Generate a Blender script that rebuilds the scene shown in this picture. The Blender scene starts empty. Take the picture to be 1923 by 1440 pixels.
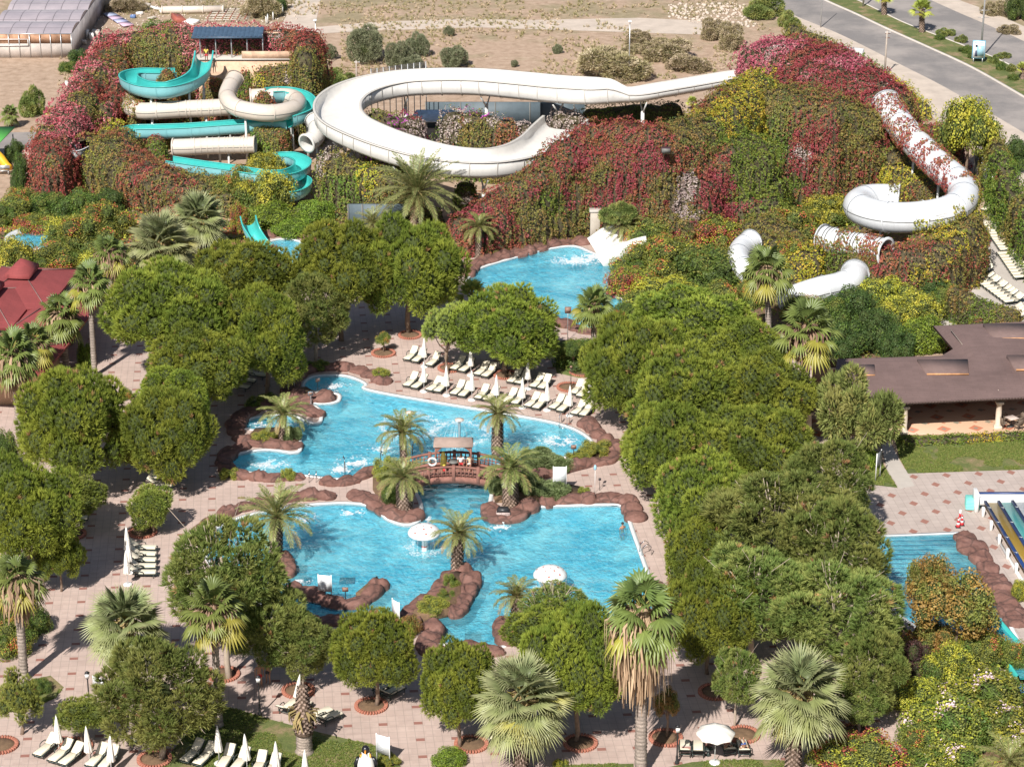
import bpy, math, random
import numpy as np
from mathutils import Vector, Matrix, geometry
sc = bpy.context.scene
col = sc.collection
R_ = math.radians
# ------------------------------------------------------------------ camera
PITCH, FPX, CXP, CYP, CAMH = R_(22.5), 4436.0, 961.5, 720.0, 76.0
cd = bpy.data.cameras.new('camera'); cam = bpy.data.objects.new('camera', cd); col.objects.link(cam)
cam.location = (0, 0, CAMH); cam.rotation_euler = (R_(90) - PITCH, 0, 0)
cd.sensor_width = 36; cd.lens = 36 * FPX / 1923; cd.clip_start = 1; cd.clip_end = 6000
sc.camera = cam
# ------------------------------------------------------------------ daylight
SUN_EL, SUN_AZ = R_(44), R_(202)
w = bpy.data.worlds.new('World'); sc.world = w; w.use_nodes = True
bg = w.node_tree.nodes['Background']
sky = w.node_tree.nodes.new('ShaderNodeTexSky'); sky.sky_type = 'NISHITA'; sky.sun_disc = False
sky.sun_elevation = SUN_EL; sky.sun_rotation = SUN_AZ; sky.air_density = 1.0; sky.dust_density = 1.5
w.node_tree.links.new(sky.outputs[0], bg.inputs[0]); bg.inputs[1].default_value = 0.06
sund = Vector((math.sin(SUN_AZ) * math.cos(SUN_EL), math.cos(SUN_AZ) * math.cos(SUN_EL), math.sin(SUN_EL)))
sl = bpy.data.lights.new('sun', 'SUN'); sl.energy = 5.0; sl.angle = R_(0.5); sl.color = (1.0, 0.955, 0.89)
so = bpy.data.objects.new('sun', sl); col.objects.link(so); so.rotation_euler = sund.to_track_quat('Z', 'Y').to_euler()
so.location = sund * 300
sc.view_settings.view_transform = 'Standard'; sc.view_settings.look = 'None'
sc.view_settings.exposure = 0.38; sc.view_settings.gamma = 1
sc.cycles.max_bounces = 6; sc.cycles.diffuse_bounces = 3; sc.cycles.transparent_max_bounces = 12
sc.cycles.use_denoising = True
# ------------------------------------------------------------------ photo pixel <-> place on the ground
cP, sP = math.cos(PITCH), math.sin(PITCH)
def P(px, py, z=0.0):
 a = (px - CXP) / FPX; b = -(py - CYP) / FPX
 d = Vector((a, cP + b * sP, -sP + b * cP))
 t = (z - CAMH) / d.z
 return Vector((d.x * t, d.y * t, z))
def proj(p):
 p = np.asarray(p, float).reshape(-1, 3)
 y, z = p[:, 1], p[:, 2] - CAMH
 zc = y * cP - z * sP; up = y * sP + z * cP
 return CXP + FPX * p[:, 0] / zc, CYP - FPX * up / zc, zc
def ppm(px, py, z=0.0):                      # photo pixels per metre, across the view
 p = P(px, py, z); return FPX / (p.y * cP - (z - CAMH) * sP)
def zat(g, py):                              # height above ground point g that shows at row py
 b = -(py - CYP) / FPX
 # (y sP + (z-h) cP) = b (y cP - (z-h) sP)
 return CAMH + g.y * (b * cP - sP) / (cP + b * sP)
# ------------------------------------------------------------------ object helpers
def link(o, parent=None):
 col.objects.link(o)
 if parent is not None: o.parent = parent
 return o
def tag(o, label=None, cat=None, group=None, kind=None):
 if label: o['label'] = label
 if cat: o['category'] = cat
 if group: o['group'] = group
 if kind: o['kind'] = kind
 return o
def root(name, label, cat, loc=(0, 0, 0), rz=0.0, group=None, s=1.0):
 o = bpy.data.objects.new(name, None); o.empty_display_size = 0.3
 col.objects.link(o); o.location = loc; o.rotation_euler = (0, 0, rz)
 o.scale = (s, s, s) if not hasattr(s, '__len__') else s
 return tag(o, label, cat, group, 'thing')
def kids(o): return [c for c in list(o.children)]
def dup(o, loc, rz=0.0, label=None, group=None, s=1.0, parent=None):
 r = o.copy(); col.objects.link(r)
 if parent is None:
  r.location = loc; r.rotation_euler = (0, 0, rz); r.scale = (s, s, s) if not hasattr(s, '__len__') else s
  if label: r['label'] = label
  if group: r['group'] = group
 for ch in kids(o):
  c = ch.copy(); col.objects.link(c); c.parent = r
  for g in kids(ch):
   d = g.copy(); col.objects.link(d); d.parent = c
 return r
ORD = ['', 'first', 'second', 'third', 'fourth', 'fifth', 'sixth', 'seventh', 'eighth', 'ninth', 'tenth', 'eleventh', 'twelfth',
  'thirteenth', 'fourteenth', 'fifteenth', 'sixteenth', 'seventeenth', 'eighteenth', 'nineteenth', 'twentieth']
ORD += ['twenty ' + o for o in ORD[1:10]]
class MB:
 """collects pieces and links them as ONE mesh object"""
 def __init__(s): s.v = []; s.f = []; s.n = 0; s.c = []; s.hc = False
 def add(s, V, F, color=None, mi=0):
  V = np.asarray(V, float).reshape(-1, 3)
  if len(V) == 0: return s
  if not isinstance(F, (list, tuple)): F = [F]
  elif len(F) and not hasattr(F[0], '__len__'): F = [F]
  if isinstance(F, (list, tuple)) and len(F) and not isinstance(F[0], np.ndarray):
   by = {}
   for f in F: by.setdefault(len(f), []).append(f)
   F = [np.array(x) for x in by.values()]
  for a in F: s.f.append((np.asarray(a, dtype=np.int64) + s.n, mi))
  s.v.append(V); s.n += len(V)
  if color is not None:
   s.hc = True
   c = np.asarray(color, float)
   if c.ndim == 1: c = np.tile(c[:3], (len(V), 1))
   s.c.append(c[:, :3])
  else: s.c.append(np.ones((len(V), 3)) * 0.5)
  return s
 def box(s, c, size, rz=0.0, color=None, mi=0, taper=1.0, rx=0.0, bev=0.0):
  x, y, z = np.array(size) / 2.0
  if bev > 0:
   b = min(bev, x * .9, y * .9, z * .9)
   pts = [];
   for (zz, ins) in ((-z, b), (-z + b, 0), (z - b, 0), (z, b)):
    X, Y = x - ins, y - ins
    for (qx, qy) in ((-X + b, -Y), (X - b, -Y), (X, -Y + b), (X, Y - b), (X - b, Y), (-X + b, Y), (-X, Y - b), (-X, -Y + b)):
     pts.append((qx, qy, zz))
   V = np.array(pts); F = []
   for k in range(3):
    for i in range(8): F.append((k * 8 + i, k * 8 + (i + 1) % 8, (k + 1) * 8 + (i + 1) % 8, (k + 1) * 8 + i))
   F.append(tuple(range(24, 32))); F.append(tuple(reversed(range(8))))
  else:
   t = taper
   V = np.array([(-x, -y, -z), (x, -y, -z), (x, y, -z), (-x, y, -z), (-x * t, -y * t, z), (x * t, -y * t, z), (x * t, y * t, z), (-x * t, y * t, z)])
   F = [(0, 3, 2, 1), (4, 5, 6, 7), (0, 1, 5, 4), (1, 2, 6, 5), (2, 3, 7, 6), (3, 0, 4, 7)]
  if rx:
   c_, s_ = math.cos(rx), math.sin(rx)
   V = V @ np.array([[1, 0, 0], [0, c_, s_], [0, -s_, c_]])
  if rz:
   c_, s_ = math.cos(rz), math.sin(rz)
   V = V @ np.array([[c_, s_, 0], [-s_, c_, 0], [0, 0, 1]])
  return s.add(V + np.array(c, float), F, color, mi)
 def tube(s, pts, r, n=8, color=None, mi=0, cap=True):
  pts = np.array([list(p) for p in pts], float); m = len(pts)
  rr = np.ones(m) * r if not hasattr(r, '__len__') else np.array(r, float)
  T = np.gradient(pts, axis=0); T /= (np.linalg.norm(T, axis=1)[:, None] + 1e-9)
  up = np.array([0, 0, 1.0]); V = []
  for i in range(m):
   u = np.cross(T[i], up)
   if np.linalg.norm(u) < 0.15: u = np.cross(T[i], np.array([0, 1.0, 0]))
   u /= np.linalg.norm(u); v = np.cross(T[i], u)
   a = np.arange(n) * 2 * math.pi / n
   V.append(pts[i] + rr[i] * (np.cos(a)[:, None] * u + np.sin(a)[:, None] * v))
  V = np.concatenate(V); F = []
  for i in range(m - 1):
   for j in range(n):
    F.append((i * n + j, i * n + (j + 1) % n, (i + 1) * n + (j + 1) % n, (i + 1) * n + j))
  if cap: F.append(tuple(reversed(range(n)))); F.append(tuple(range((m - 1) * n, m * n)))
  return s.add(V, F, color, mi)
 def lathe(s, prof, n=20, c=(0, 0, 0), color=None, mi=0, sx=1.0, sy=1.0, wob=None):
  V = []; m = len(prof)
  for (r, z) in prof:
   for j in range(n):
    a = 2 * math.pi * j / n; rr = r * (wob(a, z) if wob else 1)
    V.append((c[0] + rr * math.cos(a) * sx, c[1] + rr * math.sin(a) * sy, c[2] + z))
  F = []
  for i in range(m - 1):
   for j in range(n): F.append((i * n + j, i * n + (j + 1) % n, (i + 1) * n + (j + 1) % n, (i + 1) * n + j))
  F.append(tuple(reversed(range(n)))); F.append(tuple(range((m - 1) * n, m * n)))
  return s.add(V, F, color, mi)
 def prism(s, poly, z0, z1, color=None, mi=0):
  n = len(poly)
  poly = [Vector((p[0], p[1])) for p in poly]
  ar = sum(poly[i].x * poly[(i + 1) % n].y - poly[(i + 1) % n].x * poly[i].y for i in range(n))
  if ar < 0: poly.reverse()
  V = [(p.x, p.y, z0) for p in poly] + [(p.x, p.y, z1) for p in poly]
  F = [(i, (i + 1) % n, n + (i + 1) % n, n + i) for i in range(n)]
  for t in geometry.tessellate_polygon([[Vector((p.x, p.y, 0)) for p in poly]]):
   a, b, c = t
   cr = (poly[b] - poly[a]).cross(poly[c] - poly[a])
   if cr < 0: a, c = c, a
   F.append((n + a, n + b, n + c)); F.append((c, b, a))
  return s.add(V, F, color, mi)
 def build(s, name, mats, parent=None, smooth=False, loc=None):
  me = bpy.data.meshes.new(name)
  V = np.concatenate(s.v) if s.v else np.zeros((0, 3))
  me.vertices.add(len(V)); me.vertices.foreach_set('co', V.ravel())
  tot = sum(a.size for a, _ in s.f); nf = sum(len(a) for a, _ in s.f)
  li = np.concatenate([a.ravel() for a, _ in s.f]); cnt = np.concatenate([np.full(len(a), a.shape[1]) for a, _ in s.f])
  mi = np.concatenate([np.full(len(a), m) for a, m in s.f])
  me.loops.add(tot); me.loops.foreach_set('vertex_index', li.astype(np.int32))
  me.polygons.add(nf); st = np.concatenate([[0], np.cumsum(cnt)[:-1]])
  me.polygons.foreach_set('loop_start', st.astype(np.int32))
  try: me.polygons.foreach_set('loop_total', cnt.astype(np.int32))
  except Exception: pass
  me.polygons.foreach_set('material_index', mi.astype(np.int32))
  if smooth: me.polygons.foreach_set('use_smooth', np.ones(nf, dtype=bool))
  if s.hc:
   C = np.concatenate(s.c); C = np.concatenate([C, np.ones((len(C), 1))], 1)
   at = me.color_attributes.new('Col', 'FLOAT_COLOR', 'POINT'); at.data.foreach_set('color', C.ravel())
  me.update(calc_edges=True); me.validate()
  if not isinstance(mats, (list, tuple)): mats = [mats]
  for m in mats: me.materials.append(m)
  o = bpy.data.objects.new(name, me); link(o, parent)
  if loc is not None: o.location = loc
  return o
def fill(polys, z):                       # flat sheet from outline + holes (lists of xy)
 rings = [[Vector((p[0], p[1], 0)) for p in r] for r in polys]
 tris = geometry.tessellate_polygon(rings)
 flat = [v for r in rings for v in r]
 F = []
 for a, b, c in tris:
  A, B, C_ = flat[a], flat[b], flat[c]
  if (B - A).cross(C_ - A).z < 0: a, c = c, a
  F.append((a, b, c))
 return [(v.x, v.y, z) for v in flat], F
def gpoly(pts, z=0): return [tuple(P(x, y, z))[:2] for x, y in pts]
def cat_rom(pts, k=8, closed=False):
 pts = np.array(pts, float); n = len(pts); out = []
 rng = range(n) if closed else range(n - 1)
 for i in rng:
  if closed: p0, p1, p2, p3 = pts[i - 1], pts[i], pts[(i + 1) % n], pts[(i + 2) % n]
  else: p0, p1, p2, p3 = pts[max(i - 1, 0)], pts[i], pts[i + 1], pts[min(i + 2, n - 1)]
  for t in np.arange(k) / k:
   out.append(0.5 * ((2 * p1) + (-p0 + p2) * t + (2 * p0 - 5 * p1 + 4 * p2 - p3) * t * t + (-p0 + 3 * p1 - 3 * p2 + p3) * t ** 3))
 if not closed: out.append(pts[-1])
 return np.array(out)
# value noise in numpy (for shaping meshes and choosing leaf colours)
_rs = np.random.RandomState(7); _tab = _rs.rand(64, 64, 64)
def vnoise(p, sc_=1.0, off=0.0):
 q = np.asarray(p, float).reshape(-1, 3) / sc_ + off + 1000.0
 i = np.floor(q).astype(int); f = q - i; f = f * f * (3 - 2 * f); r = 0
 for dx in (0, 1):
  for dy in (0, 1):
   for dz in (0, 1):
    wgt = (f[:, 0] if dx else 1 - f[:, 0]) * (f[:, 1] if dy else 1 - f[:, 1]) * (f[:, 2] if dz else 1 - f[:, 2])
    r = r + wgt * _tab[(i[:, 0] + dx) % 64, (i[:, 1] + dy) % 64, (i[:, 2] + dz) % 64]
 return r
def fnoise(p, sc_=1.0, off=0.0): return (vnoise(p, sc_, off) + .5 * vnoise(p, sc_ / 2, off + 5) + .25 * vnoise(p, sc_ / 4, off + 11)) / 1.75
# ------------------------------------------------------------------ materials
class NT:
 def __init__(s, name):
  s.m = bpy.data.materials.new(name); s.m.use_nodes = True; s.t = s.m.node_tree; s.b = s.t.nodes['Principled BSDF']
  s.out = s.t.nodes['Material Output']
 def n(s, typ, **kw):
  nd = s.t.nodes.new(typ)
  for k, v in kw.items():
   if k.startswith('i_'): nd.inputs[int(k[2:]) if k[2:].isdigit() else k[2:].replace('_', ' ')].default_value = v
   else: setattr(nd, k, v)
  return nd
 def l(s, a, b): s.t.links.new(a, b)
 def coord(s, scale=1.0, kind='Object', rz=0.0):
  tc = s.n('ShaderNodeTexCoord'); mp = s.n('ShaderNodeMapping')
  mp.inputs['Scale'].default_value = (scale,) * 3 if not hasattr(scale, '__len__') else scale
  mp.inputs['Rotation'].default_value = (0, 0, rz); s.l(tc.outputs[kind], mp.inputs[0]); return mp.outputs[0]
 def noise(s, vec, scale, detail=4, rough=.6, dist=0):
  nd = s.n('ShaderNodeTexNoise'); nd.inputs['Scale'].default_value = scale; nd.inputs['Detail'].default_value = detail
  nd.inputs['Roughness'].default_value = rough; nd.inputs['Distortion'].default_value = dist
  if vec is not None: s.l(vec, nd.inputs['Vector'])
  return nd.outputs[0]
 def ramp(s, fac, stops):
  nd = s.n('ShaderNodeValToRGB'); cr = nd.color_ramp
  while len(cr.elements) < len(stops): cr.elements.new(0.5)
  for e, (p, c) in zip(cr.elements, stops): e.position = p; e.color = tuple(c) + (1,) if len(c) == 3 else c
  s.l(fac, nd.inputs[0]); return nd.outputs[0]
 def mix(s, fac, a, b, mode='MIX'):
  nd = s.n('ShaderNodeMix', data_type='RGBA', blend_type=mode)
  for v, i in ((fac, 0), (a, 6), (b, 7)):
   if isinstance(v, (int, float)): nd.inputs[i].default_value = v if i == 0 else (v, v, v, 1)
   elif isinstance(v, tuple): nd.inputs[i].default_value = v + (1,) if len(v) == 3 else v
   else: s.l(v, nd.inputs[i])
  return nd.outputs[2]
 def math(s, op, a, b=None, c=None):
  nd = s.n('ShaderNodeMath', operation=op)
  for v, i in ((a, 0), (b, 1), (c, 2)):
   if v is None: continue
   if isinstance(v, (int, float)): nd.inputs[i].default_value = v
   else: s.l(v, nd.inputs[i])
  return nd.outputs[0]
 def bump(s, h, strength=.4, dist=.05):
  nd = s.n('ShaderNodeBump'); nd.inputs['Strength'].default_value = strength; nd.inputs['Distance'].default_value = dist
  s.l(h, nd.inputs['Height']); s.l(nd.outputs[0], s.b.inputs['Normal']); return nd
 def base(s, c):
  if isinstance(c, tuple): s.b.inputs['Base Color'].default_value = c + (1,)
  else: s.l(c, s.b.inputs['Base Color'])
 def rough(s, r): s.b.inputs['Roughness'].default_value = r; return s
def simple(name, c, rough=.6, var=.15, nscale=3.0, bump=0.0, metal=0.0, dirt=None):
 m = NT(name); v = m.coord()
 n = m.noise(v, nscale, 5)
 a = tuple(x * (1 - var) for x in c); b = tuple(min(1, x * (1 + var)) for x in c)
 cc = m.ramp(n, [(.3, a), (.7, b)])
 if dirt:
  n2 = m.noise(v, nscale * .45, 6, .7)
  cc = m.mix(m.ramp(n2, [(.5, (0, 0, 0)), (.72, (.8, .8, .8))]), cc, dirt)
 m.base(cc); m.rough(rough); m.b.inputs['Metallic'].default_value = metal
 if bump: m.bump(m.noise(v, nscale * 4, 4), bump, .03)
 return m.m
def leafmat(name, trans=.3, rough=.55, objvar=.16, spec=.3, gain=1.0):
 m = NT(name); at = m.n('ShaderNodeAttribute', attribute_name='Col')
 oi = m.n('ShaderNodeObjectInfo')
 hs = m.n('ShaderNodeHueSaturation'); m.l(at.outputs['Color'], hs.inputs['Color'])
 m.l(m.math('MULTIPLY_ADD', oi.outputs['Random'], objvar * 2 * gain, (1 - objvar) * gain), hs.inputs['Value'])
 m.l(m.math('MULTIPLY_ADD', oi.outputs['Random'], .024, .488), hs.inputs['Hue'])
 m.base(hs.outputs[0]); m.rough(rough); m.b.inputs['Specular IOR Level'].default_value = spec
 tr = m.n('ShaderNodeBsdfTranslucent'); m.l(hs.outputs[0], tr.inputs[0])
 mx = m.n('ShaderNodeMixShader'); mx.inputs[0].default_value = trans
 m.l(m.b.outputs[0], mx.inputs[1]); m.l(tr.outputs[0], mx.inputs[2]); m.l(mx.outputs[0], m.out.inputs[0])
 return m.m
def attrmat(name, rough=.7, bump=0.0, nscale=6.0, var=.25, spec=.3):
 m = NT(name); at = m.n('ShaderNodeAttribute', attribute_name='Col'); v = m.coord()
 n = m.noise(v, nscale, 5)
 m.base(m.mix(1.0, at.outputs['Color'], m.ramp(n, [(.25, (1 - var,) * 3), (.75, (1 + var,) * 3)]), 'MULTIPLY')); m.rough(rough)
 m.b.inputs['Specular IOR Level'].default_value = spec
 if bump: m.bump(m.noise(v, nscale * 2, 4), bump, .05)
 return m.m
# ================================================================== THE SETTING
# ---- materials
def m_ground():
 m = NT('dry_earth'); v = m.coord()
 n1 = m.noise(v, .05, 6, .6); n2 = m.noise(v, .9, 6, .7); n3 = m.noise(v, .16, 5, .65)
 c = m.ramp(n2, [(.25, (.26, .18, .12)), (.5, (.40, .285, .205)), (.75, (.50, .38, .285))])
 g = m.ramp(n2, [(.25, (.17, .14, .075)), (.6, (.30, .25, .15)), (.8, (.38, .32, .2))])
 sx = m.n('ShaderNodeSeparateXYZ'); m.l(v, sx.inputs[0])
 far = m.math('MULTIPLY_ADD', sx.outputs[1], .022, -6.42)            # weedier beyond the bare strip
 k = m.math('ADD', m.math('MULTIPLY_ADD', n3, 2.6, -1.32), m.math('MINIMUM', m.math('MAXIMUM', far, -.12), .45))
 c = m.mix(m.ramp(k, [(.15, (0, 0, 0)), (.6, (.85, .85, .85))]), c, g)
 vo = m.n('ShaderNodeTexVoronoi'); vo.inputs['Scale'].default_value = 1.1; m.l(v, vo.inputs['Vector'])
 st = m.ramp(vo.outputs['Distance'], [(.06, (1, 1, 1)), (.11, (0, 0, 0))])
 c = m.mix(m.mix(m.ramp(n1, [(.5, (0, 0, 0)), (.62, (1, 1, 1))]), (0, 0, 0), st), c, (.62, .55, .47))
 m.base(c); m.rough(.95); m.bump(n2, .6, .12); return m.m
def m_paving():
 m = NT('pale_paving'); v = m.coord(rz=R_(-6.1)); v2 = m.coord(rz=R_(-4.5))
 sx = m.n('ShaderNodeSeparateXYZ'); m.l(v, sx.inputs[0]); sy = m.n('ShaderNodeSeparateXYZ'); m.l(v2, sy.inputs[0])
 def near(o, per, ph, half):
  f = m.math('FRACT', m.math('MULTIPLY_ADD', o, 1 / per, .5 - ph / per));
  return m.math('LESS_THAN', m.math('ABSOLUTE', m.math('SUBTRACT', f, .5)), half / per)
 red = m.math('MULTIPLY', near(sx.outputs[0], 2.19, -.968, .275), near(sy.outputs[1], 1.995, .534, .165))
 def joint(o, per, ph):
  f = m.math('FRACT', m.math('MULTIPLY_ADD', o, 1 / per, .5 - ph / per))
  return m.math('GREATER_THAN', m.math('ABSOLUTE', m.math('SUBTRACT', f, .5)), .5 - .022 / per)
 jt = m.math('MAXIMUM', joint(sx.outputs[0], .5475, -.968), joint(sy.outputs[1], .665, .534))
 br = m.n('ShaderNodeTexBrick'); br.offset = 0; br.inputs['Scale'].default_value = 1
 br.inputs['Brick Width'].default_value = .5475; br.inputs['Row Height'].default_value = .3325; br.inputs['Mortar Size'].default_value = 0
 br.inputs['Color1'].default_value = (.46, .355, .31, 1); br.inputs['Color2'].default_value = (.51, .40, .35, 1); m.l(v, br.inputs[0])
 n = m.noise(m.coord(), .35, 6, .65); c = m.mix(1.0, br.outputs[0], m.ramp(n, [(.3, (.88, .86, .85)), (.65, (1.1, 1.08, 1.07))]), 'MULTIPLY'); c = m.mix(m.ramp(m.noise(m.coord(), 1.7, 7, .75), [(.56, (0, 0, 0)), (.74, (.3, .3, .3))]), c, (.28, .215, .18))
 c = m.mix(red, c, (.29, .135, .105)); c = m.mix(m.math('MULTIPLY', jt, .35), c, (.2, .17, .15))
 m.base(c); m.rough(.85); m.bump(jt, -.25, .01); return m.m
def m_diamond():
 m = NT('diamond_paving'); v = m.coord(rz=R_(-6.1))
 # diamonds in a staggered grid
 sx = m.n('ShaderNodeSeparateXYZ'); m.l(v, sx.inputs[0])
 def d(ox, oy):
  fx = m.math('ABSOLUTE', m.math('SUBTRACT', m.math('FRACT', m.math('MULTIPLY_ADD', sx.outputs[0], 1 / 2.55, ox)), .5))
  fy = m.math('ABSOLUTE', m.math('SUBTRACT', m.math('FRACT', m.math('MULTIPLY_ADD', sx.outputs[1], 1 / 3.1, oy)), .5))
  return m.math('LESS_THAN', m.math('ADD', m.math('MULTIPLY', fx, 2.55), m.math('MULTIPLY', fy, 3.1 * .8)), .36)
 red = m.math('MAXIMUM', d(.1, .2), d(.6, .7))
 br = m.n('ShaderNodeTexBrick'); br.offset = 0; br.inputs['Scale'].default_value = 1
 br.inputs['Brick Width'].default_value = .6; br.inputs['Row Height'].default_value = .6; br.inputs['Mortar Size'].default_value = .012
 br.inputs['Color1'].default_value = (.43, .36, .325, 1); br.inputs['Color2'].default_value = (.475, .4, .36, 1); br.inputs['Mortar'].default_value = (.3, .25, .22, 1); m.l(v, br.inputs[0])
 n = m.noise(m.coord(), .35, 6, .65)
 c = m.mix(1.0, br.outputs[0], m.ramp(n, [(.3, (.88, .87, .86)), (.65, (1.08, 1.08, 1.08))]), 'MULTIPLY')
 m.base(m.mix(red, c, (.31, .15, .115))); m.rough(.85); return m.m
def m_grass():
 m = NT('lawn'); v = m.coord(); n = m.noise(v, .45, 6, .7); n2 = m.noise(v, 9, 3, .7)
 c = m.ramp(n, [(.34, (.085, .115, .03)), (.5, (.13, .15, .045)), (.58, (.22, .18, .085)), (.7, (.33, .225, .15))])
 c = m.mix(1, c, m.ramp(n2, [(.3, (.7, .7, .7)), (.7, (1.25, 1.25, 1.2))]), 'MULTIPLY')
 m.base(c); m.rough(.95); m.bump(n2, .8, .05); return m.m
def m_asphalt():
 m = NT('asphalt'); v = m.coord(); n = m.noise(v, 8, 4, .6);
 n2 = m.noise(m.coord(), .12, 6, .65)
 c = m.ramp(n, [(.3, (.185, .17, .165)), (.7, (.23, .213, .205))])
 c = m.mix(m.ramp(n2, [(.42, (0, 0, 0)), (.62, (.8, .8, .8))]), c, (.36, .32, .295))
 m.base(c); m.rough(.9); return m.m
def m_water():
 m = NT('pool_water'); v = m.coord()
 n1 = m.noise(v, 1.1, 4, .6, .6); n2 = m.noise(v, 3.3, 3, .6, .8)
 h = m.math('ADD', n1, m.math('MULTIPLY', n2, .45))
 bp = m.n('ShaderNodeBump'); bp.inputs['Strength'].default_value = 1.0; bp.inputs['Distance'].default_value = .20; m.l(h, bp.inputs['Height'])
 gl = m.n('ShaderNodeBsdfGlossy'); gl.inputs['Roughness'].default_value = .06; m.l(bp.outputs[0], gl.inputs['Normal'])
 tr = m.n('ShaderNodeBsdfTransparent'); tr.inputs[0].default_value = (.62, .95, 1.0, 1)
 fr = m.n('ShaderNodeFresnel'); fr.inputs['IOR'].default_value = 1.33; m.l(bp.outputs[0], fr.inputs['Normal'])
 # aerated, stirred water scatters light just below the surface
 df = m.n('ShaderNodeBsdfDiffuse');
 n3 = m.noise(v, .28, 5, .65, .4)
 m.l(m.ramp(n3, [(.35, (.05, .43, .64)), (.65, (.28, .74, .84))]), df.inputs[0]); m.l(bp.outputs[0], df.inputs['Normal'])
 m1 = m.n('ShaderNodeMixShader'); m.l(m.ramp(n3, [(.36, (.22, .22, .22)), (.66, (.5, .5, .5))]), m1.inputs[0]); m.l(tr.outputs[0], m1.inputs[1]); m.l(df.outputs[0], m1.inputs[2])
 m2 = m.n('ShaderNodeMixShader'); m.l(fr.outputs[0], m2.inputs[0]); m.l(m1.outputs[0], m2.inputs[1]); m.l(gl.outputs[0], m2.inputs[2])
 m.l(m2.outputs[0], m.out.inputs[0]); return m.m
def m_basin():
 m = NT('pool_floor_painted_caustics'); v = m.coord()
 vo = m.n('ShaderNodeTexVoronoi'); vo.inputs['Scale'].default_value = 2.6; vo.feature = 'DISTANCE_TO_EDGE'
 nn = m.n('ShaderNodeTexNoise'); nn.inputs['Scale'].default_value = 1.6; m.l(v, nn.inputs['Vector'])
 ad = m.n('ShaderNodeMix', data_type='VECTOR'); ad.inputs[0].default_value = .35
 m.l(v, ad.inputs[4]); m.l(nn.outputs['Color'], ad.inputs[5]); m.l(ad.outputs[1], vo.inputs['Vector'])
 e = m.ramp(vo.outputs[0], [(0, (.85, .97, .98)), (.09, (.5, .86, .93)), (.3, (.3, .74, .88))])  # bright wavering net: caustic light painted into the floor colour
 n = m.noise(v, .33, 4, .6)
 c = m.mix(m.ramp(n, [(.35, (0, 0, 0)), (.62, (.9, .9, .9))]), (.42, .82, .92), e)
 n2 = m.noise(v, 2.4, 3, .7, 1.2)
 c = m.mix(m.ramp(n2, [(.47, (0, 0, 0)), (.6, (.55, .55, .55))]), c, (.10, .52, .76))  # deeper blue mottling painted in as the dark side of the ripples
 m.base(c); m.rough(.6); return m.m
M = {}
M['ground'] = m_ground(); M['paving'] = m_paving(); M['diamond'] = m_diamond(); M['grass'] = m_grass(); M['asphalt'] = m_asphalt()
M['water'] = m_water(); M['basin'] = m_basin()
M['coping'] = simple('pool_coping', (.66, .68, .68), .55, .05, 2)
M['rim_beige'] = simple('beige_coping', (.62, .52, .44), .8, .08, 2)
M['poolwall'] = simple('pool_wall_paint', (.5, .74, .82), .5, .06, 1.5)
M['concrete'] = simple('pale_concrete', (.47, .425, .38), .9, .10, .6, .1)
M['kerb'] = simple('kerb_stone', (.55, .5, .45), .9, .1, 1)
M['dirt'] = simple('pale_dirt', (.52, .44, .37), .95, .14, .5, .2)
M['soil'] = simple('planter_soil', (.17, .105, .06), .95, .3, 3, .5)
M['brickred'] = simple('red_brick', (.38, .145, .095), .8, .22, 7, .1)
M['foam'] = simple('white_foam', (.85, .88, .9), .6, .04, 3); M['foam'].node_tree.nodes['Principled BSDF'].inputs['Alpha'].default_value = .5
# ---- pool outlines, photo pixels dropped onto the ground
MAIN = [(572, 724), (578, 713), (596, 706), (640, 705), (665, 711), (684, 721), (679, 728), (702, 735), (760, 746), (885, 767), (1010, 788), (1060, 800), (1086, 811), (1103, 823), (1108, 833),
  (1100, 845), (1080, 853), (1040, 859), (990, 862), (950, 866), (926, 878), (925, 905), (918, 935), (916, 962), (922, 975), (945, 981), (968, 977), (985, 968), (1003, 955), (1035, 951), (1100, 949), (1152, 948),
  (1166, 952), (1174, 965), (1186, 1000), (1202, 1045), (1216, 1085), (1226, 1112), (1222, 1150), (1190, 1190), (1120, 1205), (1050, 1200), (1000, 1192), (968, 1180), (950, 1165), (934, 1170), (930, 1185), (948, 1208), (925, 1214),
  (880, 1210), (845, 1206), (818, 1208), (810, 1196), (822, 1183), (800, 1172), (760, 1164), (700, 1160), (640, 1158), (590, 1158), (540, 1150), (490, 1130), (440, 1100), (400, 1060), (385, 1025), (398, 1000), (430, 980), (475, 966), (520, 956), (560, 950),
  (610, 946), (650, 945), (685, 948), (706, 957), (722, 973), (748, 984), (775, 985), (795, 970), (792, 940), (778, 915), (765, 893), (735, 885), (700, 885), (670, 892), (640, 897), (608, 895), (575, 891), (540, 888), (500, 888),
  (465, 884), (438, 874), (433, 863), (445, 854), (475, 847), (510, 845), (545, 850), (566, 846), (566, 830), (566, 812), (540, 806), (500, 806), (465, 804), (460, 793), (480, 784), (510, 780), (545, 780), (585, 795), (604, 792), (606, 775), (596, 762),
  (570, 755), (600, 758), (630, 756), (641, 748), (636, 738), (600, 734), (578, 732)]
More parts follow.
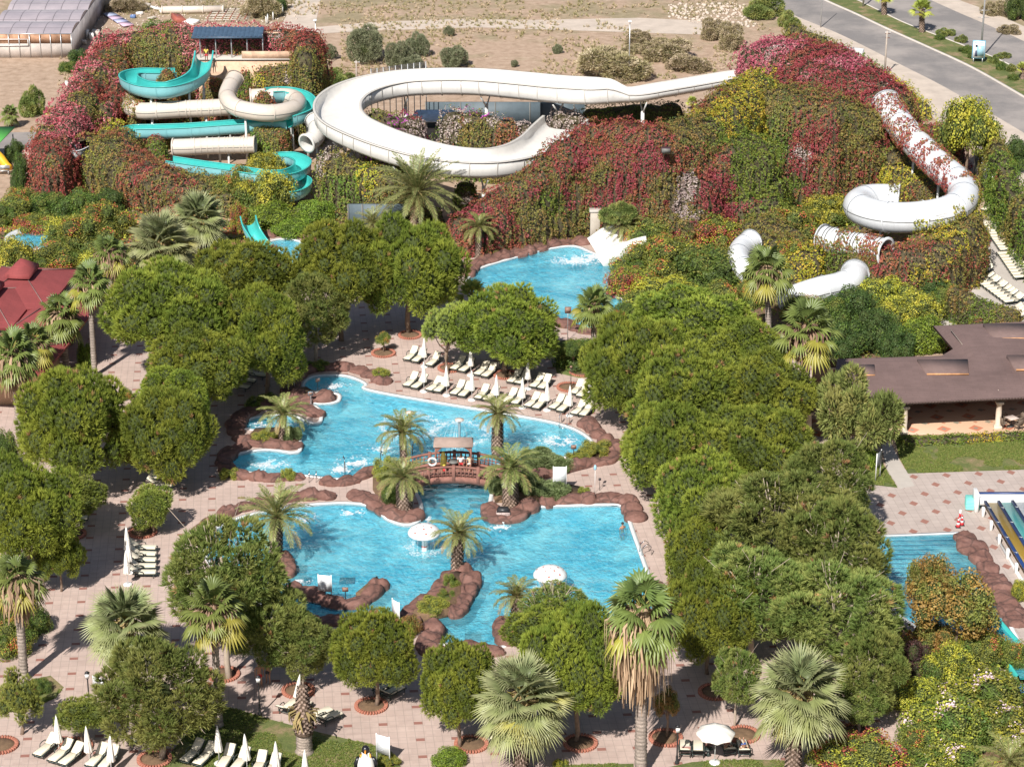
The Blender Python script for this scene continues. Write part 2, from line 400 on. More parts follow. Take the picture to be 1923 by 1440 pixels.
POOLS = {'main': MAIN,
   'splash': [(492, 478), (498, 462), (512, 452), (535, 449), (560, 453), (580, 463), (586, 480), (570, 510), (540, 545), (510, 545), (495, 520)],
   'slide': [(882, 522), (900, 505), (960, 486), (1020, 470), (1062, 463), (1085, 464), (1110, 475), (1160, 492), (1185, 500), (1160, 540), (1150, 555), (1195, 572), (1200, 590), (1160, 615), (1110, 618), (1060, 612), (980, 590), (905, 580), (880, 545)],
   'lap': [(1625, 1008), (1797, 1001), (1830, 1050), (1858, 1100), (1876, 1140), (1925, 1235), (1850, 1240), (1760, 1200), (1640, 1120)]}
WZ = {'main': -.16, 'splash': -.12, 'slide': -.14, 'lap': -.10}
GP = {k: gpoly(v) for k, v in POOLS.items()}
GPs = {k: [tuple(p) for p in cat_rom(v, 3, True)] if k != 'lap' else v for k, v in GP.items()}
def offset_ring(poly, d):
 n = len(poly); ar = sum(poly[i][0] * poly[(i + 1) % n][1] - poly[(i + 1) % n][0] * poly[i][1] for i in range(n)); sg = 1 if ar > 0 else -1
 out = []
 for i in range(n):
  a, b, c = Vector(poly[i - 1]), Vector(poly[i]), Vector(poly[(i + 1) % n])
  t = ((b - a).normalized() + (c - b).normalized())
  t = t.normalized() if t.length > 1e-6 else (c - b).normalized()
  out.append((b.x + sg * d * t.y, b.y - sg * d * t.x))
 return out
holes = [GPs[k] for k in GPs]
def sheet(name, polys, z, mat, kind='structure'):
 b = MB(); V, F = fill(polys, z); b.add(V, F); o = b.build(name, mat); return tag(o, kind=kind)
BIG = [(-2500, -300), (2500, -300), (2500, 4500), (-2500, 4500)]
sheet('ground', [BIG] + holes, -.012, M['ground'])
PAVE = gpoly([(-60, 700), (60, 640), (200, 590), (420, 560), (470, 425), (600, 425), (700, 500), (850, 500), (860, 470), (1000, 450), (1115, 440), (1230, 470), (1260, 600), (1560, 700), (1580, 860), (1650, 1100), (1760, 1260), (1800, 1500), (1750, 1600), (-150, 1600), (-200, 1100)])
sheet('paving', [PAVE] + [GPs[k] for k in ('main', 'splash', 'slide')], -.004, M['paving'])
DIA = gpoly([(1560, 895), (1600, 885), (2000, 868), (2100, 1300), (1960, 1330), (1790, 1255), (1700, 1200), (1600, 1040)])
sheet('paving_by_the_race_slide', [DIA, GPs['lap']], .001, M['diamond'])
for k in GPs:
 p = GPs[k]; n = len(p); z0 = -1.15
 b = MB(); V, F = fill([p], z0); b.add(V, F)
 W = [(x, y, z0) for x, y in p] + [(x, y, -.01) for x, y in p]
 b.add(W, [(i, (i + 1) % n, n + (i + 1) % n, n + i) for i in range(n)], mi=1)
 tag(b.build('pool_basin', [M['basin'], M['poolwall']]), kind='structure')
 b = MB(); V, F = fill([p], WZ[k]); b.add(V, F); tag(b.build('water', M['water']), kind='structure')
 # coping: raised rim with a rounded lip
 o = offset_ring(p, .30);
 V = [(x, y, .035) for x, y in p] + [(x, y, .035) for x, y in o] + [(x, y, -.2) for x, y in p] + [(x, y, -.05) for x, y in o]
 F = []
 for i in range(n):
  j = (i + 1) % n; F += [(i, j, n + j, n + i), (2 * n + i, 2 * n + j, j, i), (n + i, n + j, 3 * n + j, 3 * n + i)]
 b = MB(); V = np.array(V); b.add(V, F); tag(b.build('pool_coping', M['coping']), kind='structure')
# lawns
def lawn(name, pts, z=.006): return sheet(name, [gpoly(pts)], z, M['grass'])
LAWNS = [[(395, 1322), (440, 1330), (500, 1348), (552, 1362), (610, 1377), (700, 1398), (735, 1412), (760, 1450), (770, 1520), (330, 1520), (300, 1440)],
   [(1255, 1440), (1300, 1430), (1400, 1425), (1480, 1427), (1500, 1520), (1240, 1520)],
   [(1040, 1436), (1190, 1433), (1190, 1520), (1040, 1520)],
   [(1678, 815), (1760, 812), (1970, 806), (1975, 880), (1705, 889), (1690, 862)],
   [(1625, 888), (1655, 868), (1686, 916), (1630, 909)],
   [(0, 1300), (60, 1275), (95, 1268), (120, 1290), (105, 1310), (60, 1330), (0, 1340)]]
for l in LAWNS: lawn('lawn', l)
tag(sheet('path', [gpoly([(1655, 835), (1672, 830), (1688, 862), (1718, 912), (1690, 918), (1665, 880)])], .010, M['concrete']))
# roads (top right), a terrace for loungers, track, service road on the left
def strip(name, left, right, z, mat, n=12):
 L = cat_rom(gpoly(left), n); Rr = cat_rom(gpoly(right), n); k = len(L)
 Rr = np.array([Rr[int(round(i * (len(Rr) - 1) / (k - 1)))] for i in range(k)])
 V = [(x, y, z) for x, y in L] + [(x, y, z) for x, y in Rr]
 b = MB(); b.add(V, [(i, i + 1, k + i + 1, k + i) for i in range(k - 1)]); return tag(b.build(name, mat), kind='structure')
VL = [(1290, -90), (1400, -10), (1483, 45), (1560, 88), (1640, 135), (1700, 180), (1770, 235), (1860, 300), (1960, 380), (2100, 480)]
RL = [(1320, -90), (1430, -10), (1483, 25), (1580, 66), (1700, 126), (1767, 160), (1850, 207), (1923, 250), (2000, 300), (2150, 400)]
K1 = [(1380, -90), (1500, -27), (1547, 0), (1605, 26), (1662, 53), (1740, 88), (1826, 128), (1923, 183), (2020, 240), (2200, 340)]
K2 = [(1450, -90), (1540, -30), (1607, 0), (1655, 23), (1703, 46), (1792, 80), (1868, 110), (1923, 137), (2020, 190), (2200, 290)]
R2 = [(1540, -90), (1680, -27), (1746, 0), (1800, 24), (1861, 50), (1923, 78), (1980, 108), (2060, 150), (2160, 200), (2300, 280)]
R3 = [(1600, -90), (1740, -27), (1800, 0), (1860, 22), (1923, 50), (1980, 76), (2060, 115), (2120, 150), (2220, 200), (2350, 280)]
strip('verge', VL, RL, .004, M['dirt']); strip('road', RL, K1, .006, M['asphalt']); strip('road', K2, R2, .006, M['asphalt'])
strip('verge', R2, R3, .004, M['dirt'])
strip('median', K1, K2, .10, M['grass'])
for line in (K1, K2):
 c = cat_rom(gpoly(line), 8); b = MB(); o = [Vector((p[0], p[1])) for p in c]; V = []; n = len(o)
 for i, p in enumerate(o):
  t = (o[min(i + 1, n - 1)] - o[max(i - 1, 0)]).normalized(); nn = Vector((-t.y, t.x)) * .16
  V += [(p.x - nn.x, p.y - nn.y, 0), (p.x - nn.x, p.y - nn.y, .14), (p.x + nn.x, p.y + nn.y, .14), (p.x + nn.x, p.y + nn.y, 0)]
 b.add(V, [(4 * i + j, 4 * i + 4 + j, 4 * i + 5 + j, 4 * i + 1 + j) for i in range(n - 1) for j in range(3)])
 tag(b.build('kerb', M['kerb']), kind='structure')
# worn edge line on the near carriageway
EL = [(x - 22 + 44 * .0 + .42 * (k1[0] - x), y + .30 * (k1[1] - y)) for (x, y), k1 in zip(RL, K1)]
TER = [(1800, 540), (1835, 470), (1845, 415), (1860, 400), (1900, 450), (1990, 520), (2080, 640), (1700, 640), (1740, 600)]
sheet('terrace', [gpoly(TER)], .012, M['concrete'])
strip('track', [(560, -40), (548, 10), (520, 60), (500, 90)], [(610, -40), (600, 10), (590, 60), (588, 90)], .004, M['dirt'])
sheet('track', [gpoly([(588, 52), (700, 42), (860, 36), (1000, 38), (1200, 34), (1330, 40), (1400, 60), (1330, 66), (1150, 60), (900, 52), (700, 58), (590, 64)])], .003, M['dirt'])
sheet('road', [gpoly([(-60, 250), (80, 248), (90, 285), (-60, 295)])], .006, M['asphalt'])
# ================================================================== PLANTS
M['needle'] = leafmat('pine_needles', .36, .6, .17, gain=1.8)
M['leaf'] = leafmat('leaves', .32, .55, .10, gain=1.55)
M['frond'] = leafmat('palm_fronds', .25, .42, .08, .5, gain=1.2)
M['dead'] = leafmat('dead_fronds', .12, .8, .08, .1)
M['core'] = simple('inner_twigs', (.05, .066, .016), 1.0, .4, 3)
M['bark'] = simple('pine_bark', (.24, .17, .125), .95, .3, 4, .8)
M['twig'] = simple('bare_branch', (.42, .34, .27), .9, .15, 4)
M['palmbark'] = simple('palm_bark', (.27, .215, .18), .95, .35, 6, .8, dirt=(.12, .09, .07))
M['palmsmooth'] = simple('smooth_palm_trunk', (.42, .35, .29), .9, .15, 3, .4)
M['vinebase'] = simple('creeper_stems', (.07, .058, .03), .95, .4, 2, .5)
def unit(v): return v / (np.linalg.norm(v, axis=1)[:, None] + 1e-9)
def blades(rs, O, N, nb, ln, wd, spread, up, cols, jit=.18, tip=1.25, fold=False):
 """narrow pointed blades: nb from each origin O, leaning along N"""
 k = len(O); n = k * nb
 o = np.repeat(O, nb, 0); nn = np.repeat(N, nb, 0)
 d = unit(nn + rs.normal(size=(n, 3)) * spread + np.array([0, 0, up]))
 s = unit(np.cross(d, rs.normal(size=(n, 3))))
 L = ln * rs.uniform(.65, 1.2, (n, 1)); w = wd * rs.uniform(.7, 1.3, (n, 1))
 mid = o + d * L * .45
 V = np.stack([o, mid + s * w * .5, o + d * L, mid - s * w * .5], 1).reshape(-1, 3)
 F = np.arange(n * 4).reshape(n, 4)
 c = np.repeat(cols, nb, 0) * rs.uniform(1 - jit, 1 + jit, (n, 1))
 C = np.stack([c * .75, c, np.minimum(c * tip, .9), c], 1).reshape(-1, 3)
 return V, F, C
def leaves(rs, O, N, size, cols, tilt=.6, jit=.2, asp=.7):
 n = len(O); nn = unit(N + rs.normal(size=(n, 3)) * tilt)
 u = unit(np.cross(nn, rs.normal(size=(n, 3)))); v = np.cross(nn, u)
 s = size * rs.uniform(.6, 1.3, (n, 1))
 V = np.stack([O - u * s * .5, O + v * s * .5 * asp, O + u * s * .5, O - v * s * .5 * asp], 1).reshape(-1, 3)
 c = cols * rs.uniform(1 - jit, 1 + jit, (n, 1))
 return V, np.arange(n * 4).reshape(n, 4), np.repeat(c, 4, 0)
def lobes_on(rs, n, R, H, rl, low=-.35):
 """lobe centres spread over an ellipsoid crown"""
 out = []; i = 0
 while len(out) < n and i < 4000:
  i += 1
  d = rs.normal(size=3); d /= np.linalg.norm(d)
  if d[2] < low: continue
  k = rs.uniform(.58, .94)
  c = np.array([d[0] * R * k, d[1] * R * k, d[2] * H * k]); r = rl * rs.uniform(.75, 1.25)
  if all(np.linalg.norm((c - q[0]) / np.array([1, 1, .8])) > .56 * (r + q[1]) for q in out): out.append((c, r))
 return out
def sph(n, rs):
 i = np.arange(n) + .5; ph = np.arccos(1 - 2 * i / n); th = math.pi * (1 + 5 ** .5) * i + rs.rand() * 6
 return np.stack([np.cos(th) * np.sin(ph), np.sin(th) * np.sin(ph), np.cos(ph)], 1)
def ico_blob(b, c, r, rs, mi=0, col=None, n1=8, n2=12, amp=.12, sz=1.0):
 V = [];
 for i in range(n1 + 1):
  th = math.pi * i / n1
  for j in range(n2):
   a = 2 * math.pi * j / n2; V.append((math.sin(th) * math.cos(a), math.sin(th) * math.sin(a), math.cos(th)))
 V = np.array(V); k = 1 + amp * (fnoise(V, .7, rs.rand() * 50) - .5) * 2; V = V * k[:, None] * r * np.array([1, 1, sz]) + c
 F = [(i * n2 + j, i * n2 + (j + 1) % n2, (i + 1) * n2 + (j + 1) % n2, (i + 1) * n2 + j) for i in range(n1) for j in range(n2)]
 b.add(V, F, col, mi)
def pine_meshes(seed, R, H, hc, nl=26, rl=.27, col=(.090, .117, .018), col2=(.17, .188, .029), dens=10, bl=.36, loose=0.0, trunk_r=.2, lean=0.2):
 """crown + trunk meshes of a pine; origin at the ground, crown centre at height hc"""
 rs = np.random.RandomState(seed)
 L = lobes_on(rs, int(nl * 1.35), R, H, rl * (R + H) / 2, -.5 if not loose else -.8)
 b = MB(); cc = np.array([0, 0, hc])
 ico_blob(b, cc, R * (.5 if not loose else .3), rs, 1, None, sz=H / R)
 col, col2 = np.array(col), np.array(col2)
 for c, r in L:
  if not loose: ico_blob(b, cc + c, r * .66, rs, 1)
  n = int(4 * math.pi * r * r * dens); d = sph(n, rs)
  out = c / (np.linalg.norm(c) + 1e-6)
  keep = (d @ out > -.55)
  k = .84 + .26 * rs.rand(n) + .18 * (fnoise(d * 1.0, .5, rs.rand() * 90) - .5)
  p = c + d * (r * k)[:, None]
  for c2, r2 in L:
   if c2 is not c: keep &= np.linalg.norm(p - c2, axis=1) > r2 * .82
  p = p[keep]; d = d[keep]
  if loose:
   kk = rs.rand(len(p)) > loose * .22; p = p[kk]; d = d[kk]
  m = fnoise(p, 1.6, seed)[:, None]; m = np.clip((m - .35) / .3, 0, 1); mm = np.clip(m + rs.normal(0, .22, (len(p), 1)), 0, 1)
  cl = col * (1 - mm) + col2 * mm; br = rs.rand(len(p)) < .01; cl[br] = (.22, .13, .06)
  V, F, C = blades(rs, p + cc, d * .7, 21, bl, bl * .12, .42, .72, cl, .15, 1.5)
  b.add(V, F, C)
 crown = b
 t = MB(); base = np.array([0, 0, 0.]); top = np.array([rs.uniform(-lean, lean), rs.uniform(-lean, lean), hc + H * (.2 if not loose else .42)])
 pts = [base + (top - base) * q + np.array([math.sin(q * 5 + seed) * .12, math.cos(q * 4 + seed) * .12, 0]) * (q > 0) for q in np.linspace(0, 1, 8)]
 pts[0] = base - np.array([0, 0, .15])
 t.tube(pts, np.linspace(trunk_r, trunk_r * .38, 8), 10)
 for c, r in L[:18]:
  q = rs.uniform(.42, .9); s0 = base + (top - base) * q; e = cc + c * (.8 if not loose else 1.02)
  mid = (s0 + e) / 2 + np.array([0, 0, -.25])
  t.tube([s0, mid, e], [trunk_r * .42, trunk_r * .26, trunk_r * .1], 6)
  if loose:
   for q2 in range(3):
    e2 = e + rs.normal(size=3) * r * .8; t.tube([mid, (mid + e2) / 2 + rs.normal(size=3) * .15, e2], [trunk_r * .16, trunk_r * .1, .012], 5)
 return crown, t
PINE = {}
def pine_variant(key, **kw):
 c, t = pine_meshes(**kw); r = bpy.data.objects
 cm = c.build('crown', [M['needle'], M['core']]); tm = t.build('trunk', M['bark'] if not kw.get('loose') else M['twig'])
 PINE[key] = (cm.data, tm.data, kw['R'], kw['H'], kw['hc']);
 for o in (cm, tm): bpy.data.objects.remove(o)
for i in range(4): pine_variant('dense%d' % i, seed=20 + i, R=3.4, H=2.9, hc=4.6, nl=30 + 3 * i)
pine_variant('light0', seed=31, R=2.3, H=1.9, hc=3.4, nl=18, col=(.17, .2, .045), col2=(.21, .23, .055), dens=8, bl=.34)
for i in range(3): pine_variant('loose%d' % i, seed=40 + i, R=3.3, H=3.3, hc=5.0, nl=34, rl=.25, loose=1.0, col=(.085, .115, .028), col2=(.15, .16, .045), bl=.46, dens=9)
for i in range(2): pine_variant('small%d' % i, seed=50 + i, R=1.5, H=1.5, hc=2.9, nl=16, rl=.36, bl=.3, dens=16, trunk_r=.1, col=(.12, .155, .03), col2=(.165, .185, .04))
def pine(key, label, cx, cy, rx, ry, by, rz=0.0, bx=None, group=None, name='pine_tree'):
 """crown centre & half-size and trunk foot as seen in the photo -> a tree of that size standing there"""
 cmesh, tmesh, R, H, hc = PINE[key]
 g = P(bx if bx is not None else cx + (cx - CXP) * -.004 * 5, by, 0)
 z = max(zat(g, cy), 1.2); s_ = ppm(cx, cy, z)
 dep = PITCH + math.atan((cy - CYP) / FPX)
 Rw = rx / s_; Hv = ry / s_
 Hw2 = (Hv ** 2 - (Rw * math.sin(dep)) ** 2) / math.cos(dep) ** 2
 Hw = math.sqrt(max(Hw2, (Rw * .55) ** 2)); Hw = min(Hw, Rw * 1.25)
 z = max(z, Hw * .75 + .8)
 t = root(name, label, 'tree', g, 0, group)
 c = bpy.data.objects.new('crown', cmesh); link(c, t); sx = Rw / R; sz = Hw / H
 c.scale = (sx, sx, sz); c.rotation_euler = (0, 0, rz); c.location = (0, 0, z - hc * sz)
 k = bpy.data.objects.new('trunk', tmesh); link(k, t); k.scale = (sx, sx, z / hc); k.rotation_euler = (0, 0, rz)
 return t
# ---- palms
def pinnate(seed, nf=46, L=3.0, droop=1.0, col=(.19, .215, .065), col2=(.33, .33, .12), lw=.07, ll=.42, nleaf=36):
 rs = np.random.RandomState(seed); b = MB()
 for i in range(nf):
  a = i * 2.399 + rs.rand() * .3; q = (i + .5) / nf
  el = R_(82 - 92 * q ** .85 + rs.uniform(-6, 6)); Lf = L * rs.uniform(.85, 1.08) * (1 - .15 * (q < .15))
  n = 12; pts = []; p = np.array([0, 0, 0.]); e = el
  for k in range(n + 1):
   pts.append(p.copy()); p = p + np.array([math.cos(a) * math.cos(e), math.sin(a) * math.cos(e), math.sin(e)]) * Lf / n
   e -= R_(5.5 * droop) * (0.5 + 1.3 * k / n) * (1.1 - .35 * abs(math.sin(el)))
  pts = np.array(pts); b.tube(pts, np.linspace(.045, .012, n + 1), 4, color=(.28, .24, .10))
  c0 = np.array(col) * (1 - q * .3) + np.array(col2) * q * .3
  if q > .93: c0 = np.array((.36, .25, .12))
  tt = np.linspace(.1, 1, nleaf); idx = tt * n; i0 = np.minimum(idx.astype(int), n - 1); f = (idx - i0)[:, None]
  pos = pts[i0] * (1 - f) + pts[i0 + 1] * f; T = unit(pts[i0 + 1] - pts[i0]);
  side = unit(np.cross(T, np.array([[0, 0, 1.]]))); upv = np.cross(side, T)
  for sg in (-1, 1):
   ln = ll * np.sin(np.clip(tt * 2.9, .35, 2.95))[:, None] * rs.uniform(.85, 1.15, (nleaf, 1)) + .08
   d = unit(T * .75 + side * sg * .8 + upv * .28 + rs.normal(size=(nleaf, 3)) * .1 + np.array([0, 0, -.12]))
   tipp = pos + d * ln - np.array([0, 0, 1]) * ln * .18; mid = pos + d * ln * .45
   V = np.stack([pos, mid + T * lw * .5, tipp, mid - T * lw * .5], 1).reshape(-1, 3)
   c = c0 * rs.uniform(.8, 1.2, (nleaf, 1)); m = rs.rand(nleaf, 1) < .25; c = np.where(m, np.array(col2) * rs.uniform(.8, 1.15, (nleaf, 1)), c)
   b.add(V, np.arange(nleaf * 4).reshape(-1, 4), np.repeat(c, 4, 0))
 return b
def fanleaf(b, rs, o, a, el, Lp, rad, c, nseg=18, arc=R_(215), droop=.35, fold=.12, split=.55, tipc=None):
 """one palmate leaf: petiole then a pleated fan of pointed segments"""
 d = np.array([math.cos(a) * math.cos(el), math.sin(a) * math.cos(el), math.sin(el)])
 hub = o + d * Lp + np.array([0, 0, -1]) * Lp * .12 * droop; b.tube([o, (o + hub) / 2 + np.array([0, 0, .05]), hub], [.035, .025, .02], 4, color=(.30, .27, .08))
 side = np.cross(d, [0, 0, 1.]); side /= np.linalg.norm(side) + 1e-9; nrm = np.cross(side, d)
 roll = rs.uniform(-.5, .5); side, nrm = side * math.cos(roll) + nrm * math.sin(roll), nrm * math.cos(roll) - side * math.sin(roll)
 an = np.linspace(-arc / 2, arc / 2, nseg + 1); V = []; F = []; C = []
 for k in range(nseg):
  t0, t1 = an[k], an[k + 1]; tm = (t0 + t1) / 2; r = rad * (.82 + .18 * math.cos(tm)) * rs.uniform(.92, 1.08)
  def pt(t, rr, h):
   q = hub + (d * math.cos(t) + side * math.sin(t)) * rr + nrm * h
   q = q + np.array([0, 0, -1]) * (rr ** 2 / rad) * droop * (.45 + .25 * abs(math.sin(t))); return q
  i = len(V)
  V += [hub, pt(t0, r * split, -fold * rad * .35), pt(tm, r * split, fold * rad * .35), pt(t1, r * split, -fold * rad * .35), pt(tm + rs.normal() * .03, r, -.06 * rad - droop * rad * .15 * rs.rand())]
  F += [(i, i + 1, i + 2), (i, i + 2, i + 3), (i + 1, i + 4, i + 2), (i + 2, i + 4, i + 3)]
  cc = np.array(c) * rs.uniform(.82, 1.18); tc = cc * 1.1 if tipc is None else np.array(tipc)
  C += [cc * 1.2, cc, cc, cc, tc]
 b.add(V, F, np.array(C))
def fanpalm(seed, nf, rad, Lp, el0, el1, cols, droop=.35, nseg=18, split=.55, yellow=.2, tipc=None, yc=(.31, .29, .05)):
 rs = np.random.RandomState(seed); b = MB()
 for i in range(nf):
  q = (i + .5) / nf; el = R_(el0 + (el1 - el0) * q + rs.uniform(-7, 7)); a = i * 2.399 + rs.uniform(-.25, .25)
  c = np.array(cols[0]) * (1 - q) + np.array(cols[1]) * q
  if rs.rand() < yellow and q > .45: c = np.array(yc) * rs.uniform(.8, 1.1)
  fanleaf(b, rs, np.array([0, 0, -.35 * q]), a, el, Lp * rs.uniform(.8, 1.15), rad * rs.uniform(.88, 1.1), c, nseg, droop=droop * (0.6 + q), split=split, tipc=tipc)
 return b
def skirt(seed, r0, ln, n=150, col=(.40, .28, .19), col2=(.22, .14, .095), spread=.5):
 rs = np.random.RandomState(seed); b = MB()
 a = rs.rand(n) * 2 * math.pi; z0 = -rs.rand(n) ** 1.2 * ln * .55 + .3
 for i in range(n):
  r = r0 * (1 + .25 * rs.rand()); out = spread * (rs.rand() ** 1.5) * (1 + z0[i] / ln)
  p0 = np.array([math.cos(a[i]) * r * .6, math.sin(a[i]) * r * .6, z0[i]]); p1 = np.array([math.cos(a[i]) * (r + out), math.sin(a[i]) * (r + out), z0[i] - .12 * ln])
  L = ln * rs.uniform(.25, .6); p2 = np.array([math.cos(a[i] + rs.normal() * .15) * (r + out * 1.05), math.sin(a[i] + rs.normal() * .15) * (r + out * 1.05), p1[2] - L])
  c = np.array(col) * (k := rs.rand()) + np.array(col2) * (1 - k); w = rs.uniform(.03, .11)
  t = np.array([-math.sin(a[i]), math.cos(a[i]), 0]) * w
  b.add([p0 - t * .4, p0 + t * .4, p1 + t, p1 - t, p2 + t * .3, p2 - t * .3], [(0, 1, 2, 3), (3, 2, 4, 5)], c)
 return b
def palmtrunk(h, r0, r1, kind, seed=0, bulge=None):
 rs = np.random.RandomState(seed); b = MB()
 if kind == 'scaly':        # leaf bases in a spiral
  prof = [(r0 * 1.12, -.15)] + [(r0 + (r1 - r0) * q, h * q) for q in np.linspace(0, 1, 8)] + [(r1 * .3, h + .1)]
  b.lathe(prof, 14, color=(.13, .09, .065))
  rows = max(5, int(h / .17));
  for k in range(rows):
   q = k / rows; r = r0 + (r1 - r0) * q; m = max(8, int(2 * math.pi * r / .24))
   for j in range(m):
    a = 2 * math.pi * (j + .5 * (k % 2)) / m; rr = r * 1.02; z = q * h; c = np.array((.30, .22, .175)) * rs.uniform(.65, 1.3)
    o = np.array([math.cos(a), math.sin(a), 0]); t = np.array([-math.sin(a), math.cos(a), 0]); s_ = .115
    b.add([o * rr * .96 - t * s_ + [0, 0, z], o * rr * .96 + t * s_ + [0, 0, z], o * (rr + .10) + t * s_ * .6 + [0, 0, z + .14], o * (rr + .10) - t * s_ * .6 + [0, 0, z + .14], o * rr * .94 + t * s_ * .5 + [0, 0, z + .2], o * rr * .94 - t * s_ * .5 + [0, 0, z + .2]],
      [(0, 1, 2, 3), (3, 2, 4, 5)], c)
 else:
  n = int(h / .13) + 3; prof = [(r0 * 1.35, -.15), (r0 * 1.2, .12)]
  for k in range(n):
   q = k / (n - 1); r = r0 + (r1 - r0) * q; prof.append((r * (1.1 if k % 2 else .93), .25 + (h - .25) * q))
  ph = rs.rand() * 6
  V0 = MB(); c = (.34, .285, .245) if kind == 'ringed' else (.45, .37, .31)
  cl = np.repeat(np.array([[c_ * k_ for c_ in c] for k_ in [(.6 if i % 2 else 1.15) * rs.uniform(.8, 1.2) for i in range(len(prof))]]), 14, 0)
  b.lathe(prof, 14, color=cl, wob=lambda a, z: 1 + .05 * math.sin(3 * a + z * 9 + ph) + (.03 * math.sin(7 * a + 31 * z) if kind == 'ringed' else 0))
 return b
M['trunkcol'] = attrmat('palm_trunk', .95, .7, 9, .35)
def keep(mbobj, mats, name):
 o = mbobj.build(name, mats); d = o.data; bpy.data.objects.remove(o); return d
PM = {'date0': keep(pinnate(1), M['frond'], 'crown'), 'date1': keep(pinnate(2, 40, 2.8, 1.15), M['frond'], 'crown'), 'date2': keep(pinnate(3, 34, 2.6, 1.3, (.17, .20, .055), (.30, .30, .10)), M['frond'], 'crown'),
  'bigdate': keep(pinnate(4, 70, 4.3, .8, (.16, .19, .065), (.30, .31, .12), .085, .5, 46), M['frond'], 'crown'),
  'wash0': keep(fanpalm(5, 34, .95, .95, 80, -36, ((.12, .165, .045), (.19, .22, .055)), .75, 16, .6, .18), M['frond'], 'crown'),
  'wash1': keep(fanpalm(6, 30, .95, .9, 80, -40, ((.115, .16, .045), (.19, .22, .055)), .8, 16, .6, .15), M['frond'], 'crown'),
  'silver0': keep(fanpalm(7, 62, 1.25, 1.15, 84, -52, ((.20, .245, .115), (.27, .295, .11)), .35, 26, .42, .1, (.38, .38, .2), (.40, .38, .1)), M['frond'], 'crown'),
  'silver1': keep(fanpalm(8, 54, 1.25, 1.1, 84, -50, ((.19, .24, .11), (.26, .29, .10)), .4, 26, .42, .1, (.36, .37, .19), (.40, .38, .1)), M['frond'], 'crown'),
  'young': keep(fanpalm(9, 22, .8, .7, 82, 0, ((.28, .34, .07), (.36, .38, .08)), .35, 16, .55, .3), M['frond'], 'crown'),
  'skirtS': keep(skirt(1, .32, 2.5, 330, (.44, .30, .2), spread=.95), M['dead'], 'dead_fronds'), 'skirtL': keep(skirt(2, .42, 5.2, 760, (.50, .35, .24), (.27, .16, .105), spread=1.5), M['dead'], 'dead_fronds'), 'skirtT': keep(skirt(3, .3, 1.3, 90, (.38, .28, .14), (.3, .24, .1)), M['dead'], 'dead_fronds')}
def palm(kind, label, cx, cy, rx, bx, by, rz=0.0, r0=.28, r1=None, tk='ringed', skirt_=None, sks=1.0, group=None, name='palm_tree', rw=None, gz=0.0, lowk=1.0):
 """crown centre/half width & trunk foot in the photo"""
 Rn = {'date0': 2.75, 'date1': 2.55, 'date2': 2.3, 'bigdate': 3.9, 'wash0': 1.8, 'wash1': 1.75, 'silver0': 2.3, 'silver1': 2.25, 'young': 1.45}[kind]
 g = P(bx, by, gz); z = zat(g, cy) - gz; s_ = ppm(cx, cy, z); X = P(cx, cy, z + gz)
 off = Vector((X.x - g.x, 0, 0)); sc_ = rx / s_ / Rn
 t = root(name, label, 'palm', g, 0, group)
 c = bpy.data.objects.new('crown', PM[kind]); link(c, t); c.location = (off.x, 0, z); c.scale = (sc_,) * 3; c.rotation_euler = (0, 0, rz)
 tb = palmtrunk(z, r0, r1 or r0 * .8, tk, int(cx))
 for k in range(len(tb.v)):
  q = np.clip(tb.v[k][:, 2] / max(z, .5), 0, 1); tb.v[k][:, 0] += off.x * q ** 1.3
 tb.build('trunk', M['trunkcol'], t)
 if skirt_:
  s2 = bpy.data.objects.new('dead_fronds', PM[skirt_]); link(s2, t); s2.location = (off.x, 0, z); s2.rotation_euler = (0, 0, rz); s2.scale = (sks, sks, sks)
 return t
# ---- leafy shrubs and broadleaf trees
def bush_mesh(seed, cols, wts, leaf=.17, dens=24, nl=14, rl=.42, flat=.75, airy=0.0, blade=False):
 rs = np.random.RandomState(seed); b = MB(); cols = np.array(cols)
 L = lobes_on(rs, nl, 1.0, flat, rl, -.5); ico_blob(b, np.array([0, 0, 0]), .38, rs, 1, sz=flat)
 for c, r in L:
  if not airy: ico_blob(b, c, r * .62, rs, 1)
  n = int(4 * math.pi * r * r * dens * 11); d = sph(n, rs)
  p = c + d * (r * (.8 + .3 * rs.rand(n)))[:, None]; keepm = np.ones(n, bool)
  for c2, r2 in L:
   if c2 is not c: keepm &= np.linalg.norm(p - c2, axis=1) > r2 * .75
  p, d = p[keepm], d[keepm]
  k = fnoise(p, .45, seed); k = np.clip((k - .5) * 2.2 + .5 + rs.normal(0, .12, len(p)), 0, .999); idx = np.searchsorted(np.cumsum(wts), k * sum(wts)); idx = np.minimum(idx, len(cols) - 1)
  if blade: V, F, C = blades(rs, p, d, 5, leaf * 1.4, leaf * .3, .5, .35, cols[idx])
  else: V, F, C = leaves(rs, p, d + np.array([0, 0, .3]), leaf, cols[idx], .75)
  b.add(V, F, C)
 return keep(b, [M['leaf'], M['core']], 'foliage')
GRN, OLV, YEL, DKG, RED, ORG, GRY, CRM, BRN = (.085, .13, .025), (.15, .16, .035), (.29, .29, .035), (.05, .08, .022), (.30, .06, .055), (.36, .13, .05), (.34, .28, .24), (.25, .04, .065), (.2, .12, .05)
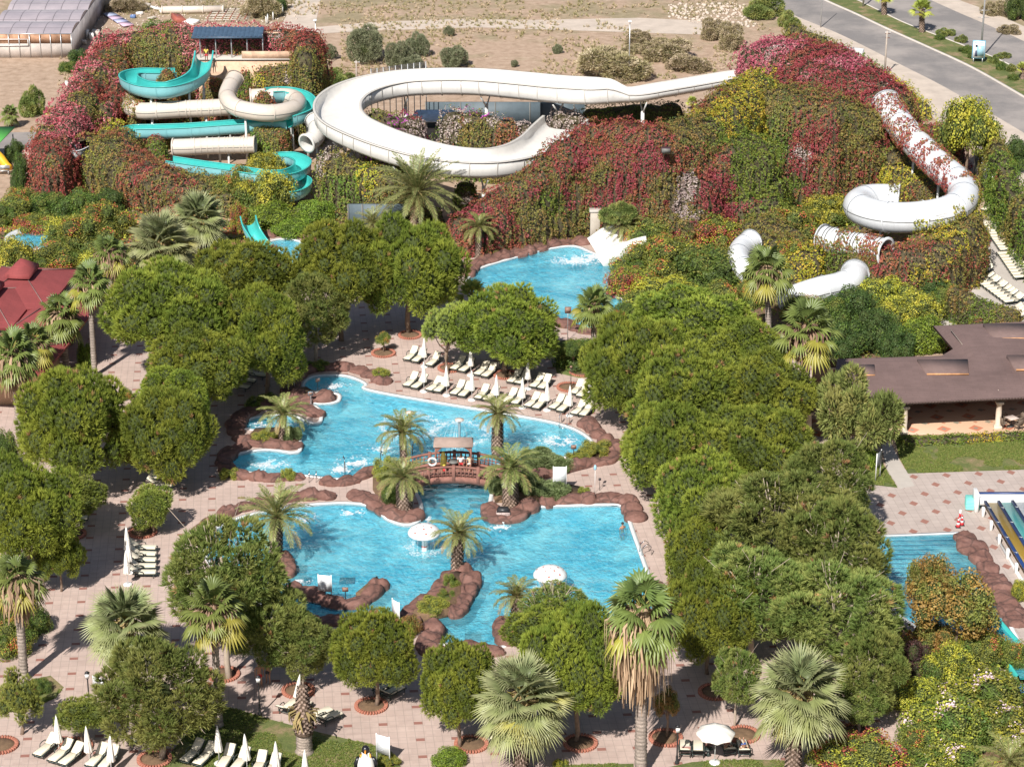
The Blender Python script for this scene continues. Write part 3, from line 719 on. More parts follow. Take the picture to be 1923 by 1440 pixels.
BM = {'green': bush_mesh(1, [DKG, GRN, OLV], [.25, .45, .3], .075, 30), 'olive': bush_mesh(2, [GRN, OLV, YEL, ORG], [.33, .48, .16, .03], .07),
  'yellow': bush_mesh(3, [GRN, OLV, YEL, (.38, .34, .05)], [.2, .38, .30, .12], .075), 'autumn': bush_mesh(4, [OLV, YEL, RED, ORG, CRM], [.4, .24, .14, .14, .08], .07),
  'dark': bush_mesh(5, [DKG, (.035, .06, .018), GRN], [.5, .2, .3], .08), 'purple': bush_mesh(6, [(.05, .025, .025), (.09, .045, .04), (.035, .03, .02)], [.4, .3, .3], .075),
  'clip': bush_mesh(7, [(.10, .15, .025), (.15, .19, .035), (.2, .22, .04)], [.3, .4, .3], .06, 36, 12, .36), 'yclip': bush_mesh(8, [(.2, .22, .04), (.3, .3, .05), (.12, .15, .03)], [.35, .4, .25], .06, 36, 12, .36),
  'juniper': bush_mesh(9, [(.12, .15, .065), (.17, .2, .09), (.09, .12, .04)], [.35, .35, .3], .13, 14, 10, .4, .6, blade=True),
  'dry': bush_mesh(10, [(.3, .25, .16), (.22, .19, .1), (.4, .34, .24)], [.4, .4, .2], .12, 12, 8, .4, .7, 1, True),
  'oleander': bush_mesh(11, [(.11, .14, .04), (.17, .2, .06), (.25, .25, .08)], [.4, .35, .25], .13, 12, 8, .4, .8, 1, True),
  'oltree': bush_mesh(12, [(.15, .165, .095), (.2, .21, .13), (.105, .12, .06)], [.4, .3, .3], .10, 14, 12, .36, .8, 1, True),
  'flower': bush_mesh(13, [GRN, OLV, YEL, (.6, .46, .48)], [.34, .38, .26, .02], .085), 'boug': bush_mesh(14, [(.32, .05, .27), GRN, (.42, .09, .36)], [.35, .35, .3], .09),
  'bronze': bush_mesh(15, [(.22, .13, .04), (.28, .17, .05), (.16, .14, .04), OLV], [.3, .25, .25, .2], .08), 'lime': bush_mesh(16, [(.11, .17, .02), (.17, .23, .03), (.08, .12, .02)], [.4, .3, .3], .085)}
NM = {'dry': 'dry_bush', 'oltree': 'olive_tree', 'flower': 'flowering_shrub', 'boug': 'flowering_climber', 'clip': 'clipped_shrub', 'yclip': 'clipped_shrub', 'juniper': 'juniper_shrub'}
def bush(kind, label, cx, cy, rx, ry, by=None, rz=None, trunk=False, group=None, name=None, gz=0.0, cat='shrub'):
 if not trunk and rx >= 24 and kind in ('olive', 'autumn', 'yellow', 'dark', 'green', 'lime', 'bronze', 'flower') and cy > 250: rx, ry = rx * 1.2, ry * 1.15
 by = cy + ry * .8 if by is None else by
 g = P(cx, by, gz); dep = PITCH + math.atan((cy - CYP) / FPX)
 z = zat(g, cy); s_ = ppm(cx, cy, z); Rw = rx / s_; Hw = math.sqrt(max((ry / s_) ** 2 - (Rw * math.sin(dep)) ** 2, (.45 * Rw) ** 2)) / math.cos(dep)
 # a bush sits on the ground: move its foot away from the camera to the middle of the plant
 if not trunk:
  zc = Hw * .62; g = P(cx, cy, zc + gz); g.z = gz; z = zc
 else: z -= gz
 rz = (cx * 7 % 6.28) if rz is None else rz
 nm = name or NM.get(kind, 'shrub')
 t = root(nm, label, cat if not trunk else 'tree', g, 0, group)
 f = bpy.data.objects.new('foliage' if not trunk else 'crown', BM[kind]); link(f, t); f.location = (0, 0, z); f.rotation_euler = (0, 0, rz); f.scale = (Rw, Rw, Hw / .78)
 b = MB()
 if trunk:
  b.tube([(0, 0, -.1), (.05, .03, z * .5), (0, 0, z + Hw * .2)], [.05 + Rw * .05, .04 + Rw * .035, .03], 8)
  for k in range(4):
   a = k * 1.6 + cx; b.tube([(0, 0, z * .55), (math.cos(a) * Rw * .3, math.sin(a) * Rw * .3, z * .9), (math.cos(a) * Rw * .6, math.sin(a) * Rw * .6, z + Hw * .2)], [.05, .035, .015], 6)
  b.build('trunk', M['bark'], t)
 else:
  for k in range(5):
   a = k * 1.3 + cx; b.tube([(0, 0, -.05), (math.cos(a) * Rw * .25, math.sin(a) * Rw * .25, z * .7), (math.cos(a) * Rw * .5, math.sin(a) * Rw * .5, z)], [.04, .03, .015], 5)
  b.build('stem', M['bark'], t)
 return t
# ---- the trees of the garden
PI = math.pi
GP_ = 'rounded pines round the pools'
PT = [
 ('dense0', 'big round dark pine beside the red roofs, its crown above the path gap', 310, 592, 112, 98, 735),
 ('dense1', 'round pine just below the round splash pool, left of the turquoise slide end', 455, 528, 92, 76, 655),
 ('dense2', 'dense pine whose crown hangs over the shaded loungers left of the uppermost spa', 492, 640, 80, 88, 742),
 ('dense3', 'pine left of the shaded loungers, between the path gap and the upper pool', 365, 690, 84, 72, 800),
 ('dense1', 'very large round pine at the left edge, right of the leaning fan palms', 130, 798, 98, 104, 925),
 ('dense0', 'large round pine left of the lower spa pool, casting shade on the paving', 302, 820, 88, 92, 915),
 ('dense2', 'upper small pine crown behind the large pine left of the spa pools', 318, 752, 64, 56, 860),
 ('dense3', 'dark pine on the left edge beside the white folded parasols and fan palm', 40, 965, 92, 98, 1110),
 ('dense0', 'low dark pine lobe over the shadowed paving at the left, right of the fan palm', 98, 1048, 42, 58, 1110),
 ('loose0', 'thin loose pine between the splash pool and the bare planted plaza', 585, 585, 62, 62, 680),
 ('dense2', 'tall round pine directly right of the round splash pool', 635, 510, 86, 84, 640),
 ('dense3', 'tall round pine in a brick ring, in front of the big feather palm', 765, 510, 94, 96, 626),
 ('light0', 'small pale green pine in a brick ring behind the back row of loungers', 838, 614, 48, 46, 702),
 ('dense1', 'wide mushroom shaped pine over the loungers, in front of the slide pool', 948, 618, 96, 78, 702),
 ('dense0', 'broad pine at the right end of the lounger rows beside the upper pool', 1190, 700, 92, 100, 800),
 ('dense2', 'broad pine behind the lounger rows, right of the lone fan palm by the slide pool', 1300, 620, 112, 72, 720),
 ('dense3', 'pine of the right hand grove in front of the two tall fan palms', 1385, 660, 80, 60, 760),
 ('dense1', 'pine in the middle of the right hand grove, right of the walkway', 1285, 745, 100, 90, 850),
 ('dense2', 'pine of the right hand grove left of the fan palm trunk by the brown roof', 1430, 745, 90, 75, 850),
 ('dense3', 'pine beside the walkway at the right tip of the upper pool', 1262, 845, 84, 88, 935),
 ('dense0', 'bright green pine left of the brown roofed pavilion corner', 1425, 845, 100, 84, 945),
 ('dense1', 'pine right of the walkway beside the right angled rock edge of the lower pool', 1325, 945, 90, 88, 1050),
 ('dense2', 'pine at the pool walkway, right of the steel ladder of the lower pool', 1310, 1045, 62, 70, 1110),
 ('loose1', 'loose bushy pine in the grove facing the lawn of the brown roofed pavilion', 1560, 905, 80, 78, 1020),
 ('loose2', 'big loose pine with bare white branches left of the striped steps pool', 1475, 985, 125, 98, 1130),
 ('loose0', 'big loose pine whose branches hang over the corner of the striped steps pool', 1572, 1040, 92, 90, 1190),
 ('loose1', 'spreading loose pine in the middle of the grove above the big silver fan palm', 1420, 1110, 105, 82, 1240),
 ('loose2', 'spreading loose pine left of the bronze leaved tree', 1580, 1150, 118, 86, 1290),
 ('loose0', 'dark loose pine behind the big silver fan palm at lower right', 1640, 1260, 66, 74, 1350),
 ('dense3', 'pine beside the plaza right of the tall shaggy palm', 1335, 1160, 76, 94, 1265),
 ('loose1', 'slim young pine in a brick ring behind the open parasol', 1388, 1270, 44, 52, 1365),
 ('loose2', 'low loose pine over the little path right of the silver fan palm', 1625, 1318, 52, 40, 1378),
 ('small0', 'small pine beside the loungers on the left plaza', 137, 935, 42, 36, 1000),
 ('small1', 'small round pine in a brick ring, alone on the left plaza', 272, 953, 36, 38, 1003),
 ('dense1', 'round pine in a brick ring left of the blank tilted board', 702, 1222, 75, 78, 1325),
 ('loose0', 'thin yellowish pine in a brick ring behind the dead palm stump', 560, 1212, 60, 56, 1296),
 ('loose1', 'large loose pine overhanging the left bay of the lower pool', 420, 1085, 108, 98, 1275),
 ('loose2', 'dark loose pine left of the J shaped rock island', 480, 1165, 78, 84, 1285),
 ('loose0', 'large dark pine in a brick ring on the lower left plaza', 290, 1305, 108, 96, 1424),
 ('small0', 'small pine beside the folded parasols at lower left', 141, 1342, 40, 32, 1400),
 ('light0', 'pale pine at the lower left corner above the ramp', 22, 1310, 42, 54, 1378),
 ('dense2', 'round pine in a brick ring left of the large silver fan palm', 862, 1292, 70, 80, 1402),
 ('dense3', 'wide pine right behind the large silver fan palm', 1085, 1245, 92, 104, 1392),
 ('dense0', 'flat topped pine at the water edge behind the large silver fan palm', 1030, 1185, 74, 52, 1290),
 ('loose1', 'thin wispy pine in front of the right mushroom fountain', 1048, 1140, 62, 36, 1250),
]
for i, (k, lab, cx, cy, rx, ry, by) in enumerate(PT): pine(k, lab, cx, cy, rx, ry, by, rz=i * 1.7, group=GP_)
# palms
palm('date0', 'feather palm with thick trunk on the rocks left of the lower pool', 520, 972, 76, 518, 1045, .3, .42, .40, 'scaly')
palm('date1', 'feather palm between the two spa bays of the upper pool', 532, 778, 50, 530, 826, 1.1, .24, .2, 'scaly')
palm('date2', 'drooping feather palm left of the bridge canopy, against the upper pool', 755, 812, 54, 758, 862, 2.0, .22, .17, 'scaly')
palm('date1', 'feather palm behind the bridge on the right, in front of the ring fountain', 935, 778, 48, 934, 850, .8, .42, .36, 'scaly')
palm('date1', 'feather palm with swollen trunk at the left foot of the bridge', 757, 898, 54, 760, 962, 2.6, .55, .45, 'scaly')
palm('date2', 'feather palm with swollen trunk at the right foot of the bridge', 958, 880, 60, 959, 950, 1.7, .55, .45, 'scaly')
palm('date1', 'feather palm at the tip of the rock peninsula between the mushroom fountains', 862, 1002, 56, 858, 1072, .5, .36, .40, 'scaly')
palm('date2', 'half hidden feather palm on the small rocks below the right mushroom fountain', 970, 1120, 48, 972, 1175, 2.2, .38, .34, 'scaly')
palm('bigdate', 'very large feather palm below the big white slide loop', 783, 362, 86, 778, 448, .9, .4, .35, 'scaly', 'skirtT', 1.3)
palm('date2', 'small blue green feather palm against the red creeper by the slide pool', 900, 428, 38, 898, 485, .2, .25, .2, 'scaly')
palm('date1', 'feather palm beside the white slide outrun, under the olive shrubs', 1172, 425, 40, 1180, 468, 1.9, .25, .2, 'scaly')
palm('date0', 'small feather palm behind the pines at the foot of the white loop', 700, 420, 36, 702, 466, 2.8, .25, .2, 'scaly')
palm('date1', 'feather palm cut off by the lower right corner of the view', 1895, 1432, 62, 1900, 1530, .4, .35, .3, 'scaly')
W = dict(tk='ringed', skirt_='skirtS')
palm('wash0', 'slim fan palm standing alone at the lower edge of the slide pool', 1115, 572, 44, 1115, 672, .4, .26, .2, 'ringed', 'skirtS', .8)
palm('young', 'short yellow green fan palm left of the slide pool', 887, 552, 36, 887, 592, .4, .16)
palm('wash1', 'tall fan palm with hanging dead leaves before the white tube bend', 1440, 503, 54, 1443, 640, 1.4, .28, .22, 'ringed', 'skirtS', 1.15)
palm('wash0', 'tall fan palm with hanging dead leaves at the left end of the brown roof', 1516, 614, 64, 1510, 800, 2.4, .34, .3, 'ringed', 'skirtS', 1.4)
palm('wash0', 'fan palm with a smooth pale trunk and yellow lower leaves, left of the stump', 400, 1138, 66, 412, 1362, 3.1, .24, .2, 'smooth', 'skirtS', 1.1)
palm('wash1', 'tallest fan palm with a huge shaggy skirt of dead leaves, lower middle', 1205, 1142, 84, 1203, 1452, .7, .36, .30, 'ringed', 'skirtL', 1.1)
palm('wash1', 'fan palm at the left edge with a ringed trunk above the hedge', 32, 1082, 56, 46, 1275, 2.0, .28, .24, 'ringed', 'skirtS', 1.25)
palm('wash0', 'fan palm leaning at the left edge beside the red roof corner', 25, 662, 56, 40, 840, .9, .3, .24, 'ringed', 'skirtS', 1.4)
palm('wash1', 'fan palm in front of the red roofs, second from the left', 112, 588, 50, 126, 700, .2, .3, .22, 'ringed', 'skirtS', 1.1)
palm('wash0', 'fan palm at the right corner of the red roofs with a dark bare trunk', 168, 528, 46, 178, 706, 1.2, .24, .2, 'ringed', 'skirtS', 1.0)
palm('wash1', 'uppermost fan palm of the row by the red roofs, against the silver palms', 206, 470, 40, 210, 570, 2.2, .26, .2, 'ringed', 'skirtS', 1.1)
palm('wash0', 'low fan palm between the leaning palm and the red roof', 62, 640, 42, 72, 760, 2.9, .26, .2, 'ringed', 'skirtS', 1.0)
palm('silver0', 'large silver green fan palm left of the turquoise slide end', 303, 458, 72, 300, 540, .5, .4, .35, 'scaly', 'skirtT', 1.2)
palm('silver1', 'silver green fan palm behind and above the other large one on the left', 372, 408, 58, 375, 480, 1.5, .4, .3, 'scaly', 'skirtT', 1.1)
palm('silver1', 'silver green fan palm on the ramp at lower left', 234, 1168, 82, 243, 1268, 2.5, .4, .3, 'scaly', 'skirtT', 1.2)
palm('silver0', 'very large silver green fan palm at the bottom centre', 980, 1310, 98, 978, 1452, .3, .42, .4, 'scaly', 'skirtT', 1.7)
palm('silver1', 'very large silver green fan palm at lower right with dry flower stalks', 1502, 1296, 98, 1488, 1450, 1.0, .42, .4, 'scaly', 'skirtT', 1.7)
palm('silver1', 'silver green fan palm tucked behind the tall palm at the brown roof', 1448, 662, 44, 1462, 740, 2.0, .3, .25, 'scaly', 'skirtT')
palm('wash1', 'small fan palm on the waste ground at the upper left', 18, 212, 20, 20, 240, 0, .3, .25, 'scaly', 'skirtT', .5)
palm('young', 'small stemless fan palm sprout on the earth left of the red creeper', 97, 212, 14, 97, 220, 0, .1, .1, 'scaly')
palm('young', 'fan palm growing behind the straight part of the white slide', 1300, 192, 14, 1300, 206, 0, .15, .12, 'scaly')
palm('young', 'fan palm on the road median, left of the billboard', 1731, 18, 26, 1731, 62, 0, .34, .3, 'scaly', group='palms on the road median')
palm('young', 'fan palm on the road median, cut by the top edge of the view', 1660, -6, 22, 1660, 29, .5, .34, .3, 'scaly', group='palms on the road median')
palm('young', 'low fan palm on the road median at the right edge below the billboard', 1920, 128, 15, 1920, 150, 1, .2, .2, 'scaly', group='palms on the road median')
# cut palm stump
g = P(572, 1412, 0); t = root('palm_stump', 'crownless dead palm stump wrapped in cut leaf bases, on the lawn', 'palm', g)
tb = palmtrunk(1.6, .47, .46, 'smooth', 3); tb.build('trunk', M['trunkcol'], t)
tb = palmtrunk(3.1, .5, .22, 'scaly', 4)
for v in tb.v: v[:, 2] += 1.5; v[:, :2] *= (1 + .28 * np.exp(-((v[:, 2:3] - 2.6) / .8) ** 2))
tb.build('leaf_bases', M['trunkcol'], t)
sk = bpy.data.objects.new('dead_fronds', PM['skirtT']); link(sk, t); sk.location = (0, 0, 2.9); sk.scale = (1.25, 1.25, 1.0)
# ================================================================== CREEPER-COVERED MASSES
def seg_d(X, Y, a, b):
 ax, ay, bx, by = a[0], a[1], b[0], b[1]; L = (bx - ax) ** 2 + (by - ay) ** 2 + 1e-9
 t = np.clip(((X - ax) * (bx - ax) + (Y - ay) * (by - ay)) / L, 0, 1)
 return np.hypot(X - ax - t * (bx - ax), Y - ay - t * (by - ay)), t
def mass(name, label, cat, ridges, seeds, cell=.3, power=4.0, dens=38, leaf=.19, bump_=.55, zb=0.0, seed=1, cut=None, hang=.0, part='creeper', group=None):
 """ridges: lists of (px, py, z, half width): crest points in the photo with their height.  seeds: (px, py, colours, reach m)"""
 rs = np.random.RandomState(seed)
 pts = [[(P(x, y, z).x, P(x, y, z).y, z, w_) for x, y, z, w_ in r] for r in ridges]
 al = np.array([p for r in pts for p in r]); mw = al[:, 3].max() + 1
 x0, y0 = al[:, 0].min() - mw, al[:, 1].min() - mw; nx = int((al[:, 0].max() + mw - x0) / cell) + 1; ny = int((al[:, 1].max() + mw - y0) / cell) + 1
 gx = x0 + np.arange(nx) * cell; gy = y0 + np.arange(ny) * cell; X, Y = np.meshgrid(gx, gy)
 q = np.stack([X.ravel(), Y.ravel(), np.zeros(X.size)], 1)
 wob = (fnoise(q, 3.2, seed) - .5).reshape(X.shape)
 Z = np.full(X.shape, -1.0)
 for r in pts:
  r2 = r if len(r) > 1 else r + r
  for a, b in zip(r2[:-1], r2[1:]):
   d, t = seg_d(X, Y, a, b); w_ = a[3] + (b[3] - a[3]) * t; z = a[2] + (b[2] - a[2]) * t
   u = np.clip(d / (w_ * (1 + wob * .35)), 0, 1); h = zb + (z - zb) * (1 - u ** power) ** (1 / power); h[u >= 1] = -1; Z = np.maximum(Z, h)
 ins = Z > zb + .05
 Z = np.where(ins, Z + (fnoise(np.stack([X.ravel(), Y.ravel(), Z.ravel()], 1), 1.7, seed + 3) - .5).reshape(X.shape) * bump_ * 2 * np.clip(Z - zb, 0, 1), zb - .3)
 idx = np.arange(X.size).reshape(X.shape)
 V = np.stack([X.ravel(), Y.ravel(), Z.ravel()], 1)
 jit = (fnoise(V, 1.1, seed + 9) - .5)[:, None] * .5; V = V + np.concatenate([jit, jit[::-1], jit * 0], 1)
 F = np.stack([idx[:-1, :-1], idx[:-1, 1:], idx[1:, 1:], idx[1:, :-1]], -1).reshape(-1, 4)
 ok = (V[F][:, :, 2] > zb + .02).any(1); F = F[ok]
 if cut is not None:                                     # openings: (px, py, z, rx, ry)
  c = V[F].mean(1)
  for (a, b_, z, rad) in cut:
   g = np.array(P(a, b_, z)); F = F[np.linalg.norm((c - g[None]) , axis=1) > rad]; c = V[F].mean(1)
 used = np.unique(F); mp = np.full(len(V), -1); mp[used] = np.arange(len(used)); Vb = V[used]; Fb = mp[F]
 # leaves over the surface
 A, B, C_, D = Vb[Fb[:, 0]], Vb[Fb[:, 1]], Vb[Fb[:, 2]], Vb[Fb[:, 3]]
 nrm = np.cross(C_ - A, D - B); area = np.linalg.norm(nrm, axis=1) / 2; nrm = nrm / (np.linalg.norm(nrm, axis=1)[:, None] + 1e-9)
 nrm[nrm[:, 2] < 0] *= -1
 cam_ = np.array([0, 0, CAMH]); vis = ((cam_ - A) * nrm).sum(1) > -12
 cnt = rs.poisson(area * dens * 2.0 * np.where(vis, 1, .2)); fi = np.repeat(np.arange(len(Fb)), cnt); u, v = rs.rand(len(fi), 1), rs.rand(len(fi), 1)
 O = (A[fi] * (1 - u) + B[fi] * u) * (1 - v) + (D[fi] * (1 - u) + C_[fi] * u) * v; N = nrm[fi]
 O = O + N * (rs.uniform(0, .16, (len(O), 1)) + np.clip(fnoise(O * [1, 1, .55], .75, seed + 2)[:, None] - .38, 0, 1) * 1.9 * (cell > .2) + np.clip(fnoise(O, .3, seed + 6)[:, None] - .4, 0, 1) * .5)
 # what colour grows where
 sx, sy, zc = proj(Vb); S = []
 for (a, b_, cols, reach) in seeds:
  dd = (sx - a) ** 2 + (sy - b_) ** 2; near = dd < max(dd.min() * 1.5, 36); i = np.where(near)[0][np.argmin(zc[near])]; S.append(Vb[i])
 S = np.array(S); Dm = np.stack([np.linalg.norm(O - s_, axis=1) / sd[3] for s_, sd in zip(S, seeds)], 1)
 warp = np.stack([fnoise(O, 1.6, 20 + 3 * k) for k in range(len(seeds))], 1); fine = rs.normal(0, .11, Dm.shape)
 who = np.argmin(Dm * (.55 + .9 * warp) + (warp - .5) * .9 + fine, 1)
 pick = rs.rand(len(O)); mot = fnoise(O, .7, seed + 40); pk = np.clip(pick * .26 + (mot - .5) * 2.0 + .38, 0, .999)
 cols = np.zeros((len(O), 3))
 for k, sd in enumerate(seeds):
  m_ = who == k; cc = np.array(sd[2]); cols[m_] = cc[np.minimum((pk[m_] * len(cc)).astype(int), len(cc) - 1)]
 t = root(name, label, cat, (0, 0, 0), 0, group)
 b = MB(); b.add(Vb, Fb); b.build('stems', M['vinebase'], t, smooth=False)
 b = MB(); Vl, Fl, Cl = leaves(rs, O, N * .9 + np.array([0, 0, .25]), leaf, cols, .55, .17); b.add(Vl, Fl, Cl); b.build(part, M['leaf'], t)
 # put the origin under the mass
 c0 = Vector((float(al[:, 0].mean()), float(al[:, 1].mean()), zb))
 t.location = c0
 for ch in kids(t): ch.location = -c0
 return t
cCR = [(.21, .042, .042), (.27, .055, .058), (.17, .035, .032), (.26, .09, .055)]       # crimson
cPK = [(.36, .09, .12), (.29, .06, .09), (.40, .17, .18), (.33, .07, .10)]        # sun bleached pink red
cRG = [(.27, .07, .05), (.22, .06, .05), (.19, .12, .04), (.29, .11, .055)]        # rust
cRO = [(.24, .07, .05), (.17, .14, .04), (.14, .13, .035), (.26, .09, .05)]
cOL = [(.13, .14, .035), (.18, .165, .04), (.20, .14, .045), (.10, .115, .03)]
cGR = [(.08, .13, .02), (.12, .17, .03), (.15, .18, .03), (.06, .10, .02)]
cYE = [(.31, .28, .03), (.26, .27, .03), (.40, .30, .04), (.18, .2, .03)]
cGY = [(.34, .28, .26), (.26, .2, .19), (.4, .34, .31), (.22, .17, .15)]
cDK = [(.05, .08, .02), (.08, .11, .025), (.10, .11, .03), (.03, .05, .015)]
cVI = [(.40, .07, .34), (.3, .05, .24), (.08, .12, .03), (.34, .06, .3)]
mass('creeper_wall', 'tall creeper covered back wall of the turquoise slide tower, pinkish red on top', 'creeper wall',
  [[(205, 66, 10.4, 2.2), (300, 56, 10.8, 2.6), (400, 55, 10.8, 2.6), (500, 56, 10.8, 2.6), (572, 60, 10.8, 2.6)], [(572, 66, 10.6, 2.0), (574, 100, 10.2, 1.3)]],
  [(200, 60, cPK, 4), (260, 100, cRO, 5), (300, 90, cOL, 6), (380, 50, cPK, 6), (300, 46, cPK, 4), (480, 52, cPK, 6), (560, 60, cCR, 5), (530, 62, cGY, 2.0), (440, 58, cGY, 1.5), (583, 150, cOL, 5), (500, 160, cOL, 5), (430, 120, cRO, 3)], seed=3)
mass('creeper_wall', 'red creeper ridge running down the left side of the turquoise slide tower', 'creeper wall',
  [[(212, 78, 9.9, 2.2), (185, 110, 9.0, 2.3), (165, 145, 8.0, 2.4), (140, 185, 7.2, 2.4), (118, 215, 6.4, 2.5), (98, 250, 5.8, 2.5), (95, 275, 5.4, 2.4)], [(225, 110, 8.6, 1.3), (215, 160, 7.2, 1.3), (195, 200, 6.0, 1.2)]],
  [(150, 130, cPK, 4), (180, 90, cCR, 4), (215, 110, cRO, 3), (190, 130, cOL, 2.2), (180, 160, cCR, 2.5), (165, 190, cOL, 2), (110, 205, cPK, 4), (75, 280, cCR, 4), (90, 340, cCR, 5), (130, 240, cPK, 3), (70, 240, cRO, 2), (210, 170, cCR, 2), (100, 310, cRO, 2)], seed=4)
mass('creeper_mound', 'long creeper mound in olive and red in front of the turquoise slides', 'creeper',
  [[(120, 262, 5.0, 2.3), (165, 262, 4.9, 2.6), (215, 272, 4.8, 2.8), (255, 300, 4.2, 2.8), (300, 322, 3.7, 2.7), (350, 336, 3.2, 2.5), (400, 342, 2.9, 2.4), (440, 352, 2.4, 2.2), (480, 366, 1.8, 1.8)], [(210, 235, 4.8, 1.6), (232, 262, 4.6, 1.6)]],
  [(180, 245, cRO, 3), (225, 225, cYE, 2.2), (140, 300, cCR, 3), (180, 300, cOL, 4), (210, 330, cOL, 3.5), (260, 290, cRG, 3), (260, 330, cCR, 2.4), (300, 310, cRG, 2.5), (330, 345, cCR, 2.5), (300, 350, cRO, 3), (230, 370, cRG, 3), (140, 370, cGR, 3), (380, 330, cOL, 3), (420, 345, cOL, 3), (120, 360, cCR, 3), (190, 400, cGR, 2), (165, 280, cYE, 2)],
  cut=[(138, 270, 5.0, 1.7)], seed=5)
def column(label, px, py, z, w_, by, seeds, seed, pw=5.0): return mass('creeper_column', label, 'creeper column', [[(px, py, z, w_)]], seeds, .16, pw, 45, .2, .2, 0, seed)
column('ivy ball on a post inside the top turquoise loop', 313, 130, 8.7, 1.35, 0, [(313, 135, cRG, 2), (305, 145, cOL, 2), (320, 130, cOL, 1)], 11, 2.6)
column('ivy covered column inside the cream tube ring', 494, 172, 7.5, 1.35, 0, [(494, 175, cCR, 1.6), (490, 190, cRO, 2)], 12, 2.8)
column('tall ivy covered column left of the cream tube mouth', 458, 112, 8.2, 1.5, 0, [(460, 105, cRG, 2), (450, 130, cRO, 3), (470, 140, cGR, 2)], 13, 3)
column('ivy covered column behind the cream tube, below the top turquoise channel', 405, 150, 6.2, 1.8, 0, [(400, 150, cRG, 2), (415, 170, cRO, 2)], 14, 3)
column('ivy covered column beside the middle turquoise channel', 291, 255, 4.6, 1.3, 0, [(291, 250, cRG, 2), (285, 270, cGR, 2)], 15, 2.6)
column('wide ivy covered column under the right bend of the cream tube', 510, 238, 4.6, 2.1, 0, [(500, 250, cOL, 3), (530, 260, cRO, 3), (490, 280, cGR, 3)], 16, 6)
column('ivy covered column hanging with red leaves at the left end of the cream tube', 254, 200, 5.6, .9, 0, [(250, 200, cRO, 2)], 17, 4)
mass('creeper_wall', 'ivy covered wall block with a beige parapet right of the slide tower top', 'creeper wall',
  [[(495, 122, 7.6, 1.6), (560, 122, 7.8, 1.7)]], [(560, 140, cGY, 1.2), (500, 130, cRO, 2), (520, 160, cOL, 4), (555, 180, cOL, 4), (500, 150, cYE, 1.2), (540, 150, cGY, 1)], seed=18)
# middle: creeper under the white loop
mass('creeper_wall', 'ivy hanging under the left bend of the big white slide', 'creeper wall',
  [[(622, 290, 4.9, 1.5), (665, 305, 4.8, 1.7), (720, 322, 4.7, 1.6)], [(720, 322, 4.7, 1.6), (768, 338, 4.2, 1.3)]],
  [(620, 300, cGY, 1.6), (640, 320, cOL, 3), (660, 350, cGR, 3), (690, 330, cYE, 2), (690, 350, cRO, 2), (740, 350, cOL, 3), (650, 380, cGR, 2)], seed=21)
column('ivy covered post below the front bend of the white slide', 875, 345, 3.6, 1.1, 0, [(875, 345, cGR, 2), (875, 370, cGY, .8)], 22, 5)
mass('creeper_wall', 'ivy curtain with violet blossom standing inside the white slide loop', 'creeper wall',
  [[(848, 215, 6.6, 1.3), (890, 212, 6.9, 1.4), (930, 225, 6.6, 1.3), (985, 235, 6.0, 1.2)]],
  [(888, 198, cVI, 1.3), (845, 225, cGY, 2), (870, 230, cRO, 2), (905, 250, cOL, 3), (870, 260, cGR, 3), (950, 240, cRG, 2), (990, 250, cGY, 1.6), (930, 225, cGY, 1.6), (905, 190, cVI, .9)], seed=23)
mass('creeper_wall', 'violet blossoming climber at the left inside the white slide loop', 'creeper wall',
  [[(706, 212, 6.4, 1.4), (740, 218, 6.2, 1.4), (780, 222, 6.0, 1.1)]],
  [(740, 225, cVI, 1.8), (715, 232, cVI, 1.4), (710, 205, cGR, 2), (775, 215, cCR, 1.6), (770, 240, cGY, 1.5), (730, 205, cOL, 2)], seed=24)
mass('creeper_wall', 'dark green climber hedge below the straight white slide', 'hedge',
  [[(1110, 208, 5.6, 1.4), (1180, 200, 6.0, 1.6), (1262, 198, 6.0, 1.4)]], [(1130, 220, cGR, 3), (1200, 215, cDK, 4), (1250, 210, cDK, 3), (1262, 200, cRG, .7)], seed=25)
mass('creeper_wall', 'grey leafless climber on the wall at the right end of the white loop', 'creeper wall',
  [[(1052, 218, 5.6, 1.2), (1085, 220, 5.6, 1.2)]], [(1060, 230, cGY, 5), (1045, 215, cGR, .6)], seed=26)
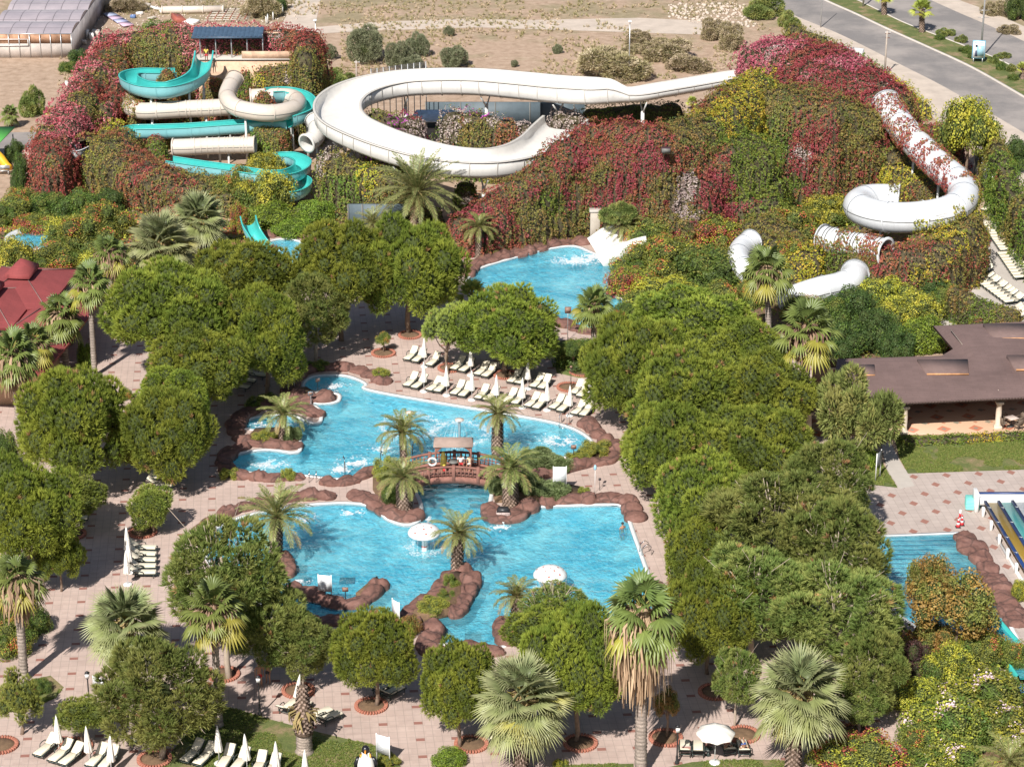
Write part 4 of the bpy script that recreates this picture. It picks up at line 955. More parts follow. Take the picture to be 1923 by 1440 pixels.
# the great creeper hill
mass('creeper_hill', 'great creeper covered hill in red and green behind the slide pool', 'creeper hill',
  [[(852, 440, 1.8, 1.6), (880, 412, 3.2, 1.9), (925, 374, 4.9, 2.0), (975, 338, 6.3, 2.0), (1025, 298, 7.9, 2.0), (1062, 266, 9.3, 2.1), (1108, 240, 10.4, 2.2), (1170, 236, 11.2, 3.0), (1230, 242, 11.2, 3.0), (1290, 236, 11.0, 3.0), (1330, 222, 11.0, 3.0)],
  [(1330, 222, 11.0, 3.0), (1370, 180, 11.6, 3.4), (1415, 150, 12.0, 3.4)], [(1350, 260, 9.4, 3.4), (1400, 262, 9.0, 3.4), (1420, 330, 5.5, 3.0), (1425, 370, 4.2, 3.0)], [(1240, 300, 8.0, 2.5), (1300, 320, 7.0, 3.0), (1268, 395, 3.6, 2.8)]],
  [(860, 440, cRG, 3), (900, 400, cCR, 3), (930, 380, cRG, 3), (960, 350, cRO, 3), (990, 400, cOL, 3.4), (950, 440, cRO, 3), (1030, 420, cOL, 3.4), (1060, 440, cOL, 2.5), (1050, 390, cGR, 2.2), (1020, 330, cRO, 3), (1060, 290, cRG, 3), (1090, 300, cCR, 3),
  (1130, 290, cRG, 3), (1180, 270, cRG, 3.4), (1220, 300, cCR, 3), (1250, 280, cRG, 3), (1170, 340, cCR, 3), (1200, 360, cRG, 3), (1090, 350, cRO, 2.5), (1070, 430, cGY, 1.2), (1112, 400, cRG, 1.6), (1290, 260, cOL, 2.4), (1310, 240, cOL, 3), (1260, 300, cOL, 1), (1340, 250, cGR, 2),
  (1340, 310, cRG, 2.2), (1345, 350, cCR, 2.4), (1280, 360, cGY, 1.8), (1240, 350, cOL, 3), (1380, 200, cYE, 3), (1360, 230, cYE, 2.2), (1330, 190, cRO, 2), (1390, 250, cGR, 3), (1400, 310, cGR, 3), (1410, 350, cGR, 3), (1340, 280, cRO, 2), (1120, 330, cOL, 2), (1000, 365, cCR, 2)], cell=.34, dens=48, leaf=.19, seed=31)
mass('creeper_hill', 'crimson carpet of creeper over the slide tower beside the road', 'creeper hill',
  [[(1425, 92, 11.6, 2.6), (1470, 82, 12.2, 4.6), (1540, 98, 12.2, 5.6), (1610, 135, 11.6, 5.4), (1660, 165, 10.8, 3.6)], [(1400, 150, 11.8, 2.8), (1460, 160, 11.6, 4.5), (1540, 180, 11.2, 4.6), (1600, 200, 10.0, 3.6)], [(1560, 225, 8.4, 3.0), (1610, 250, 7.0, 2.6)]],
  [(1420, 90, cPK, 4), (1470, 85, cPK, 4), (1460, 90, cGY, 1.8), (1440, 105, cGY, 1.2), (1520, 100, cCR, 6), (1580, 120, cPK, 5), (1640, 150, cCR, 5), (1560, 150, cCR, 4), (1440, 140, cYE, 2), (1460, 165, cOL, 4), (1500, 170, cRO, 3), (1480, 150, cCR, 2), (1560, 190, cRO, 3),
  (1440, 200, cOL, 4), (1440, 240, cGR, 3.4), (1500, 240, cRO, 3), (1530, 270, cCR, 3.4), (1510, 290, cGY, 1.6), (1560, 240, cCR, 2), (1590, 215, cOL, 3), (1600, 240, cOL, 3), (1600, 280, cGY, 1.8), (1570, 300, cRO, 3), (1640, 160, cGY, 1.2), (1690, 185, cOL, 2)], cell=.34, dens=48, leaf=.19, seed=32)
mass('creeper_wall', 'overhang of grey dead creeper above the white tube mouth', 'creeper wall',
  [[(1625, 172, 9.8, 1.3), (1660, 166, 10.2, 1.4), (1695, 172, 10.0, 1.3)], [(1700, 190, 9.0, 1.2), (1718, 225, 7.5, 1.2)]], [(1660, 175, cGY, 3), (1640, 165, cCR, 1.5), (1700, 180, cGY, 2), (1718, 215, cOL, 2.5), (1715, 240, cRO, 2)], seed=33)
mass('creeper_wall', 'creeper covered drum under the white tube, red and yellow, beside the terrace', 'creeper wall',
  [[(1560, 452, 3.5, 1.5), (1620, 470, 3.7, 1.5), (1700, 472, 4.2, 1.9), (1770, 455, 4.8, 2.0), (1812, 425, 5.4, 1.8), (1822, 395, 5.8, 1.5)]],
  [(1560, 490, cGR, 2), (1600, 495, cOL, 2), (1680, 480, cRG, 3), (1720, 470, cRG, 3), (1660, 470, cCR, 1.5), (1760, 480, cOL, 3), (1790, 440, cYE, 3), (1820, 430, cOL, 3), (1815, 480, cRO, 3), (1820, 380, cYE, 2), (1740, 500, cYE, 2)], cell=.22, seed=34)
mass('creeper_wall', 'slope of yellow and olive creeper between the white tubes', 'creeper wall',
  [[(1700, 310, 5.0, 2.4), (1735, 335, 4.6, 2.2), (1760, 350, 4.4, 1.6)], [(1660, 245, 7.2, 1.6), (1690, 285, 6.0, 1.8)], [(1440, 420, 3.2, 2.6), (1510, 470, 3.0, 2.0)]],
  [(1700, 330, cYE, 3), (1730, 350, cRO, 2.4), (1740, 330, cYE, 2.4), (1680, 280, cRO, 2), (1660, 260, cGR, 3), (1690, 300, cOL, 2), (1440, 430, cOL, 3), (1510, 480, cYE, 3), (1520, 520, cOL, 2)], seed=35)
mass('creeper_wall', 'tall green ivy wall right of the narrow lounger terrace', 'creeper wall',
  [[(1868, 258, 5.4, .9), (1885, 300, 5.2, 1.0), (1905, 350, 5.0, 1.0), (1935, 400, 4.8, 1.0), (1975, 450, 4.6, 1.0)]],
  [(1880, 300, cGR, 4), (1890, 360, cGR, 3), (1905, 400, cOL, 3), (1870, 270, cOL, 3), (1910, 450, cGR, 3), (1905, 430, cCR, .9), (1880, 330, cRO, .9), (1915, 400, cCR, .9)], seed=36)
mass('creeper_pergola', 'thin vine pergola with red leaves above the terrace loungers', 'pergola',
  [[(1795, 540, 2.9, .7), (1850, 568, 2.8, .8), (1905, 580, 2.8, .7)], [(1800, 640, .9, .8), (1840, 600, 1.5, .7), (1850, 568, 2.6, .9)]], [(1800, 545, cOL, 2), (1850, 570, cGR, 3), (1810, 620, cRG, 2), (1840, 600, cRG, 1.5), (1900, 580, cOL, 2)], cell=.15, zb=0.2, bump_=.15, seed=37, part='leaves')
mass('creeper_wall', 'low hedge of red creeper behind the right tube beside the pavement', 'hedge',
  [[(1735, 232, 3.4, .9), (1770, 240, 3.2, .9), (1800, 262, 3.0, .8)]], [(1750, 240, cCR, 4), (1735, 232, cGR, .8)], seed=38)
mass('hedge', 'green creeper hedge with yellow spots along the road verge, behind the crimson carpet', 'hedge',
  [[(1490, 50, 1.3, 1.0), (1540, 72, 1.2, .9), (1600, 102, 1.2, .9), (1660, 138, 1.3, .9), (1700, 165, 1.3, .9), (1735, 200, 1.3, .8)]], [(1550, 75, cOL, 6), (1620, 110, cGR, 4), (1680, 150, cYE, 3), (1720, 190, cYE, 3)], seed=39)
mass('hedge', 'low clipped hedge along the front of the brown roofed pavilion, right of the column', 'hedge', [[(1706, 823, .5, .42), (1800, 819, .5, .42), (1880, 815, .5, .42), (1950, 812, .5, .42)]], [(1750, 820, cGR, 3), (1850, 815, cYE, 2), (1900, 812, cGR, 3)], cell=.12, leaf=.17, dens=60, bump_=.2, seed=44)
# ================================================================== SLIDES
def fibre(name, c, rough=.32):
 m = NT(name); v = m.coord(); n = m.noise(v, .8, 5, .6)
 m.base(m.mix(m.ramp(m.noise(m.coord((1, 1, .3)), 1.6, 7, .75), [(.52, (0, 0, 0)), (.75, (.55, .55, .55))]), m.ramp(n, [(.3, tuple(x * .9 for x in c)), (.7, c)]), tuple(x * .72 for x in c))); m.rough(rough); m.b.inputs['Coat Weight'].default_value = .2; return m.m
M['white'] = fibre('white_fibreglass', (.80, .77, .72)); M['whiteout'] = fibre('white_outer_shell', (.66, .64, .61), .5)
M['bluewhite'] = fibre('cool_white_tube', (.72, .74, .76)); M['cream'] = fibre('cream_tube', (.66, .58, .50), .4)
M['turq'] = fibre('turquoise_channel', (.06, .50, .47)); M['turqout'] = fibre('pale_turquoise_shell', (.24, .56, .60), .45)
M['rib'] = simple('flange', (.55, .52, .48), .5, .05); M['ribdark'] = simple('dark_seam', (.16, .16, .15), .6, .1)
M['steel'] = simple('galvanised_steel', (.55, .56, .57), .35, .08, 5, metal=.6); M['post'] = simple('painted_post', (.6, .6, .58), .5, .08)
def path3(pts, k=7): return cat_rom([tuple(P(x, y, z)) for x, y, z in pts], k)
def frames(C, bank=None):
 T = unit(np.gradient(C, axis=0)); S = unit(np.cross(T, np.array([[0, 0, 1.]]))); U = np.cross(S, T)
 if bank is not None:
  b = np.interp(np.linspace(0, 1, len(C)), np.linspace(0, 1, len(bank)), bank)[:, None]
  S, U = S * np.cos(b) + U * np.sin(b), U * np.cos(b) - S * np.sin(b)
 return T, S, U
def sweep(b, C, prof, fr, mi=0, closed=False, scale=None):
 T, S, U = fr; n = len(C); m = len(prof); pr = np.array(prof)
 sc_ = np.ones(n) if scale is None else scale
 V = (C[:, None, :] + S[:, None, :] * (pr[None, :, 0, None] * sc_[:, None, None]) + U[:, None, :] * (pr[None, :, 1, None] * sc_[:, None, None])).reshape(-1, 3)
 ii, jj = np.meshgrid(np.arange(n - 1), np.arange(m if closed else m - 1), indexing='ij')
 F = np.stack([ii * m + jj, ii * m + (jj + 1) % m, (ii + 1) * m + (jj + 1) % m, (ii + 1) * m + jj], -1).reshape(-1, 4)
 b.add(V, F, mi=mi)
def arc(r, a0, a1, n, cx=0, cy=0): return [(cx + r * math.cos(R_(a0 + (a1 - a0) * i / (n - 1))), cy + r * math.sin(R_(a0 + (a1 - a0) * i / (n - 1)))) for i in range(n)]
def every(C, step):
 L = np.concatenate([[0], np.cumsum(np.linalg.norm(np.diff(C, axis=0), axis=1))]); t = np.arange(step * .5, L[-1], step)
 return [int(np.argmin(abs(L - q))) for q in t]
def ring_parts(t, C, fr, prof, step, mat, name='flange', w_=.07, limit=60):
 T, S, U = fr; pr = np.array(prof)
 for i in every(C, step)[:limit]:
  V = []
  for k in (-w_, w_): V.append(C[i] + T[i] * k + S[i] * pr[:, :1] + U[i] * pr[:, 1:])
  V = np.concatenate(V); m = len(pr); b = MB(); b.add(V, [(j, j + 1, m + j + 1, m + j) for j in range(m - 1)]); b.build(name, mat, t)
def supports(t, C, step, r, drop=.6, name='support_post', lim=30):
 for i in every(C, step)[:lim]:
  if C[i][2] - drop < .8: continue
  b = MB(); b.tube([(C[i][0], C[i][1], -.1), (C[i][0], C[i][1], C[i][2] - drop)], r, 8); b.build(name, M['post'], t)
def channel(label, pts, r, mat_in, mat_out, ribs=2.2, wall=.5, bank=None, name='water_slide', post=5.0, k=7):
 C = path3(pts, k); fr = frames(C, bank); t = root(name, label, 'water slide', (0, 0, 0))
 inn = [(-r * .98, r * wall)] + arc(r * .94, 180, 360, 13) + [(r * .98, r * wall)]
 out = [(-r * 1.06, r * wall)] + arc(r * 1.05, 180, 360, 13) + [(r * 1.06, r * wall)]
 lip = [(-r * 1.14, r * wall - .03), (-r * 1.14, r * wall + .05), (-r * .95, r * wall + .05), (-r * .95, r * wall - .03)]; lip2 = [(-a, c) for a, c in lip]
 b = MB(); sweep(b, C, inn, fr, 0); b.build('channel', mat_in, t, smooth=True)
 b = MB(); sweep(b, C, out, fr, 0); b.build('outer_shell', mat_out, t, smooth=True)
 b = MB(); sweep(b, C, lip, fr, 0, True); sweep(b, C, lip2, fr, 0, True); b.build('rim', mat_out if mat_out is not M['turqout'] else M['turq'], t)
 rp = [(-r * 1.13, r * wall)] + arc(r * 1.12, 180, 360, 13) + [(r * 1.13, r * wall)]
 ring_parts(t, C, fr, rp, ribs, mat_out, 'flange', .05)
 supports(t, C, post, .13, r)
 return t
def tube_slide(label, pts, r, mat, ribs=3.0, seam=True, name='tube_slide', close_rib=None, post=6.0, open_end=True, k=7):
 C = path3(pts, k); fr = frames(C); t = root(name, label, 'tube slide', (0, 0, 0))
 circ = arc(r, 0, 360, 25)[:-1]; inn = arc(r * .95, 0, 360, 25)[:-1]
 b = MB(); sweep(b, C, circ, fr, 0, True); b.build('tube', mat, t, smooth=True)
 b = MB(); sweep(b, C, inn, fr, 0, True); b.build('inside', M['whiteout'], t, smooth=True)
 ring = arc(r * 1.075, 0, 360, 25); ring_parts(t, C, fr, ring, ribs, mat, 'flange', .06)
 for i in (0, len(C) - 1):                                       # mouth collars
  T, S, U = fr; b = MB(); V = []
  for (rr, k_) in ((r * .95, 0), (r * 1.14, 0), (r * 1.14, .14 if i == 0 else -.14)):
   pr = np.array(arc(rr, 0, 360, 25)); V.append(C[i] + T[i] * k_ + S[i] * pr[:, :1] + U[i] * pr[:, 1:])
  b.add(np.concatenate(V), [(25 * q + j, 25 * q + j + 1, 25 * q + 26 + j, 25 * q + 25 + j) for q in (0, 1) for j in range(24)]); b.build('collar', mat, t, smooth=False)
 if seam:
  for sg in (-1, 1):
   T, S, U = fr; pr = [(sg * r * 1.0, -.03), (sg * r * 1.02, -.03), (sg * r * 1.02, .03), (sg * r * 1.0, .03)]
   b = MB(); sweep(b, C, pr, fr, 0, True); b.build('seam', M['ribdark'], t)
 if close_rib:
  i0, i1, st = close_rib; sel = [i for i in every(C, st) if i0 <= i / len(C) <= i1]; T, S, U = fr
  b = MB();
  for i in sel:
   V = [];
   for k_ in (-.05, .05): pr = np.array(arc(r * 1.05, 0, 360, 25)); V.append(C[i] + T[i] * k_ + S[i] * pr[:, :1] + U[i] * pr[:, 1:])
   b.add(np.concatenate(V), [(j, j + 1, 26 + j, 25 + j) for j in range(24)])
  b.build('close_ribs', M['ribdark'] if close_rib[2] < .5 else mat, t)
 supports(t, C, post, .12, r * .9)
 return t
# the wide white raft slide
WS = [(1418, 142, 8.9), (1370, 148, 8.8), (1300, 160, 8.6), (1240, 170, 8.5), (1190, 178, 8.3), (1120, 180, 8.1), (1050, 177, 7.9), (980, 170, 7.8), (900, 163, 7.7), (820, 162, 7.6), (750, 166, 7.4), (690, 178, 7.2), (650, 196, 7.05), (634, 220, 6.9), (648, 246, 6.7), (700, 272, 6.5), (760, 293, 6.3), (820, 308, 6.1), (880, 315, 5.9), (935, 314, 5.7), (985, 303, 5.5), (1020, 284, 5.4), (1042, 262, 5.3), (1062, 243, 5.2)]
C = path3(WS, 6); fr = frames(C); t = root('raft_slide', 'huge white open raft slide looping above the creeper', 'water slide', (0, 0, 0))
n = len(C); q = np.linspace(0, 1, n); W_ = 2.25
wfac = np.interp(q, [0, .17, .19, .22, 1], [.62, .66, .66, 1, 1]); hgt = np.interp(q, [0, .18, .20, .24, .5, 1], [.35, .35, 1.25, 1.35, 1.25, 1.25])
T, S, U = fr
def wsweep(prof):                      # profile given as functions of width and wall height
 V = np.stack([C + S * (a * W_ * wfac)[:, None] + U * (np.full(n, b0) + b1 * hgt)[:, None] for a, b0, b1 in prof], 1).reshape(-1, 3)
 m = len(prof); ii, jj = np.meshgrid(np.arange(n - 1), np.arange(m - 1), indexing='ij')
 return V, np.stack([ii * m + jj, ii * m + jj + 1, (ii + 1) * m + jj + 1, (ii + 1) * m + jj], -1).reshape(-1, 4)
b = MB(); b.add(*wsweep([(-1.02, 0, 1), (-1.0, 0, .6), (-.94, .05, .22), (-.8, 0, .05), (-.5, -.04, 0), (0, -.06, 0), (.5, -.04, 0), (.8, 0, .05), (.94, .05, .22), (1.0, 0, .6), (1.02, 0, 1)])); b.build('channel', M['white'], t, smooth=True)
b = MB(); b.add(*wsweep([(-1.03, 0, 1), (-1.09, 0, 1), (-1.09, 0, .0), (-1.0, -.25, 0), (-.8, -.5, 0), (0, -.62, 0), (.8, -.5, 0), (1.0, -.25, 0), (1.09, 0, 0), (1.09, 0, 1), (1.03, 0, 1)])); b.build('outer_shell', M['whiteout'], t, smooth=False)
for sg in (-1, 1):
 b = MB(); b.add(*wsweep([(sg * 1.01, .0, 1), (sg * 1.01, .07, 1), (sg * 1.14, .07, 1), (sg * 1.14, -.02, 1), (sg * 1.05, -.02, 1)])); b.build('rim', M['rib'], t)
for i in every(C, 2.3):                # stiffening ribs under the channel and up the walls
 w0 = W_ * wfac[i]; h0 = hgt[i]; pr = np.array([(-1.115 * w0, h0), (-1.115 * w0, 0), (-1.02 * w0, -.32), (-.8 * w0, -.6), (0, -.72), (.8 * w0, -.6), (1.02 * w0, -.32), (1.115 * w0, 0), (1.115 * w0, h0)])
 b = MB(); V = np.concatenate([C[i] + T[i] * k_ + S[i] * pr[:, :1] + U[i] * pr[:, 1:] for k_ in (-.05, .05)]); b.add(V, [(j, j + 1, 10 + j, 9 + j) for j in range(8)]); b.build('rib', M['rib'], t)
for i in every(C, 9.0)[1:]:
 x, y, z = C[i]; b = MB(); b.tube([(x, y, -.1), (x, y, z - 1.9)], .2, 10);
 for sg in (-1, 1): b.tube([(x, y, z - 2.2), tuple(C[i] + S[i] * sg * W_ * .8 * wfac[i] - np.array([0, 0, .7]))], .09, 6)
 b.build('support_post', M['post'], t)
# perforated fence panel standing on the slide's outer edge
fn = root('mesh_fence', 'grey louvred fence panel standing behind the white slide', 'fence', tuple(P(697, 152, 0)))
o0 = np.array(P(697, 152, 0)); a0, a1 = np.array(P(697, 152, 7.2)) - o0, np.array(P(800, 138, 7.2)) - o0
for k in range(10):
 p = a0 + (a1 - a0) * k / 9; b = MB(); b.tube([(p[0], p[1], 0), (p[0], p[1], p[2] + 1.35)], .05, 6); b.build('post', M['steel'], fn)
b = MB();
for k in range(14):
 z = .12 + k * .09
 b.add([a0 + [0, 0, z], a1 + [0, 0, z], a1 + [0, -.03, z + .055], a0 + [0, -.03, z + .055]], [(0, 1, 2, 3)])
b.build('slats', M['steel'], fn)
# white slide outrun into the pool
ot = root('slide_outrun', 'white slide mouth spilling foaming water into the slide pool', 'slide end', tuple(P(1150, 480, 0))); o0 = np.array(P(1150, 480, 0))
cc = path3([(1206, 444, 1.7), (1176, 451, 1.4), (1146, 461, 1.0), (1120, 477, .2)], 6) - o0; f2 = frames(cc)
b = MB(); sweep(b, cc, [(-2.4, .9), (-2.2, .35), (-1.6, 0), (0, -.06), (1.6, 0), (2.2, .35), (2.4, .9), (2.65, .9), (2.65, -1.2), (-2.65, -1.2), (-2.65, .9)], f2, 0, True); b.build('channel', M['white'], ot, smooth=False)
# concrete column above it
g = P(1117, 456, 0); t = root('concrete_pillar', 'bare grey concrete pillar at the foot of the creeper hill by the slide mouth', 'pillar', g); b = MB(); b.box((0, 0, 1.6), (.95, .7, 3.3), bev=.03); b.build('shaft', simple('pillar_concrete', (.42, .37, .31), .9, .15, 1.2), t)
b = MB(); b.box((0, 0, 3.35), (1.15, .9, .22), bev=.03); b.build('cap', M['concrete'], t)
# turquoise flume
tq = dict(mat_in=M['turq'], mat_out=M['turqout'])
channel('turquoise open slide starting at the tower platform and curling left', [(384, 104, 9.5), (381, 122, 9.0), (374, 142, 8.6), (350, 158, 8.3), (312, 168, 8.1), (272, 166, 7.9), (246, 156, 7.8), (243, 147, 7.75), (262, 142, 7.7), (300, 142, 7.6), (330, 142, 7.5)], .95, ribs=3.2, wall=.55, **tq)
b = MB()
channel('outer turquoise bend round the right end of the cream tube', [(505, 178, 6.6), (535, 177, 6.4), (563, 184, 6.2), (577, 198, 6.0), (568, 213, 5.8), (540, 224, 5.6)], .95, ribs=3, wall=.55, **tq)
channel('long straight turquoise channel below the upper cream tube', [(540, 232, 4.9), (480, 235, 4.7), (420, 239, 4.6), (350, 244, 4.4), (290, 246, 4.3), (250, 247, 4.2), (238, 252, 4.1)], .82, ribs=2.9, wall=.55, **tq)
channel('lower turquoise channel with bowl shaped right bend', [(318, 306, 2.9), (370, 314, 2.8), (430, 322, 2.7), (480, 330, 2.6), (530, 332, 2.5), (562, 322, 2.4), (568, 308, 2.3), (545, 298, 2.2), (512, 300, 2.1)], .82, ribs=2.6, wall=.55, **tq)
channel('lowest turquoise bend in the shadow of the tower', [(500, 352, 1.9), (535, 364, 1.8), (562, 358, 1.7), (570, 345, 1.6), (550, 335, 1.5)], .8, ribs=2.6, wall=.55, **tq)
channel('turquoise slide end pouring into the round splash pool', [(466, 412, 2.0), (470, 428, 1.7), (478, 444, 1.1), (490, 460, .5), (503, 470, .12)], .72, ribs=2.6, wall=.5, post=30, **tq)
channel('small turquoise slide piece visible in the hole of the creeper mound', [(118, 280, 4.3), (138, 287, 4.1), (160, 278, 4.0)], .7, ribs=2.6, wall=.5, post=30, mat_in=M['turq'], mat_out=M['bluewhite'])
tube_slide('upper cream tube slide with a ring bend on the right', [(441, 148, 8.0), (432, 164, 7.6), (427, 182, 7.2), (440, 200, 6.9), (470, 209, 6.7), (510, 213, 6.5), (548, 206, 6.3), (560, 193, 6.2), (545, 183, 6.1), (505, 182, 6.0), (470, 184, 5.9)], .93, M['cream'], 3.4)
tube_slide('long cream tube slide running to the left under the ring bend', [(440, 200, 5.9), (400, 203, 5.8), (350, 205, 5.7), (300, 208, 5.6), (268, 209, 5.5), (248, 203, 5.4), (243, 190, 5.35)], .93, M['cream'], 3.4, close_rib=(.12, .38, .62))
tube_slide('lower cream tube slide with close ribs', [(480, 272, 3.6), (440, 273, 3.5), (400, 274, 3.45), (360, 276, 3.4), (325, 277, 3.3)], .88, M['cream'], 2.6, close_rib=(.1, .75, .62))
tube_slide('white tube slide in the shade between the tower and the white loop', [(590, 225, 5.5), (596, 240, 5.0), (592, 258, 4.6), (575, 270, 4.3)], .95, M['whiteout'], 3)
# big white tube on the right
tube_slide('large white tube slide descending from the crimson hill and curling in front', [(1664, 196, 9.6), (1684, 226, 9.0), (1708, 256, 8.4), (1738, 288, 7.8), (1770, 318, 7.3), (1800, 345, 6.9), (1810, 370, 6.6), (1790, 392, 6.4), (1750, 404, 6.2), (1700, 409, 6.0), (1655, 406, 5.8), (1622, 396, 5.7), (1612, 384, 5.6), (1630, 375, 5.5), (1662, 374, 5.4), (1688, 376, 5.35)], 1.45, M['bluewhite'], 3.4, k=6)
tube_slide('ribbed white tube slide half overgrown below the large tube', [(1545, 448, 3.7), (1580, 456, 3.8), (1620, 464, 3.9), (1665, 474, 4.0)], 1.25, M['bluewhite'], 3.2, close_rib=(0, 1, .45))
tube_slide('short white tube bend opening above the bushes', [(1478, 566, .5), (1508, 554, 1.5), (1540, 544, 1.9), (1575, 536, 1.9), (1598, 526, 2.0), (1606, 512, 2.1)], 1.2, M['bluewhite'], 2.6)
tube_slide('white tube bend half hidden behind the tall fan palm', [(1412, 452, 2.9), (1393, 466, 2.7), (1386, 484, 2.6), (1394, 502, 2.4), (1412, 516, 2.2)], 1.05, M['bluewhite'], 2.6)
# creeper growing straight on the tube's skin
def tube_vine(label, pts, r, zones, seed, thr=.5, dens=60):
 """zones: (from, to, angle, half angle, colours, threshold) along the tube, 90 degrees = top"""
 C = path3(pts, 10); T, S, U = frames(C); rs = np.random.RandomState(seed); O = []; N = []; K = []; L = np.linalg.norm(np.diff(C, axis=0), axis=1).sum()
 for (s0, s1, a0, ha, cols, th) in zones:
  n = int(L * (s1 - s0) * r * R_(2 * ha) * dens); s_ = rs.uniform(s0, s1, n) * (len(C) - 1.001); i = s_.astype(int); f = (s_ - i)[:, None]; a = R_(a0) + rs.uniform(-1, 1, n) * R_(ha)
  c = C[i] * (1 - f) + C[i + 1] * f; nn = S[i] * np.cos(a)[:, None] + U[i] * np.sin(a)[:, None]; p = c + nn * (r + .02 + rs.rand(n, 1) * .22)
  k = fnoise(c + nn * r, 1.5, seed) + rs.normal(0, .02, n) - .16 * (np.abs(a - R_(a0)) / R_(ha)) ** 3 > th; cc = np.array(cols)[rs.randint(0, len(cols), n)]
  O.append(p[k]); N.append(nn[k]); K.append(cc[k])
 O, N, K = map(np.concatenate, (O, N, K)); t = root('creeper', label, 'creeper', tuple(O.mean(0) * [1, 1, 0])); o0 = np.array(t.location)
 b = MB(); V, F, Cc = leaves(rs, O - o0, N, .22, K, .5); b.add(V, F, Cc)
 rs2 = rs.randint(0, len(O), 60)
 for i in rs2: b.tube([O[i] - o0, O[i] - o0 + rs.normal(size=3) * .25, O[i] - o0 + rs.normal(size=3) * .4], .015, 4, color=(.16, .11, .07))  # unconnected brown twigs, joined into the leaf mesh
 b.build('leaves', M['leaf'], t)
TB = [(1664, 196, 9.6), (1684, 226, 9.0), (1708, 256, 8.4), (1738, 288, 7.8), (1770, 318, 7.3), (1800, 345, 6.9), (1810, 370, 6.6), (1790, 392, 6.4), (1750, 404, 6.2), (1700, 409, 6.0)]
tube_vine('crimson and yellow creeper growing over the large white tube', TB, 1.45, [(.02, .28, 90, 130, cCR + cRO, .41), (.22, .52, 155, 50, cCR + cRO + cOL, .38), (.28, .62, 95, 70, cRO + cRG, .53), (.25, .62, 20, 45, cCR, .40), (.45, .66, 160, 50, cOL + cRO, .46), (.5, .97, 212, 42, cYE + cOL, .36), (.52, .85, 165, 30, cYE + cOL, .47)], 41)
tube_vine('red and olive creeper on the ribbed white tube', [(1545, 448, 3.7), (1580, 456, 3.8), (1620, 464, 3.9), (1665, 474, 4.0)], 1.25, [(0, 1, -30, 60, cRO + cOL, .38), (.3, .7, 80, 70, cRO + cOL, .47), (.72, 1, 90, 120, cRG, .40)], 42)
tube_vine('creeper sprigs at the left bend of the large white slide tube curl', [(1612, 384, 5.6), (1630, 375, 5.5), (1662, 374, 5.4), (1688, 376, 5.35)], 1.45, [(.7, 1, 90, 160, cOL + cYE, .5)], 43, dens=30)
tube_vine('creeper over the left end of the long cream tube', [(268, 209, 5.5), (248, 203, 5.4), (243, 190, 5.35)], .93, [(0, 1, 100, 110, cRO + cOL, .42)], 44)
# small round splash bowl at the far left
t = root('splash_bowl', 'pale oval slide bowl half hidden in bushes at the left', 'slide bowl', tuple(P(72, 462, 0)))
b = MB(); b.lathe([(3.0, -.1), (3.05, .75), (3.2, .95), (2.95, .95), (2.8, .7), (2.6, .45), (.1, .4)], 32, sx=1.0, sy=1.15); b.build('bowl', M['bluewhite'], t, smooth=False)
b = MB(); V = [(2.7 * math.cos(a), 3.1 * math.sin(a), .6) for a in np.arange(32) * 2 * PI / 32]; b.add(V, [tuple(range(32))]); b.build('water', M['water'], t)
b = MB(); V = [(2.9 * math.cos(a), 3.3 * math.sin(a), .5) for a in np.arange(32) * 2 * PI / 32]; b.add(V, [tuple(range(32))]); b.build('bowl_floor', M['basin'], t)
# slide tower platform: concrete wall, floor, canopy
cw = simple('beige_tower_wall', (.62, .42, .29), .9, .15, 1.5, .2, dirt=(.3, .2, .14))
t = root('slide_tower', 'beige slide tower platform under a dark blue canopy', 'tower', tuple(P(470, 118, 0))); o0 = np.array(P(470, 118, 0))
a, c = np.array(P(372, 100, 9.0)) - o0, np.array(P(566, 100, 9.0)) - o0; x0_, x1_ = a[0], c[0]; yb = a[1]
b = MB(); b.box(((x0_ + x1_) / 2, yb + 2.4, 9.6), (x1_ - x0_, .3, 2.4), bev=.02); b.box(((x0_ + x1_) / 2, yb + .8, 4.2), (x1_ - x0_, 3.0, 8.4)); b.build('wall', cw, t)
b = MB(); b.box(((x0_ + x1_) / 2, yb + .8, 8.46), (x1_ - x0_ + .6, 3.3, .16)); b.build('platform', M['concrete'], t)
b = MB(); b.box((x1_ - 3.4, yb - .6, 8.95), (6.4, .16, .8)); b.build('parapet', cw, t)
for k in range(5):
 xx = x0_ + .3 + k * 1.75; b = MB(); b.tube([(xx, yb - .3, 8.5), (xx, yb - .3, 11.2)], .07, 8); b.build('canopy_post', M['steel'], t)
navy = simple('dark_blue_canopy_sheet', (.055, .095, .15), .5, .2, 2)
xc = x0_ + 3.4; b = MB()
for k in range(16):
 xx = xc - 3.9 + k * .49; b.add([(xx, yb - .9, 11.05), (xx + .25, yb - .9, 11.15), (xx + .49, yb - .9, 11.05), (xx, yb + 1.6, 11.55), (xx + .25, yb + 1.6, 11.65), (xx + .49, yb + 1.6, 11.55)], [(0, 1, 4, 3), (1, 2, 5, 4)])
b.box((xc, yb - .92, 10.98), (7.85, .08, .22)); b.build('canopy', navy, t)
